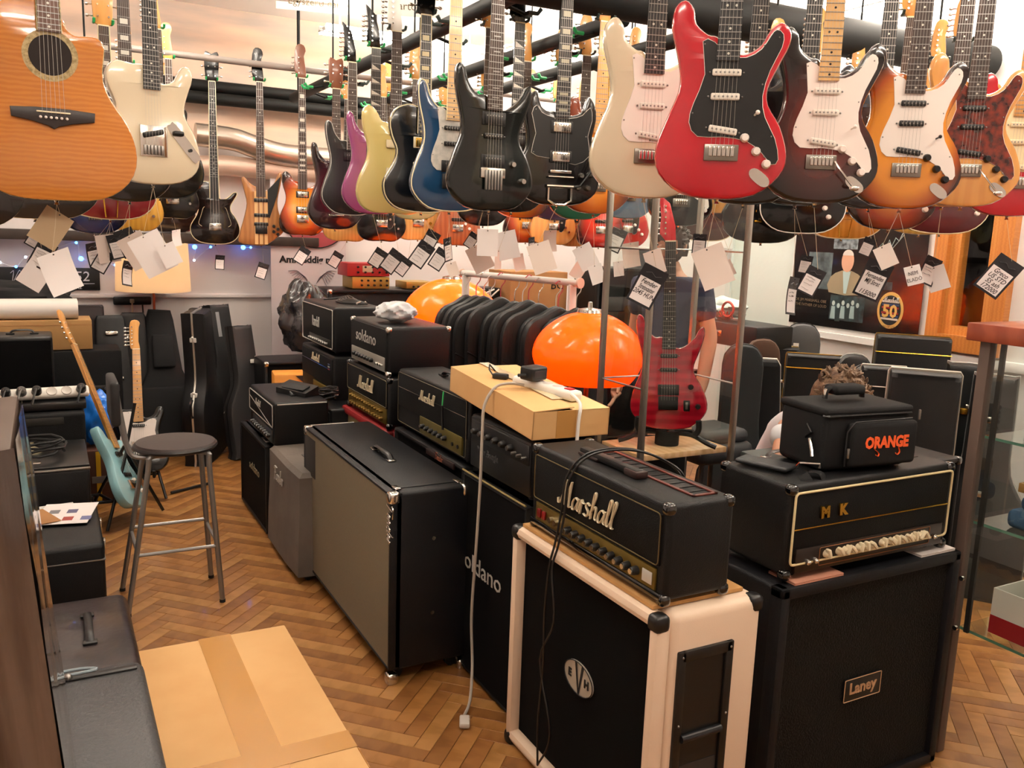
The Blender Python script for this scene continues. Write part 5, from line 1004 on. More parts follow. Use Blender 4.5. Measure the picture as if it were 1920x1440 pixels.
# cream drum lampshade by the back wall
a = atY(288, 545, 6.83); t = thing('drum_lamp', 'floor lamp with large cream drum shade by the back wall', 'lamp', (a.x, 6.83, 0))
SH = translucent('cream_shade', 'f7e6cb', .5, 0, .8); zs0 = a.z; zt = atY(288, 455, 6.83).z
MB().lathe([(.258, zs0), (.245, zt), (.241, zt), (.254, zs0)], 36).build('lamp_shade', SH, t)
MB().cyl((0, 0, .02), (0, 0, zt), .009, 8).build('pole', mat('copper_pole', 'a8562e', .4, .5), t); MB().lathe([(.14, 0), (.14, .015), (.01, .025)], 20).build('base', BLKP, t)
MB().ball((0, 0, zs0+.15), .03, 10).build('bulb', MATS['bulb_glow'], t); point_light('bulb_light', t, (0, 0, (zs0+zt)/2), 9, (1, .80, .58))
# ------------------------------------------------------------------ gig bag rack
ra, rb = G(868, 512, 1.43), G(1086, 531, 1.43)
t = thing('clothes_rack', 'white tube garment rack holding the gig bags', 'rack', (0, 0, 0))
RW = mat('rack_white', 'd8d2cc', .4)
MB().cyl(ra, rb, .0175, 14).build('bar', RW, t); MB().cyl(rb, rb+(rb-ra).normalized()*.012, .027, 14).build('end_cap', mat('rack_cap', 'd9b7a6', .5), t); MB().cyl(ra, ra-(rb-ra).normalized()*.012, .024, 14).build('end_cap', MATS['rack_cap'], t)
for p in (ra.lerp(rb, .03), ra.lerp(rb, .95)):
    MB().rbox(p.x-.02, p.x+.02, p.y-.012, p.y+.012, .03, p.z-.01, .005).build('upright', RW, t); MB().rbox(p.x-.22, p.x+.22, p.y-.02, p.y+.02, 0, .03, .005).build('foot', RW, t)
GB = mat('gigbag_nylon', '0c0d10', .5, bump=(16, 1.0), scale=(2, 2, .5))
bago = smooth_loop([(-.2, -1.03), (0, -1.06), (.2, -1.03), (.21, -.7), (.2, -.4), (.195, -.2), (.16, -.1), (.08, -.05), (.02, -.01), (-.02, -.01), (-.08, -.045), (-.16, -.085), (-.2, -.18), (-.205, -.4), (-.21, -.7)], 3)
acc = ('with bare wire hanger, nearest the glass case', 'with orange zip pulls', 'with red hanger hook', 'two after the orange zip pulls', 'with a white hanger hook', 'with crossed hanger wires', 'with a grey hanger behind the white one', 'with a folded collar', 'with a bunched top', 'with a short strap loop', 'with an empty hook beside it', 'at the end by the domed lamp')
for i in range(12):
    p = rb.lerp(ra, .04+.915*i/11); rr = random.Random(i)
    t = thing('gig_bag', 'black gig bag on the white rack '+acc[i], 'bag', p+V((rr.uniform(-.03, .03), 0, -.10-rr.uniform(0, .025))), R(rr.uniform(-13, 1)), 'gig bags on the white rack')
    o_ = [(x*(1+.03*sin(5*z+i)), z*(.98+.02*rr.random())) for x, z in bago]
    MB().prism(o_, -.03, .03, .022).build('bag_body', GB, t)
    for zz in (-.3, -.55): MB().tube(smooth_loop([(-.2, -.03, zz), (-.08, -.042, zz-.05), (.05, -.038, zz-.02), (.19, -.03, zz-.06)], 4, False), .006, 5).build('seam', GB, t)
    if i == 1:
        for x in (-.06, .0): MB().rbox(x-.004, x+.004, -.045, -.035, -.26, -.20, .002).build('zip_pull', mat('orange_zip', 'c96f4a', .5), t)
    MB().tube(smooth_loop([(.0, 0, -.02), (.0, 0, .045), (.02, 0, .075), (.022, 0, .105), (0, 0, .125), (-.022, 0, .11)], 4, False), .003, 5).build('hanger_hook', (CHR, mat('red_hook', 'b0424a', .5), RW)[i % 3], t)
# ------------------------------------------------------------------ instrument cases
CASEB = mat('case_black', '0c0c0e', .45, bump=(350, .35)); CASEG = mat('case_grey', '232122', .6, bump=(250, .4))
TRIM = mat('alu_trim', 'c2beb4', .3, .8)
CO = dict(guitar=[(-.19, 0), (.19, 0), (.2, .06), (.2, .36), (.17, .46), (.12, .55), (.095, .66), (.09, 1.0), (.07, 1.03), (-.07, 1.03), (-.09, 1.0), (-.095, .66), (-.12, .55), (-.17, .46), (-.2, .36), (-.2, .06)],
          soft=[(-.22, 0), (.22, 0), (.225, .03), (.2, .4), (.12, .6), (.085, .95), (.07, 1.02), (-.07, 1.03), (-.085, .98), (-.11, .6), (-.2, .4), (-.225, .03)],
          rect=[(-.17, 0), (.17, 0), (.175, .01), (.165, 1.03), (.16, 1.04), (-.16, 1.04), (-.165, 1.03), (-.175, .01)],
          taper=[(-.19, 0), (.19, 0), (.195, .02), (.12, 1.0), (.10, 1.03), (-.10, 1.03), (-.12, 1.0), (-.195, .02)],
          arch=[(-.2, 0), (.2, 0), (.21, .1), (.19, .4), (.12, .55), (.10, .7), (.10, .98), (.08, 1.05), (.04, 1.085), (-.04, 1.085), (-.08, 1.05), (-.10, .98), (-.10, .7), (-.12, .55), (-.19, .4), (-.21, .1)])
def case(label, loc, rot, kind='guitar', th=.11, mt=CASEB, trim=None, latch=CHR, lean=0, sc=1, nl=3, side=1, name='instrument_case', strip=None, handle=True, roll=0, bev=.02, wsc=1, trimw=.006, fl=(), band=0):
    """upright case: outline in local xz, thickness in y, leaning backwards"""
    t = thing(name, label, 'case', loc, (-lean, roll, rot)); o = [(x*sc*wsc, z*sc) for x, z in CO[kind]]; o = smooth_loop(o, 2) if kind in ('arch', 'guitar') else o
    MB().prism(o, 0, th, bev).build('shell', mt, t)
    if trim: MB().tube([(x*1.005, th*.5, z*1.003) for x, z in o if z > .005], trimw, 5, closed=False).build('edge_trim', trim, t)
    else: MB().tube([(x*1.003, th*.5, z*1.002) for x, z in o if z > .005], .004, 5, closed=False).build('seam', BLKP, t)
    def edge(z):
        e = [abs(p[0]+(q[0]-p[0])*(z-p[1])/(q[1]-p[1])) for p, q in zip(o, o[1:]+o[:1]) if (p[1]-z)*(q[1]-z) <= 0 and p[1] != q[1]]
        return max(e)*.99 if e else .1
    for k in range(nl):
        z = (.14+.72*k/max(1, nl-1))*sc; x = side*edge(z)
        L = MB().rbox(x-.008, x+.012, th*.5-.022, th*.5+.022, z-.016, z+.016, .004).build('latch', latch, t); MB().ball((x+side*.012, th*.5, z+.02), .009, 6).build('latch_knob', latch, L)
    if handle:
        x = side*edge(.42*sc); MB().tube(smooth_loop([(x, th*.5, .36*sc), (x+side*.035, th*.5, .38*sc), (x+side*.038, th*.5, .42*sc), (x+side*.035, th*.5, .46*sc), (x, th*.5, .48*sc)], 4, False), .010, 6).build('handle', BLKP, t)
    for fx, fz, fm in fl:
        q = MB().rbox(fx*sc-.035, fx*sc+.03, -.012, 0, fz*sc-.016, fz*sc+.016, .006).build('front_latch', fm, t); MB().ball((fx*sc-.045, -.008, fz*sc), .011, 8).cyl((fx*sc-.045, -.008, fz*sc), (fx*sc-.02, -.008, fz*sc), .005, 6).build('latch_knob', fm, q)
    if band:
        zb = band*sc; xb = edge(zb)+.001; MB().tube([(-xb, -.001, zb), (xb, -.001, zb), (xb, th+.001, zb), (-xb, th+.001, zb)], .0035, 5, closed=True).build('lid_trim', trim or BLKP, t)
    if strip: MB().box(-.05*sc, -.02*sc, -.0015, .0, .80*sc, .98*sc).build('label_strip', strip, t)
    return t
YC = 6.42
def cx(px, py, Y=YC): return atY(px, py, Y).x
case('plain dark brown case with white label behind the rolled posters', (cx(165, 850)-.02, 6.5, 0), 0, 'rect', .12, mat('case_brown', '2a2022', .6), lean=R(12), sc=1.05, side=1, nl=2, latch=WHT)
t = case('black case with chrome latches and paper label by the maple-necked guitar', (cx(226, 850), 6.40, 0), R(4), 'taper', .12, CASEB, lean=R(13), nl=3, side=1, wsc=.78)
MB().box(-.06, .02, -.002, 0, .72, .80).build('paper_label', PAPER, t)
for z_, x_ in ((.9, -.0), (.58, .02), (.25, .04)): MB().rbox(x_-.04, x_+.04, -.012, 0, z_-.015, z_+.015, .006).build('front_latch', CHR, t)
case('narrow black case behind the maple-necked guitar', (cx(262, 850), 6.52, 0), R(-4), 'taper', .11, CASEB, lean=R(11), nl=2, sc=1.0, wsc=.7)
t = case('soft black gig case with raised front pocket', (cx(322, 850), 6.44, 0), R(3), 'soft', .12, mat('soft_black', '0d0d0f', .85, bump=(500, .5)), lean=R(14), handle=False, nl=0, sc=1.04, bev=.03)
MB().rbox(-.075, .075, -.03, .0, .64, .88, .014, 3).build('front_pocket', MATS['soft_black'], t); MB().rbox(-.2, .2, -.035, 0, .1, .5, .03, 3).build('front_pocket', MATS['soft_black'], t)
t = case('black case with bright metal edge and two white clips', (cx(396, 850)+.02, 6.26, 0), R(62), 'guitar', .16, CASEB, TRIM, WHT, R(0), sc=1.04, nl=3, side=-1, roll=R(-7), trimw=.009)
case('black case with silver tape at its neck beside the metal-edged one', (cx(455, 850)+.03, 6.64, 0), R(30), 'guitar', .14, CASEB, None, CHR, R(11), sc=1.04, nl=2, side=1, strip=mat('tape_silver', '8d8d90', .4))
t = case('charcoal case with white plastic clip leaning by the wall', (cx(480, 850)-.01, 6.22, 0), R(22), 'guitar', .12, CASEG, None, CHR, R(12), sc=.93, nl=2, side=1)
MB().rbox(.02, .06, -.012, 0, .68, .71, .006).build('front_clip', WHT, t)
tg = thing('price_tag', 'white tag with black top tied to the charcoal case', 'tag', atD(434, 768, 6.2), (0, R(30), R(-20))); MB().box(-.035, .035, 0, .001, -.05, .05).build('card', PAPER, tg); MB().box(-.035, .035, -.001, 0, .03, .05).build('header', TB, tg)
# right-hand cases: top pixel + assumed standing height give the spot
def caseat(label, x, y, X, rot, kind, th, **kw):
    P = atX(x, y, X); return case(label, (P.x, P.y, 0), rot, kind, th, sc=P.z/max(z for _, z in CO[kind]), **kw)
STI = mat('white_stitch', 'b8b8b4', .6)
caseat('charcoal round-topped case with white stripe under the black poster', 1508, 610, 4.12, R(-42), 'arch', .14, mt=mat('case_charcoal', '4a4b4d', .6, bump=(300, .4)), nl=0, handle=False, strip=WHT)
caseat('black square-cornered case with thin gold edge', 1536, 668, 3.72, R(-42), 'rect', .13, trim=GOLD, latch=CHR, nl=3, side=-1, band=.97, fl=((-.05, .78, CHR),), trimw=.003)
caseat('cream tweed case wedged among black ones', 1556, 674, 4.08, R(-42), 'rect', .10, mt=mat('tweed', 'c9b06a', .8, var=(200, 'ad9450')), nl=2, side=-1, wsc=.7)
caseat('black rounded case with white stitching behind the seated person', 1606, 668, 3.82, R(-42), 'arch', .13, trim=STI, nl=2, trimw=.003, wsc=.95)
caseat('black ribbed plastic case behind the seated person', 1636, 688, 3.75, R(-42), 'arch', .12, nl=2, side=-1, wsc=1.0)
caseat('small black case with silver corner strip', 1662, 690, 3.55, R(-42), 'rect', .11, trim=TRIM, nl=2, side=-1, wsc=.6, band=.95, fl=((-.04, .8, CHR),))
caseat('tall square black case with chrome latch by the window', 1716, 632, 4.12, R(-45), 'rect', .15, trim=GOLD, latch=CHR, nl=2, side=-1, wsc=1.0, band=.96, fl=((-.11, .86, CHR), (-.11, .3, CHR)), trimw=.003)
caseat('black case with broad aluminium edge and oval latch', 1738, 700, 3.50, R(-48), 'rect', .12, trim=TRIM, nl=2, side=-1, trimw=.010, wsc=.85, fl=((-.12, .72, CHR), (-.12, .3, CHR)), bev=.03)
caseat('black curved case with gold latch and white stitching', 1815, 686, 3.95, R(-60), 'guitar', .14, trim=STI, latch=GOLD, nl=2, side=-1, trimw=.003, fl=((.0, .82, GOLD), (-.02, .45, GOLD)), mt=mat('case_green_black', '0f1416', .4, bump=(350, .3)))
caseat('black curved case with silver latches beside the display cabinet', 1868, 708, 3.85, R(-60), 'guitar', .14, trim=STI, latch=CHR, nl=3, side=-1, trimw=.003, fl=((.0, .84, CHR), (-.02, .5, CHR)))
caseat('black case with brass corners beside the charcoal round-topped case', 1458, 652, 3.90, R(-38), 'rect', .13, trim=mat('old_brass', '8a7650', .5, .6), nl=2, side=-1, wsc=.8, fl=((-.03, .7, GOLD),))
caseat('black gig bag with white curved piping', 1428, 676, 3.42, R(-36), 'taper', .12, mt=BAG, trim=WHT, nl=0, handle=False, trimw=.007, bev=.03, wsc=.9)
caseat('brown-topped soft case behind the white-piped gig bag', 1434, 638, 3.72, R(-36), 'arch', .13, mt=mat('case_tan', '4a3222', .8), nl=0, handle=False)
caseat('dark slate gig bag behind the glass case', 1398, 650, 3.22, R(-36), 'arch', .12, mt=mat('slate_nylon', '1b2224', .8), nl=0, handle=False)
# long keyboard case with shopping bag on it
a = atX(1330, 622, 3.75); 
t = thing('keyboard_case', 'long black case on legs carrying a shopping bag', 'case', (3.85, 4.55, 0), R(0))
zt = atX(1400, 605, 3.85).z
MB().rbox(-.15, .15, -.75, .30, zt-.14, zt, .012).build('shell', CASEB, t); MB().rbox(-.155, -.15, -.45, -.38, zt-.09, zt-.05, .003).build('latch', CHR, t)
for y in (-.65, .2): MB().cyl((-.1, y, 0), (.1, y, zt-.14), .012, 6).cyl((.1, y, 0), (-.1, y, zt-.14), .012, 6).build('leg', BLKP, t)
b = crumple('shopping_bag', 'white and red plastic shopping bag on the long black case', (3.85, 4.25, zt), (.11, .2, .075), mat('shopping_plastic', 'dfe4e0', .4, var=(6, 'c4cfca')), seed=8)
pr = MB().tube([(3.735, 4.10+.05*cos(2*pi*k/16), zt+.08+.045*sin(2*pi*k/16)) for k in range(16)], .008, 5, closed=True).build('print_ring', mat('shop_red', 'c8321f', .5), b); pr.matrix_parent_inverse = Matrix.Translation(b.location).inverted()
text('SPAR', .06, MATS['shop_red'], b, (-.118, -.14, .045), rot=(pi/2, 0, -pi/2), name='lettering')
# ------------------------------------------------------------------ poster on the side wall
pa, pb = atX(1480, 602, XR-.01), atX(1722, 630, XR-.01); ptop = 2.02
t = thing('wall_poster', 'black anniversary poster with portrait, group photo and round gold emblem', 'poster', (XR-.012, pb.y, 1.13), R(-90))
PW = pa.y-pb.y; PH = ptop-1.13      # local x runs from the far edge to the near edge
t.location = (XR-.012, (pa.y+pb.y)/2, 1.135)
MB().box(-PW/2, PW/2, -.003, 0, 0, PH).build('sheet', mat('poster_black', '0b0b0c', .25, coat=.3), t)
def on_poster(x, y):
    p = atX(x, y, XR-.016); return ((pa.y+pb.y)/2-p.y, p.z-1.135)
def pprint(nm, x0, y0, x1, y1, mt):
    a, b = on_poster(x0, y0), on_poster(x1, y1); return MB().box(min(a[0], b[0]), max(a[0], b[0]), -.0045, -.003, min(a[1], b[1]), max(a[1], b[1])).build(nm, mt, t)
pprint('photo', 1518, 472, 1556, 543, mat('photo_grey', '5a6a6e', .4, var=(14, '2a3234')))
pprint('photo', 1558, 552, 1617, 606, mat('photo_teal', '31464a', .4, var=(22, '10181a')))
pprint('photo', 1565, 445, 1608, 468, mat('photo_grey2', '8a9aa0', .4, var=(25, '1c2326')))
pprint('photo', 1655, 528, 1672, 545, mat('photo_teal', '31464a'))
# generic portrait: jacket, collar, head
c = on_poster(1589, 500)
MB().prism(smooth_loop([(c[0]-.13, c[1]-.17), (c[0]+.13, c[1]-.17), (c[0]+.125, c[1]-.07), (c[0]+.05, c[1]-.03), (c[0], c[1]-.02), (c[0]-.05, c[1]-.03), (c[0]-.125, c[1]-.07)], 2), -.0052, -.004, 0).build('portrait_jacket', mat('print_tan', '8a7f66', .5), t)
MB().prism([(c[0]-.03, c[1]-.03), (c[0]+.03, c[1]-.03), (c[0]+.01, c[1]-.17), (c[0]-.01, c[1]-.17)], -.006, -.005, 0).build('portrait_shirt', mat('print_aqua', 'a9c4c4', .5), t)
MB().prism([(c[0]+.048*cos(2*pi*k/20), c[1]+.035+.07*sin(2*pi*k/20)) for k in range(20)], -.0065, -.005, 0).build('portrait_head', mat('print_skin', 'c79a80', .5), t)
MB().prism([(c[0]+.042*cos(pi*k/10), c[1]+.07+.036*sin(pi*k/10)) for k in range(11)], -.0072, -.006, 0).build('portrait_hair', mat('print_white', 'cfcac2', .5), t)
for k in range(6):
    x, y = 1563+k*9, 568+(k % 2)*5; q = on_poster(x, y)
    MB().prism([(q[0]+.012*cos(2*pi*j/10), q[1]+.016*sin(2*pi*j/10)) for j in range(10)], -.0055, -.0045, 0).build('group_face', mat('print_pale', 'a9b9b6', .5), t)
    MB().prism([(q[0]-.02, q[1]-.10), (q[0]+.02, q[1]-.10), (q[0]+.014, q[1]-.02), (q[0]-.014, q[1]-.02)], -.0052, -.0042, 0).build('group_suit', mat('print_suit', '1d2b2d', .5) if k % 2 else mat('print_suit2', '8fa5a6', .5), t)
q = on_poster(1669, 582)
M0 = Matrix.Translation((q[0], -.003, q[1])) @ Matrix.Rotation(pi/2, 4, 'X')
e = MB().lathe([(.092, 0), (.092, .002)], 36, M=M0 @ Matrix.Diagonal((1, 1.2, 1, 1))).build('emblem', mat('print_gold', 'c9a25a', .4), t)
MB().lathe([(.075, .002), (.075, .003)], 36, M=M0 @ Matrix.Diagonal((1, 1.2, 1, 1))).build('emblem_field', INK, e)
for k, cc in enumerate(('8f1f24', '24406e', 'c9c5bd')):
    for s in (-1, 1): MB().box(q[0]-.06, q[0]+.06, -.0068, -.0062, q[1]+s*(.016+.018*k)-.006, q[1]+s*(.016+.018*k)+.006).build('emblem_stripe', mat('print_'+cc, cc, .5), e)
text('50', .105, MATS['print_gold'], t, (q[0], -.009, q[1]-.008), name='lettering', off=.003, ext=.0006)
script('Marshall', .03, mat('print_white2', 'e6e2da', .5), t, (q[0], -.009, q[1]+.05), r=.07, name='lettering')
text('YEARS OF LOUD', .018, INK, t, (q[0], -.0065, q[1]-.101), name='lettering', ext=.0003)
for k, s in enumerate(('DR JIM MARSHALL OBE', 'THE FATHER OF LOUD')):
    z = on_poster(1520, 563+k*9); text(s, .026, mat('print_brown', '6b5844', .5), t, (z[0], -.0045, z[1]), name='lettering', ext=.0003)
sg_ = [on_poster(x, y) for x, y in ((1648, 464), (1655, 456), (1660, 466), (1668, 450), (1672, 462), (1680, 446), (1686, 452), (1695, 434))]
MB().tube([(x, -.004, z) for x, z in sg_], .003, 4).tube([(on_poster(1670, 470)[0], -.004, on_poster(1670, 470)[1]), (on_poster(1696, 440)[0], -.004, on_poster(1696, 440)[1])], .002, 4).build('signature', MATS['print_pale'], t)
tag(MB().box(XR-.015, XR, atX(1220, 470, XR).y, atX(1188, 470, XR).y, atX(1200, 512, XR).z, atX(1200, 468, XR).z).build('wall_picture', mat('dark_picture', '26272a', .6, var=(8, '34363a'))), 'small dark square picture on the side wall', 'picture')
# ------------------------------------------------------------------ glass case with the red guitar
X0, X1, Y0, Y1, ZS = 2.03, 2.50, 2.66, 2.96, .80; ZT = 2.0
t = thing('glass_display_case', 'tall glass display case with metal posts and pale wooden shelf', 'display case', ((X0+X1)/2, (Y0+Y1)/2, 0))
hx, hy = (X1-X0)/2, (Y1-Y0)/2; POST = mat('satin_post', '8f857c', .35, .8)
for sx in (-1, 1):
    for sy in (-1, 1): MB().rbox(sx*hx-.011, sx*hx+.011, sy*hy-.011, sy*hy+.011, 0, ZT, .003).build('post', POST, t)
PN = pane('case_glass')
for s_ in (-1, 1):
    MB().quad((s_*hx, -hy+.012, ZS+.014), (s_*hx, hy-.012, ZS+.014), (s_*hx, hy-.012, ZT), (s_*hx, -hy+.012, ZT)).build('glass_pane', PN, t)
    MB().quad((-hx+.012, s_*hy, ZS+.014), (hx-.012, s_*hy, ZS+.014), (hx-.012, s_*hy, ZT), (-hx+.012, s_*hy, ZT)).build('glass_pane', PN, t)
SHW = bands('pale_shelf', 'd9b48a', 'cfa77a', 8, 'X', .4, .3, 3, (1, .2, 1))
MB().rbox(-hx+.012, hx-.012, -hy+.012, hy-.012, ZS-.012, ZS+.012, .003).build('shelf', SHW, t)
MB().box(-hx+.012, hx-.012, -hy+.012, hy-.012, .06, .09).box(-hx+.014, hx-.014, hy-.03, hy-.02, .09, ZS-.02).build('plinth', BLKP, t)
for zz in (1.08, 1.62):
    for sx in (-1, 1): MB().cyl((sx*hx, -hy, zz), (sx*hx, hy, zz), .004, 6).build('cross_rod', STEEL, t)
    MB().cyl((-hx, hy, zz), (hx, hy, zz), .004, 6).build('cross_rod', STEEL, t)
t = thing('guitar_stand', 'black folding guitar stand inside the glass case', 'stand', (2.27, 2.80, ZS+.013), R(-38))
for s in (-1, 1):
    MB().tube(smooth_loop([(s*.03, 0, .05), (s*.1, -.02, .05), (s*.16, -.04, .025), (s*.20, -.05, .012)], 4, False), .011, 8).build('leg', BLKP, t)
    MB().tube(smooth_loop([(s*.03, 0, .055), (s*.10, -.01, .06), (s*.115, -.05, .062), (s*.125, -.055, .085), (s*.122, -.06, .12)], 4, False), .012, 8).build('arm', RUB, t)
MB().cyl((0, 0, .0), (0, 0, .06), .05, 16).build('hub', RUB, t); MB().tube([(0, .01, .05), (0, .07, .3)], .01, 8).build('back_post', BLKP, t)
RTR = bands('trans_red', '9c1024', 'b4182c', 9, 'Z', .12, 1, 2, (.4, 1, 1))
guitar('translucent red flamed guitar standing in the glass case', 'super', loc=(2.252, 2.775, ZS+.082), yaw=R(-40), paintm=RTR, board=EBONY, neck=MAPLE, pu='ssh', pum=BLP, bridge='black', knobs=((.09, .18), (.12, .10)), knobm=BLP, jack=False, hs='pt', hsm=mat('red_head', 'c01f2a', .25, coat=.6), lean=R(-5), roll=R(-3))
g_ = [c for c in COL.objects if c.get('label', '').startswith('translucent red')][0]
MB().rbox(.062, .088, -.028, -.022, .08, .125, .003).build('battery_box', BLKP, g_); MB().rbox(.07, .08, -.03, -.028, .088, .118, .002).build('battery_plate', STEEL, g_)
tag(MB().box(-.10, .10, 0, .003, 0, .22).build('leaflet', mat('pink_leaflet', 'd8b49c', .7), loc=(2.385, 2.925, ZS+.014), rot=(R(-4), 0, R(-20))), 'pale pink leaflet leaning inside the glass case', 'paper')
# ------------------------------------------------------------------ brown-topped display cabinet
DX, DY = 2.55, 1.66
t = thing('display_cabinet', 'glass display cabinet with reddish wooden top and grey-brown posts', 'display case', (DX, DY, 0))
DP = mat('taupe_post', '5a4a42', .5); DT = bands('red_cherry', '8a3f2a', '9c4d34', 10, 'Y', .35, .4, 3, (3, .4, 1))
MB().rbox(-.03, .62, -1.25, .03, 1.385, 1.44, .004).build('top', DT, t)
for x, y in ((0, 0), (.58, 0), (0, -1.2), (.58, -1.2)): MB().rbox(x-.0, x+.035, y-.035, y, 0, 1.385, .003).build('post', DP, t)
SG_ = pane('shelf_glass', (.8, .9, .86), .08)
for z in (.44, .80, 1.08): MB().quad((.03, -1.19, z+.008), (.575, -1.19, z+.008), (.575, -.03, z+.008), (.03, -.03, z+.008)).build('glass_shelf', SG_, t); MB().box(.03, .034, -1.19, -.03, z, z+.008).build('shelf_edge', mat('green_edge', '5f8a78', .2), t)
MB().quad((.014, -1.165, .44), (.014, -.035, .44), (.014, -.035, 1.38), (.014, -1.165, 1.38)).build('glass_pane', PN, t); MB().quad((.036, -.014, .44), (.58, -.014, .44), (.58, -.014, 1.38), (.036, -.014, 1.38)).build('glass_pane', PN, t); MB().box(.02, .03, -.07, -.055, .44, 1.385).build('inner_rail', mat('dark_rail', '2b2724', .5), t)
for z in (.45, .62): MB().cyl((.005, -.04, z), (-.004, -.04, z), .008, 8).build('hinge_pin', CHR, t)
def dput(nm, lb, cat, mb, mt, loc, rot=0): return tag(mb.build(nm, mt, loc=loc, rot=(0, 0, rot)), lb, cat)
wb = thing('accessory_box', 'white and red open cardboard tray on the lowest glass shelf', 'box', (DX+.17, DY-.22, .449))
MB().box(-.09, .09, -.14, .12, 0, .004).box(-.09, -.086, -.14, .12, 0, .15).box(.086, .09, -.14, .12, 0, .15).box(-.086, .086, .116, .12, 0, .15).box(-.086, .086, -.14, -.136, 0, .15).build('tray', WHT, wb); MB().box(-.0912, -.09, -.14, .12, .0, .06).build('red_band', mat('box_red', 'a01f24', .5), wb); text('P', .05, mat('box_teal', '3f6f78', .5), wb, (-.0915, -.1, .1), rot=(pi/2, 0, -pi/2))
dput('folded_jeans', 'folded blue denim cloth on the middle glass shelf', 'cloth', MB().rbox(-.13, .13, -.2, .15, 0, .06, .02, 3).rbox(-.12, .12, -.18, .12, .061, .11, .02, 3), mat('denim', '3f5f7e', .9, bump=(60, .5), var=(12, '2a4560')), (DX+.2, DY-.26, .809))
dput('paper_book', 'brown paperback lying on the folded denim', 'book', MB().rbox(-.1, .1, -.14, .12, 0, .03, .003), mat('book_tan', '9a7440', .7), (DX+.2, DY-.24, .921))
dput('silver_box', 'small silver pedal box on the top glass shelf', 'box', MB().rbox(-.06, .06, -.08, .06, 0, .05, .005).rbox(-.05, .05, -.07, .05, .05, .056, .002), STEEL, (DX+.16, DY-.24, 1.089))
dput('cream_reel', 'round cream reel standing on the brown paperback', 'reel', MB().lathe([(.05, -.02), (.055, -.018), (.055, .018), (.05, .02)], 20, c=(0, 0, 0), M=Matrix.Translation((0, 0, .056)) @ Matrix.Rotation(pi/2, 4, 'Y')), CRMP, (DX+.15, DY-.30, .952))
dput('cable_pack', 'dark packaged cable leaning in the display cabinet', 'cable', MB().tube([(.05*cos(k*.6), .05*sin(k*.6), .01+.0015*k) for k in range(40)], .007, 6), BLKP, (DX+.2, DY-.12, 1.089))
dput('strap_pack', 'grey rolled strap on the top glass shelf', 'strap', MB().lathe([(.02, 0), (.05, 0), (.05, .05), (.02, .05)], 16), mat('strap_grey', '5d6660', .7), (DX+.3, DY-.4, 1.089))
# ------------------------------------------------------------------ stool
t = thing('bar_stool', 'round brown bar stool with grey metal legs and padded back', 'stool', (.46, 3.86, 0))
MB().lathe([(.01, .70), (.15, .70), (.165, .71), (.168, .722), (.16, .732), (.01, .734)], 36).build('seat', mat('brown_seat', '2e2220', .55, bump=(60, .1)), t)
MB().lathe([(.168, .708), (.172, .716), (.168, .724)], 36).build('seat_rim', mat('dark_rim', '1e1a1a', .4), t)
LEG = mat('grey_leg', '8a8886', .38, .7)
feet = {}
for nm, (sx, sy) in {'a': (1, -1), 'b': (1, 1), 'c': (-1, -1), 'd': (-1, 1)}.items():
    f = V((.165 if sx > 0 else -.22, .15*sy+.07, .0)); feet[nm] = f; tp = V((.115*sx, .11*sy, .695))
    L = MB().tube(smooth_loop([tuple(V((.06*sx, .06*sy, .693))), tuple(tp), tuple(tp.lerp(f, .08)), tuple(tp.lerp(f, .5)), tuple(f+V((0, 0, .012)))], 3, False), .0115, 10).build('leg', LEG, t)
    MB().cyl(f, f+V((0, 0, .014)), .013, 10).build('rubber_tip', RUB, L)
def lp_(n, z): return V((.115*(1 if n in 'ab' else -1), .11*(1 if n in 'bd' else -1), .695)).lerp(feet[n], 1-z/.695)
for a_, b_, z in (('c', 'a', .27), ('d', 'b', .31), ('a', 'b', .29), ('c', 'd', .29)): MB().cyl(lp_(a_, z), lp_(b_, z), .008, 8).build('foot_rest', LEG, t)
for y in (-.07, .07): MB().tube(smooth_loop([(-.05, y, .69), (-.15, y, .69), (-.19, y, .72), (-.21, y, .83), (-.23, y, .98)], 4, False), .0105, 8).build('back_tube', LEG, t)
MB().rbox(-.255, -.22, -.14, .14, .84, 1.02, .012, 3, M=Matrix.Identity(4)).build('backrest', mat('black_pad', '161517', .6), t)
# ------------------------------------------------------------------ big carton on the floor
t = thing('large_carton', 'large taped cardboard carton lying on a wheeled board', 'box', (.465, 2.10, 0))
MB().rbox(-.255, .255, -.92, .93, .06, .20, .004).build('carton_body', BRN, t)
MB().box(-.012, .012, -.93, .935, .2002, .2008).build('flap_gap', mat('gap_dark', '6b4a28', .8), t); MB().box(-.05, .06, -.93, .932, .2006, .2012).build('tape', TAPE, t)
for y in (.12, -.62): MB().box(-.256, .256, y-.045, y+.045, .2014, .2018).build('tape', TAPE, t)
MB().box(-.257, -.2552, -.03, .07, .1, .2).box(.2552, .257, -.03, .07, .1, .2).box(-.05, .06, .9305, .932, .1, .2).build('tape_end', TAPE, t)
for x, y in ((.245, .55), (.10, .90), (-.2, .85), (.24, -.7)): MB().cyl((x-.012, y, .03), (x+.035, y, .03), .03, 14).build('wheel', RUB, t)
MB().box(-.24, .24, -.9, .9, .045, .06).build('board', BRN2, t)
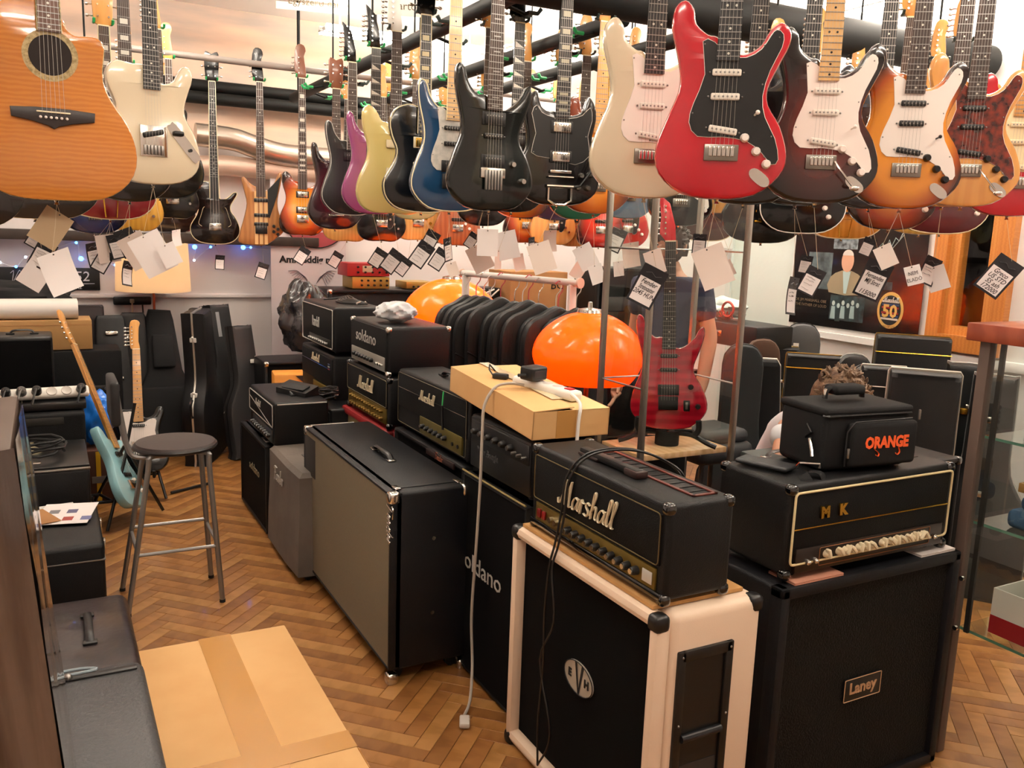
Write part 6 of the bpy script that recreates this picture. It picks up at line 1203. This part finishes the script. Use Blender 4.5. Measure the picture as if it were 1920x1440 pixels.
# ------------------------------------------------------------------ carton on the amplifiers with power strip
cb0 = V((1.345, 2.33, 1.012)); t = thing('flat_carton', 'long open cardboard carton resting on the amplifier heads', 'box', cb0, (R(3.2), 0, R(-2)))
CL, CW, CH = .70, .285, .092
MB().box(0, CW, 0, .003, 0, CH).box(0, .003, 0, CL, 0, CH).box(CW-.003, CW, 0, CL, 0, CH).box(0, CW, CL-.003, CL, 0, CH).box(0, CW, 0, CL, 0, .003).build('carton_body', BRN, t)
MB().box(0, CW*.52, 0, CL, CH, CH+.003, M=Matrix.Translation((0, 0, CH)) @ Matrix.Rotation(R(-3), 4, 'Y') @ Matrix.Translation((0, 0, -CH))).build('top_flap', BRN, t); MB().box(CW*.5, CW, 0, CL, CH-.003, CH).build('top_flap', mat('cardboard_pale', 'd9b983', .8), t)
MB().box(CW*.30, CW*.55, -.0015, 0, 0, CH).build('tape', TAPE, t); MB().box(CW*.42, CW*.56, .1, CL, CH+.013, CH+.0136).build('tape', mat('clear_tape', 'd8c49a', .25, coat=.6), t)
ps = thing('power_strip', 'white power strip with red switch on the flat carton', 'power strip', (1.52, 2.55, 1.119), (R(3), 0, R(15)))
MB().rbox(-.028, .028, -.15, .15, 0, .035, .012, 3).build('housing', WHT, ps); MB().rbox(-.014, .014, -.125, -.095, .032, .039, .003).build('switch', mat('red_rocker', 'b01225', .3), ps)
for k in range(4): MB().lathe([(.02, .0355), (.018, .0365), (.001, .034)], 14, c=(0, -.055+k*.048, 0)).build('socket', mat('socket_grey', 'c9c3ba', .4), ps)
ad = thing('power_adapter', 'black wall-plug adapter on the power strip', 'adapter', (1.487, 2.585, 1.161), (R(3), 0, R(20))); MB().rbox(-.042, .042, -.03, .03, 0, .048, .008, 3).build('body', BLKP, ad); MB().rbox(-.03, .03, -.031, -.029, .012, .036, .002).build('rating_label', mat('label_dark', '2a2022', .5), ad); MB().cyl((-.042, 0, .02), (-.07, .01, .02), .006, 6).build('cable_relief', RUB, ad)
sw = thing('inline_switch', 'small black inline plug on the flat carton', 'plug', (1.45, 2.76, 1.135), (0, 0, R(40))); MB().rbox(-.014, .014, -.03, .03, 0, .022, .007, 2).build('body', BLKP, sw); MB().tube([(0, .03, .012), (.01, .05, .03), (.035, .06, .045), (.045, .04, .02)], .003, 5).build('lead', BLKP, sw)
GC = mat('grey_cable', 'a9a095', .5)
cable('extension_cable', 'grey extension cable hanging from the flat carton to the floor', [(1.46, 2.60, 1.14), (1.41, 2.62, 1.145), (1.36, 2.63, 1.13), (1.322, 2.63, 1.07), (1.312, 2.62, .98), (1.30, 2.60, .8), (1.296, 2.61, .55), (1.296, 2.63, .3), (1.29, 2.60, .12), (1.25, 2.53, .03), (1.20, 2.47, .016)], .0055, GC)
tag(MB().rbox(-.018, .018, -.03, .03, 0, .02, .006).build('cable_plug', mat('white_plug', 'cfc8be', .5), loc=(1.188, 2.44, .003), rot=(0, 0, R(-25))), 'white cable plug lying on the parquet', 'plug')
cable('power_cable', 'white cable dropping over the end of the flat carton', [(1.53, 2.40, 1.14), (1.525, 2.355, 1.13), (1.515, 2.318, 1.115), (1.505, 2.31, 1.06), (1.50, 2.31, .93)], .006, WHT)
# ------------------------------------------------------------------ left side: wrapped crate, cases, amplifiers
FILMB = mat('film_reflections', '3f3028', .12, coat=.9, bump=(7, 1.0), var=(4, '6a594e'), scale=(5, 2, .5))  # lighter streaks in the colour imitate reflections on the film
t = thing('wrapped_crate', 'tall brown crate wrapped in shiny clear film', 'crate', (-.322, 1.66, 0), (0, R(-4.1), 0))
MB().rbox(-.36, .36, -.22, .22, .027, 1.30, .01).build('crate_body', mat('crate_brown', '4c3a2e', .6), t)
rr = random.Random(4); mb = MB(); nx, nz = 22, 12; vs = []
for j in range(nz+1):
    for i in range(nx+1): vs.append((-.363+.726*i/nx, -.225-.006*rr.random()-(.007 if i % 3 == 0 else 0), 1.30*j/nz))
mb.add(vs, [(j*(nx+1)+i, j*(nx+1)+i+1, (j+1)*(nx+1)+i+1, (j+1)*(nx+1)+i) for j in range(nz) for i in range(nx)])
vs = []
for j in range(nz+1):
    for i in range(9): vs.append((.363+.005*rr.random(), -.225+.45*i/8, 1.30*j/nz))
mb.add(vs, [(j*9+i, j*9+i+1, (j+1)*9+i+1, (j+1)*9+i) for j in range(nz) for i in range(8)]).build('film_wrap', FILMB, t)
t = thing('grey_case', 'grey grained hard case lying beside the large carton', 'case', (-.14, 2.10, 0))
GL = mat('grained_grey', '3e3e40', .45, bump=(90, .6))
MB().rbox(-.33, .33, -.21, .37, 0, .45, .03, 3).build('shell', GL, t); MB().rbox(.12, .31, .30, .325, .449, .456, .004).build('strap_tab', BLKP, t); MB().ball((.14, .312, .457), .012, 8).build('stud', STEEL, t)
MB().tube(smooth_loop([(0, .335, .452), (.08, .345, .458), (.17, .35, .458), (.21, .335, .455), (.1, .325, .456), (0, .315, .452)], 4, False), .004, 6).build('pull_cord', mat('blue_grey_cord', '8a98a0', .5), t)
t = thing('black_case', 'worn black leather case with strap handle behind the grey case', 'case', (-.12, 3.02, 0))
MB().rbox(-.33, .33, -.50, .32, 0, .30, .035, 3).build('shell', mat('worn_leather', '181415', .35, bump=(14, .8), var=(10, '2a2022'), coat=.3), t)
strap_handle(t, (.19, .03, .30), .22, BLKP, 'y', BLKP, h=.02)
t = thing('road_amplifier', 'black amplifier case with clasps and papers on top', 'amplifier', (-.18, 3.90, 0))
MB().rbox(-.33, .335, -.29, .29, 0, .40, .02, 3).build('shell', BLK, t); MB().rbox(-.33, .337, -.293, .293, .33, .336, .002).build('lid_seam', STEEL, t)
MB().rbox(.06, .10, -.06, -.03, .40, .406, .003).build('clasp', CHR, t); MB().lathe([(.016, 0), (.016, .005)], 12, M=Matrix.Translation((.09, -.29, .22)) @ Matrix.Rotation(pi/2, 4, 'X')).build('lock', GOLD, t)
for y in (-.15, .12): MB().rbox(.335, .345, y-.02, y+.02, .30, .37, .003).build('latch', CHR, t)
for i, (x, y, w_, h_, r_, m_, lb) in enumerate(((-.10, 3.98, .16, .2, 20, BRN2, 'torn brown cardboard sheet on the clasped amplifier'), (.03, 4.02, .21, .28, -12, PAPER, 'white printed leaflet with pictures on the clasped amplifier'), (-.03, 4.10, .20, .14, 8, mat('paper_grey', 'cfccc8', .7), 'pale folded sheet under the printed leaflet'))):
    o = tag(MB().box(-w_/2, w_/2, -h_/2, h_/2, 0, .002).build('loose_paper', m_, loc=(x, y, .4075+.0025*(2-i)+(.003 if i == 0 else 0)), rot=(0, 0, R(r_))), lb, 'paper')
    if i == 1:
        for k in range(5): MB().box(-.07+.07*(k % 3), -.03+.07*(k % 3), -.1+.1*(k//3), -.05+.1*(k//3), .002, .0024).build('picture', mat('pic%d' % k, ('8a8fa8', '9a3a34', '6a6f98', '7a7a80', '585878')[k], .6), o)
# amplifier with mixer top and coiled cable behind
t = thing('combo_amplifier', 'black combo amplifier with brass cap and coiled cable on top', 'amplifier', (-.22, 4.62, 0)); MB().rbox(-.3, .36, -.28, .3, 0, .52, .02, 3).build('shell', BLK, t); MB().rbox(-.3, .362, -.283, -.26, .515, .523, .002).build('edge_strip', STEEL, t); MB().rbox(-.3, .36, -.25, .28, .52, .53, .004).build('top_plate', BLKP, t)
MB().lathe([(.05, 0), (.045, .015), (.015, .03), (.012, .045), (.001, .047)], 18, c=(.12, .08, .53)).build('brass_cap', mat('pale_brass', 'b8ab8c', .4, .7), t); MB().rbox(.12, .16, -.18, -.15, .53, .536, .003).build('clasp', CHR, t)
tag(MB().tube([((.16+.012*sin(k*.7))*cos(k*.42)-.12, 4.58+(.13+.01*cos(k))*sin(k*.42), .552+.0012*k+.006*sin(k*1.9)) for k in range(60)], .007, 6).build('cable_coil', RUB), 'loose coil of black cable on the combo with brass cap', 'cable')
t = thing('black_amplifier', 'black amplifier under the white power strip', 'amplifier', (-.25, 5.22, 0)); MB().rbox(-.3, .40, -.26, .22, 0, .66, .02, 3).build('shell', BLK2, t); MB().rbox(-.28, .30, -.262, -.258, .60, .64, .002).build('control_panel', mat('dull_panel', '34322e', .4, .4), t)
ps = thing('power_strip', 'white power strip with six sockets and dark plugs', 'power strip', (-.02, 5.10, .745), (R(-38), 0, R(4)))
MB().rbox(-.24, .20, -.02, .02, -.03, .03, .014, 3).build('housing', WHT, ps)
for k in range(6):
    x = -.19+k*.07; s_ = MB().lathe([(.026, 0), (.024, .004), (.02, .002)], 16, M=Matrix.Translation((x, -.02, 0)) @ Matrix.Rotation(pi/2, 4, 'X')).build('socket', MATS['socket_grey'], ps)
    if k in (0, 1, 2, 5): MB().lathe([(.025, 0), (.022, .03), (.012, .04)], 14, M=Matrix.Translation((x, -.022, 0)) @ Matrix.Rotation(pi/2, 4, 'X')).tube(smooth_loop([(x, -.06, 0), (x-.01, -.08, -.03), (x-.03, -.07, -.1)], 3, False), .006, 6).build('plug', BLKP if k != 1 else mat('grey_plug', '55524f', .5), ps)
MB().box(-.24, .18, .02, .03, -.06, -.02).build('bracket', BLKP, ps)
tag(MB().rbox(-.55, .16, 5.02, 5.26, .665, .705, .008).build('black_tray', BLKP), 'flat black tray carrying the six-socket power strip', 'tray')
t = thing('small_monitor', 'small black monitor speaker with top handle by the blue bag', 'speaker', (-.13, 5.62, 0)); MB().rbox(-.16, .18, -.14, .14, .0, .60, .012).build('stand_box', BLK2, t); MB().rbox(-.15, .15, -.14, .14, .605, 1.0, .016, 3).build('body', BLKP, t); strap_handle(t, (0, 0, 1.0), .12, BLKP, 'x', BLKP, h=.02); MB().rbox(-.14, .14, -.146, -.138, .62, .98, .006).build('grille', CLOTHB, t)
t = thing('black_amplifier', 'wide black amplifier behind the small monitor speaker', 'amplifier', (.10, 6.02, 0)); MB().rbox(-.3, .3, -.15, .15, 0, .86, .015).build('shell', BLK2, t); MB().rbox(-.28, .28, -.155, -.15, .60, .64, .002).build('control_panel', MATS['dull_panel'], t); knob_row(t, 6, -.2, .2, .62, -.155, STEEL, .009)
t = thing('long_carton', 'long brown carton under the rolled white posters', 'box', (-.42, 6.08, .86)); t.location = (-.28, 6.04, .865); MB().rbox(-.7, .52, -.14, .14, 0, .18, .004).build('carton_body', mat('carton_tan', 'a57c4e', .8, var=(3, '96703f')), t); MB().box(-.7, .52, -.141, -.14, .15, .154).build('flap_line', BRN2, t)
for k, (z, y) in enumerate(((.105, -.06), (.10, .07))):
    o = thing('rolled_poster', ('white rolled poster at the front of the long carton', 'white rolled poster at the rear of the long carton')[k], 'roll', (-.35, 6.04+y, 1.047+.058)); MB().lathe([(.05, -.6), (.056, -.6), (.056, .52), (.05, .52), (.05, -.6)], 20, M=Matrix.Rotation(pi/2, 4, 'Y')).build('paper_roll', mat('roll_white', 'd9d3cc', .7), o)
crumple('black_cloth_bundle', 'black cloth bundle heaped on the case behind the rolled posters', (-.30, 6.55, 1.02), (.5, .16, .115), mat('heap_black', '121214', .9), 'cloth', 11)
tag(MB().rbox(-1.0, .12, 6.34, 6.78, 0, 1.02, .02, 3).build('flight_case', CASEB), 'wide black flight case under the cloth bundle', 'case')
o = crumple('blue_plastic_bag', 'bright blue plastic bag hung by the leaning bass', (.215, 5.62, .32), (.13, .09, .17), mat('blue_polythene', '1a6fd0', .3, bump=(18, .6), coat=.3), seed=13)
t = thing('brown_amplifier', 'brown box amplifier with yellow tape stripe below the blue bag', 'amplifier', (.235, 5.62, 0)); MB().rbox(-.11, .13, -.13, .13, 0, .318, .008).build('shell', mat('brown_board', '4c2a1c', .6), t); MB().box(-.025, .0, -.132, -.13, .01, .31).build('yellow_tape', mat('yellow_tape', 'd6a818', .5), t); MB().box(-.05, .08, -.135, -.13, .12, .16).build('grey_tape', mat('grey_tape', '6b655f', .5), t)
# pale blue bass on a stand
def frame_stand(name, label, x, y, rz):
    t = thing(name, label, 'stand', (x, y, 0), rz)
    for s in (-1, 1):
        MB().tube([(s*.14, -.16, .01), (s*.02, .02, .42)], .009, 8).build('leg', BLKP, t); MB().tube([(s*.08, -.10, .15), (s*.08, -.20, .16), (s*.08, -.21, .2)], .009, 8).build('arm', RUB, t)
    MB().tube([(0, .02, .42), (0, .22, .01)], .009, 8).build('leg', BLKP, t); MB().cyl((-.1, -.10, .15), (.1, -.10, .15), .008, 8).build('cross_bar', BLKP, t); MB().tube([(0, .02, .40), (0, .08, .66)], .009, 8).build('neck_post', BLKP, t)
    return t
frame_stand('guitar_stand', 'black tubular stand holding the pale blue bass', .33, 5.10, R(-70))
gb = bassg('pale blue bass with maple neck leaning on a stand', None, None, paint('pale_blue', '8fc0c8'), loc=(.375, 5.0, .10), yaw=0, board=MAPLE, neck=MAPLE, hs='in', t=.05)
zn = V((-.29, .46, .90)).normalized(); fn = (_r0*1.0+_h*.05); fn = (fn-zn*fn.dot(zn)).normalized(); yn = -fn   # the bass is seen edge-on, face to the aisle
gb.rotation_euler = Matrix((yn.cross(zn), yn, zn)).transposed().to_euler()
frame_stand('guitar_stand', 'black tubular stand holding the white-guarded guitar', .47, 5.58, R(-10))
guitar('black single-cutaway guitar with white pickguard and maple neck on a stand', 'tele', loc=(.445, 5.42, .165), yaw=R(-10), paintm=BLKPA, board=MAPLE, neck=MAPLE, inlaym=INK, guard='teleg', guardm=PGW, bridge='telep', pu='s', puz=(.295,), pum=BLP, knobs=(), jack=False, hs='tele', lean=R(-24), roll=R(-2))
tag(MB().tube([(.62, 5.5, .012), (.86, 5.62, .012)], .009, 8).build('stand_leg_bar', BLKP), 'black metal bar lying on the parquet under the cases', 'bar')
# ------------------------------------------------------------------ things behind the head with cream knobs
t = thing('tabletop_amplifier', 'grey-topped small amplifier with strap handle by the glass case', 'amplifier', (2.55, 2.28, 0), R(0)); t.location = (2.62, 2.50, 0)
MB().rbox(-.09, .14, -.16, .14, 0, .80, .012).build('shell', mat('grey_vinyl', '3c4240', .5, bump=(300, .3)), t); MB().rbox(-.085, .135, -.165, -.158, .70, .79, .002).build('control_panel', MATS['silver_panel'], t); knob_row(t, 5, -.06, .11, .745, -.165, BLKP, .011); strap_handle(t, (.025, 0, .80), .2, mat('brown_strap', '2a1c18', .4), 'x')
t = thing('black_cushion', 'black cushioned stool beside the white-piped gig bag', 'stool', (2.80, 3.14, 0)); MB().rbox(-.17, .17, -.15, .15, .62, .72, .04, 3).rbox(-.15, .15, -.13, .13, .71, .78, .035, 3).build('cushion', mat('cushion_black', '16181a', .6), t)
for sx in (-1, 1):
    for sy in (-1, 1): MB().cyl((sx*.12, sy*.1, 0), (sx*.1, sy*.08, .63), .012, 8).build('leg', STEEL, t)
# ------------------------------------------------------------------ people
SKIN = mat('skin', 'c99478', .5, bump=(80, .05)); HAIR = mat('brown_hair', '4a3423', .6, bump=(90, 1.0), var=(40, '765a40'))
def skin_mesh(name, mt, parent, verts, edges, root=0, sub=2):
    me = bpy.data.meshes.new(name); me.from_pydata([v[0] for v in verts], edges, []); me.materials.append(mt)
    o = bpy.data.objects.new(name, me); COL.objects.link(o); o.parent = parent
    m = o.modifiers.new('skin', 'SKIN'); me.skin_vertices[0].data
    for i, v in enumerate(verts):
        r = v[1]; me.skin_vertices[0].data[i].radius = (r, r) if not isinstance(r, tuple) else r
    me.skin_vertices[0].data[root].use_root = True; m.use_smooth_shade = True
    s = o.modifiers.new('sub', 'SUBSURF'); s.levels = sub; s.render_levels = sub
    return o
def slim(vs, idx, k): return [(v[0], tuple(q*k for q in v[1]) if isinstance(v[1], tuple) else v[1]*k) if i in idx else v for i, v in enumerate(vs)]
def grow(vs, idx, g): return [(vs[i][0], tuple(q+g for q in vs[i][1]) if isinstance(vs[i][1], tuple) else vs[i][1]+g) for i in idx]
def hand_chain(vs, es, wrist, w, d, side, s=1.0):
    """palm + five fingers hanging from a wrist vertex; d: direction of the hand, side: thumb side"""
    d = V(d).normalized(); side = V(side).normalized(); p = V(vs[wrist][0]); palm = len(vs); vs.append((tuple(p+d*.05*s), (.036*s, .018*s))); es.append((wrist, palm))
    kn = len(vs); vs.append((tuple(p+d*.085*s), (.038*s, .014*s))); es.append((palm, kn))
    for k in range(4):
        o = side*(.028-.019*k)*s; L = (.07, .078, .072, .056)[k]*s; a = len(vs); curl = d.cross(side)*.02*s
        vs.append((tuple(p+d*.10*s+o), .0085*s)); vs.append((tuple(p+d*(.10*s+L*.5)+o+curl*.3), .008*s)); vs.append((tuple(p+d*(.10*s+L*.95)+o+curl), .006*s)); es += [(kn, a), (a, a+1), (a+1, a+2)]
    a = len(vs); vs.append((tuple(p+d*.045*s+side*.042*s), .0105*s)); vs.append((tuple(p+d*.085*s+side*.055*s), .009*s)); es += [(palm, a), (a, a+1)]
def head_parts(t, c, rz, hair_mat, pitch=0, s=1.0):
    M = Matrix.Translation(c) @ Matrix.Rotation(rz, 4, 'Z') @ Matrix.Rotation(pitch, 4, 'X') @ Matrix.Scale(s, 4)
    # face looks along local -y
    b = MB().ball((0, 0, 0), 1, 24); vs = []
    for v in MB().lathe([(max(1e-6, sin(pi*i/16)), -cos(pi*i/16)) for i in range(17)], 28).v:
        x, y, z = v; w = 1 if z > -.1 else 1-.34*((-.1-z)/.9); vs.append(M @ V((x*.076*w, y*.096*(w if y < 0 else w*.92)-(0.008 if z < -.3 and y < 0 else 0), z*.115)))
    hm = MB(); hm.add(vs, MB().lathe([(max(1e-6, sin(pi*i/16)), 0) for i in range(17)], 28).f)
    h = hm.rbox(-.012, .012, -.118, -.08, -.035, .012, .010, 3, M=M).build('head', SKIN, t)
    for s_ in (-1, 1):
        MB().ball((s_*.03, -.083, .008), (.012, .008, .008), 8, M=M).build('eye', WHT, h); MB().ball((s_*.03, -.090, .008), (.005, .003, .005), 6, M=M).build('iris', INK, h); MB().ball((s_*.077, .008, -.005), (.010, .022, .032), 8, M=M).build('ear', SKIN, h)
        MB().rbox(s_*.03-.018, s_*.03+.018, -.094, -.086, .024, .031, .003, 2, M=M).build('eyebrow', hair_mat, h)
    MB().rbox(-.024, .024, -.094, -.08, -.062, -.05, .005, 2, M=M).build('mouth', mat('lips', 'a8604f', .5), h)
    # hair: tufted shell over the crown and back
    rnd = random.Random(2); mb = MB(); prof = [(max(1e-6, sin(pi*i/18)), -cos(pi*i/18)) for i in range(19)]; L = MB().lathe(prof, 36); vs = []
    for v in L.v:
        x, y, z = v; keep = (y > -.25) or z > .45
        lim = -.62 if y > .2 else (-.3 if y > -.35 else .25)
        q = 1.10+.05*sin(9*x+4*z+3)+.04*sin(14*y-7*z)+.03*rnd.random() if z > lim else .92
        vs.append(M @ V((x*.079*q, y*.098*q, z*.119*q+.004)))
    mb.add(vs, L.f)
    for k in range(260):
        a = rnd.uniform(0, 2*pi); e = rnd.uniform(.05, 1.45); d = V((cos(a)*cos(e)*.08, sin(a)*cos(e)*.098, sin(e)*.12))
        if d.y < -.04 and d.z < .07: continue
        tg_ = V((rnd.uniform(-.5, .5), rnd.uniform(-.2, .8), rnd.uniform(-.3, .3))).normalized()*.03
        mb.tube([M @ (d*1.06), M @ (d*1.13+tg_*.4), M @ (d*1.10+tg_*.9)], [.010, .008, .003], 5)
    mb.build('hair', hair_mat, t)
# seated person behind the bag
hp = atD(1553, 722, 3.72); t = thing('person', 'person in a white T-shirt seated bent forward behind the black bag', 'person', (hp.x-.02, hp.y+.04, 0), R(12))
ox, oy = 0, 0
vb = [((.06, .22, .47), (.15, .12)), ((.04, .18, .62), (.14, .11)), ((.02, .10, .78), (.15, .10)), ((0, .05, .90), (.15, .085)), ((0, .015, .965), .055), ((0, -.01, 1.02), .05),
      ((-.17, .03, .885), .058), ((-.25, -.03, .76), .048), ((-.30, -.10, .66), .042), ((-.20, -.22, .66), .036), ((-.12, -.30, .67), .028),
      ((.17, .05, .885), .058), ((.26, .0, .74), .048), ((.27, -.05, .63), .042), ((.17, -.18, .64), .036), ((.10, -.26, .66), .028),
      ((-.10, .15, .46), .09), ((-.16, -.19, .47), .07), ((-.16, -.13, .09), .045), ((-.16, -.24, .04), .035), ((.20, .15, .46), .09), ((.24, -.19, .47), .07), ((.24, -.13, .09), .045), ((.24, -.24, .04), .035)]
vb[4] = ((0, -.03, .925), .055); vb[5] = ((0, -.075, .955), .05); vb[7] = ((-.285, -.03, .77), .048)
eb = [(0, 1), (1, 2), (2, 3), (3, 4), (4, 5), (3, 6), (6, 7), (7, 8), (8, 9), (9, 10), (3, 11), (11, 12), (12, 13), (13, 14), (14, 15), (0, 16), (16, 17), (17, 18), (18, 19), (0, 20), (20, 21), (21, 22), (22, 23)]
hand_chain(vb, eb, 10, 0, (.6, -.75, -.1), (.7, .6, 0)); hand_chain(vb, eb, 15, 0, (-.5, -.8, -.1), (-.8, .6, 0))
skin_mesh('body', SKIN, t, slim(vb, (0, 1, 2, 3, 6, 11), .72), eb)
sv = grow(vb, (0, 1, 2, 3, 6, 7, 11, 12, 4), .016); sv[5] = ((-.245, 0, .81), .066); sv[7] = ((.225, .02, .80), .066); sv[8] = ((0, .0, .92), .068)
skin_mesh('t_shirt', mat('shirt_white', 'd9dde2', .9), t, sv, [(0, 1), (1, 2), (2, 3), (3, 4), (4, 5), (3, 6), (6, 7), (3, 8)])
jv = grow(vb, (0, 16, 17, 18, 20, 21, 22), .012); skin_mesh('trousers', mat('jeans_dark', '1c2430', .9), t, jv, [(0, 1), (1, 2), (2, 3), (0, 4), (4, 5), (5, 6)])
for s_ in (-.16, .24): MB().rbox(s_-.05, s_+.05, -.31, -.06, 0, .085, .03, 3).build('shoe', BLKP, t)
head_parts(t, V((-.02, -.11, 1.022)), R(-30), HAIR, R(60), 1.14)
tag(MB().lathe([(.17, .30), (.18, .33), (.17, .36), (.02, .362)], 24).cyl((0, 0, .02), (0, 0, .31), .03, 10).lathe([(.18, 0), (.17, .02), (.03, .03)], 20).build('round_stool', BLKP, loc=(hp.x-.10, hp.y+.2, 0)), 'low black round stool under the seated person', 'stool')
# standing person seen through the glass case
P_ = G(1255, 520, 1.42); pp = atD(1262, 490, 4.75); t = thing('person', 'person in a navy T-shirt standing behind the glass case', 'person', (pp.x, pp.y, 0), R(-70))
vb = [((0, 0, .95), (.15, .11)), ((0, 0, 1.10), (.14, .10)), ((0, .0, 1.28), (.16, .105)), ((0, .0, 1.42), (.15, .075)), ((0, -.005, 1.49), .052), ((0, -.02, 1.56), .05),
      ((-.19, .0, 1.40), .06), ((-.24, .03, 1.12), .045), ((-.22, -.10, .92), .037), ((-.20, -.16, .86), .028), ((.19, .0, 1.40), .06), ((.25, .02, 1.14), .045), ((.26, -.05, .90), .037), ((.26, -.08, .84), .028),
      ((-.09, 0, .88), .085), ((-.10, 0, .50), .06), ((-.10, .02, .09), .042), ((-.10, -.12, .04), .035), ((.09, 0, .88), .085), ((.10, 0, .50), .06), ((.10, .02, .09), .042), ((.10, -.12, .04), .035)]
eb = [(0, 1), (1, 2), (2, 3), (3, 4), (4, 5), (3, 6), (6, 7), (7, 8), (8, 9), (3, 10), (10, 11), (11, 12), (12, 13), (0, 14), (14, 15), (15, 16), (16, 17), (0, 18), (18, 19), (19, 20), (20, 21)]
hand_chain(vb, eb, 9, 0, (.1, -.5, -.8), (.6, -.6, .3)); hand_chain(vb, eb, 13, 0, (0, -.3, -.95), (-.3, -.9, .2))
skin_mesh('body', SKIN, t, slim(vb, (0, 1, 2, 3, 6, 10), .72), eb)
sv = grow(vb, (0, 1, 2, 3, 6, 7, 10, 11, 4), .018); sv[8] = ((0, 0, 1.465), .068); sv[5] = ((-.225, .015, 1.22), .062); sv[7] = ((.225, .012, 1.22), .062)
skin_mesh('t_shirt', mat('shirt_navy', '1c2440', .9), t, sv, [(0, 1), (1, 2), (2, 3), (3, 4), (4, 5), (3, 6), (6, 7), (3, 8)])
jv = grow(vb, (0, 14, 15, 16, 18, 19, 20), .012); skin_mesh('trousers', MATS['jeans_dark'], t, jv, [(0, 1), (1, 2), (2, 3), (0, 4), (4, 5), (5, 6)])
for s_ in (-.1, .1): MB().rbox(s_-.05, s_+.05, -.2, .07, 0, .08, .03, 3).build('shoe', BLKP, t)
head_parts(t, V((0, -.03, 1.635)), 0, mat('short_hair', '3a2a22', .6, bump=(60, .8)), R(8))
# ------------------------------------------------------------------ parquet: each herringbone block is its own plank
PLW, PN_ = .060, 5
PLK = [bands('parquet_%d' % i, c1, c2, 9, 'Y', .38, .25, 6, (1, .25, 1), (.1, .9)) for i, (c1, c2) in enumerate((('a06e3a', '8c5c2a'), ('936233', '7f5126'), ('a87844', '956833'), ('87592d', '764a21')))]
base = [MB().rbox(.0006, PLW*PN_-.0006, .0006, PLW-.0006, -.012, 0, .001, 1) for _ in range(1)][0]
pm = []
for i in range(4):
    me = bpy.data.meshes.new('plank'); me.from_pydata(base.v, [], base.f); me.materials.append(PLK[i]); pm.append(me)
bpy.context.view_layer.update(); dg = bpy.context.evaluated_depsgraph_get()
cand = []; N = 90
ang = R(45); ca, sa = cos(ang), sin(ang); org = V((.6, 3.2, 0))
for j in range(-N, N):
    for m_ in range(-10, 11):
        for vert in (0, 1):
            if not vert: x, y = (j+2*PN_*m_)*PLW, j*PLW; r_ = ang; cx_, cy_ = x+PN_*PLW/2, y+PLW/2; o_ = (x, y)
            else: x, y = j*PLW, (j-2*PN_+1+2*PN_*m_)*PLW; r_ = ang+pi/2; cx_, cy_ = x+PLW/2, y+PN_*PLW/2; o_ = (x+PLW, y)
            c = V((org.x+cx_*ca-cy_*sa, org.y+cx_*sa+cy_*ca, 0))
            if not (XL+.16 < c.x < XR-.16 and YF+.16 < c.y < YB-.16): continue
            cand.append((c, V((org.x+o_[0]*ca-o_[1]*sa, org.y+o_[0]*sa+o_[1]*ca, 0)), r_, (j*7+m_*3+vert*5) % 4))
vis = []; rest = []
for c in cand:
    P = c[0]+V((0, 0, .003)); q = proj(P); ok = False
    if P.dot(_h) > .6 and -60 < q[0] < 1980 and 500 < q[1] < 1500:
        for dx in (0, .09, -.09):
            T_ = P+V((cos(c[2])*dx, sin(c[2])*dx, 0)); d = T_-CAM
            hit = S.ray_cast(dg, CAM, d.normalized(), distance=d.length-.004)
            if not hit[0]: ok = True; break
    (vis if ok else rest).append((q[2] if ok else 0, c))
vis.sort(key=lambda v: v[0])
for d_, c in vis[:300]:
    o = bpy.data.objects.new('plank', pm[c[3]]); COL.objects.link(o); o.parent = FLOOR; o.location = c[1]; o.rotation_euler = (0, 0, c[2])
mb = MB()
sm = [MB() for _ in range(4)]
for d_, c in vis[300:]+rest:
    M = Matrix.Translation(c[1]) @ Matrix.Rotation(c[2], 4, 'Z'); L_, W_ = PLW*PN_-.0006, PLW-.0006
    sm[c[3]].box(.0006, L_, .0006, W_, -.012, 0, M=M)
me = bpy.data.meshes.new('planks'); vs, fs, mi = [], [], []
for i, s_ in enumerate(sm):
    n = len(vs); vs += s_.v; fs += [tuple(k+n for k in f) for f in s_.f]; mi += [i]*len(s_.f)
me.from_pydata(vs, [], fs)
for m_ in PLK: me.materials.append(m_)
me.polygons.foreach_set('material_index', mi)
o = bpy.data.objects.new('planks', me); COL.objects.link(o); o.parent = FLOOR; o['kind'] = 'stuff'
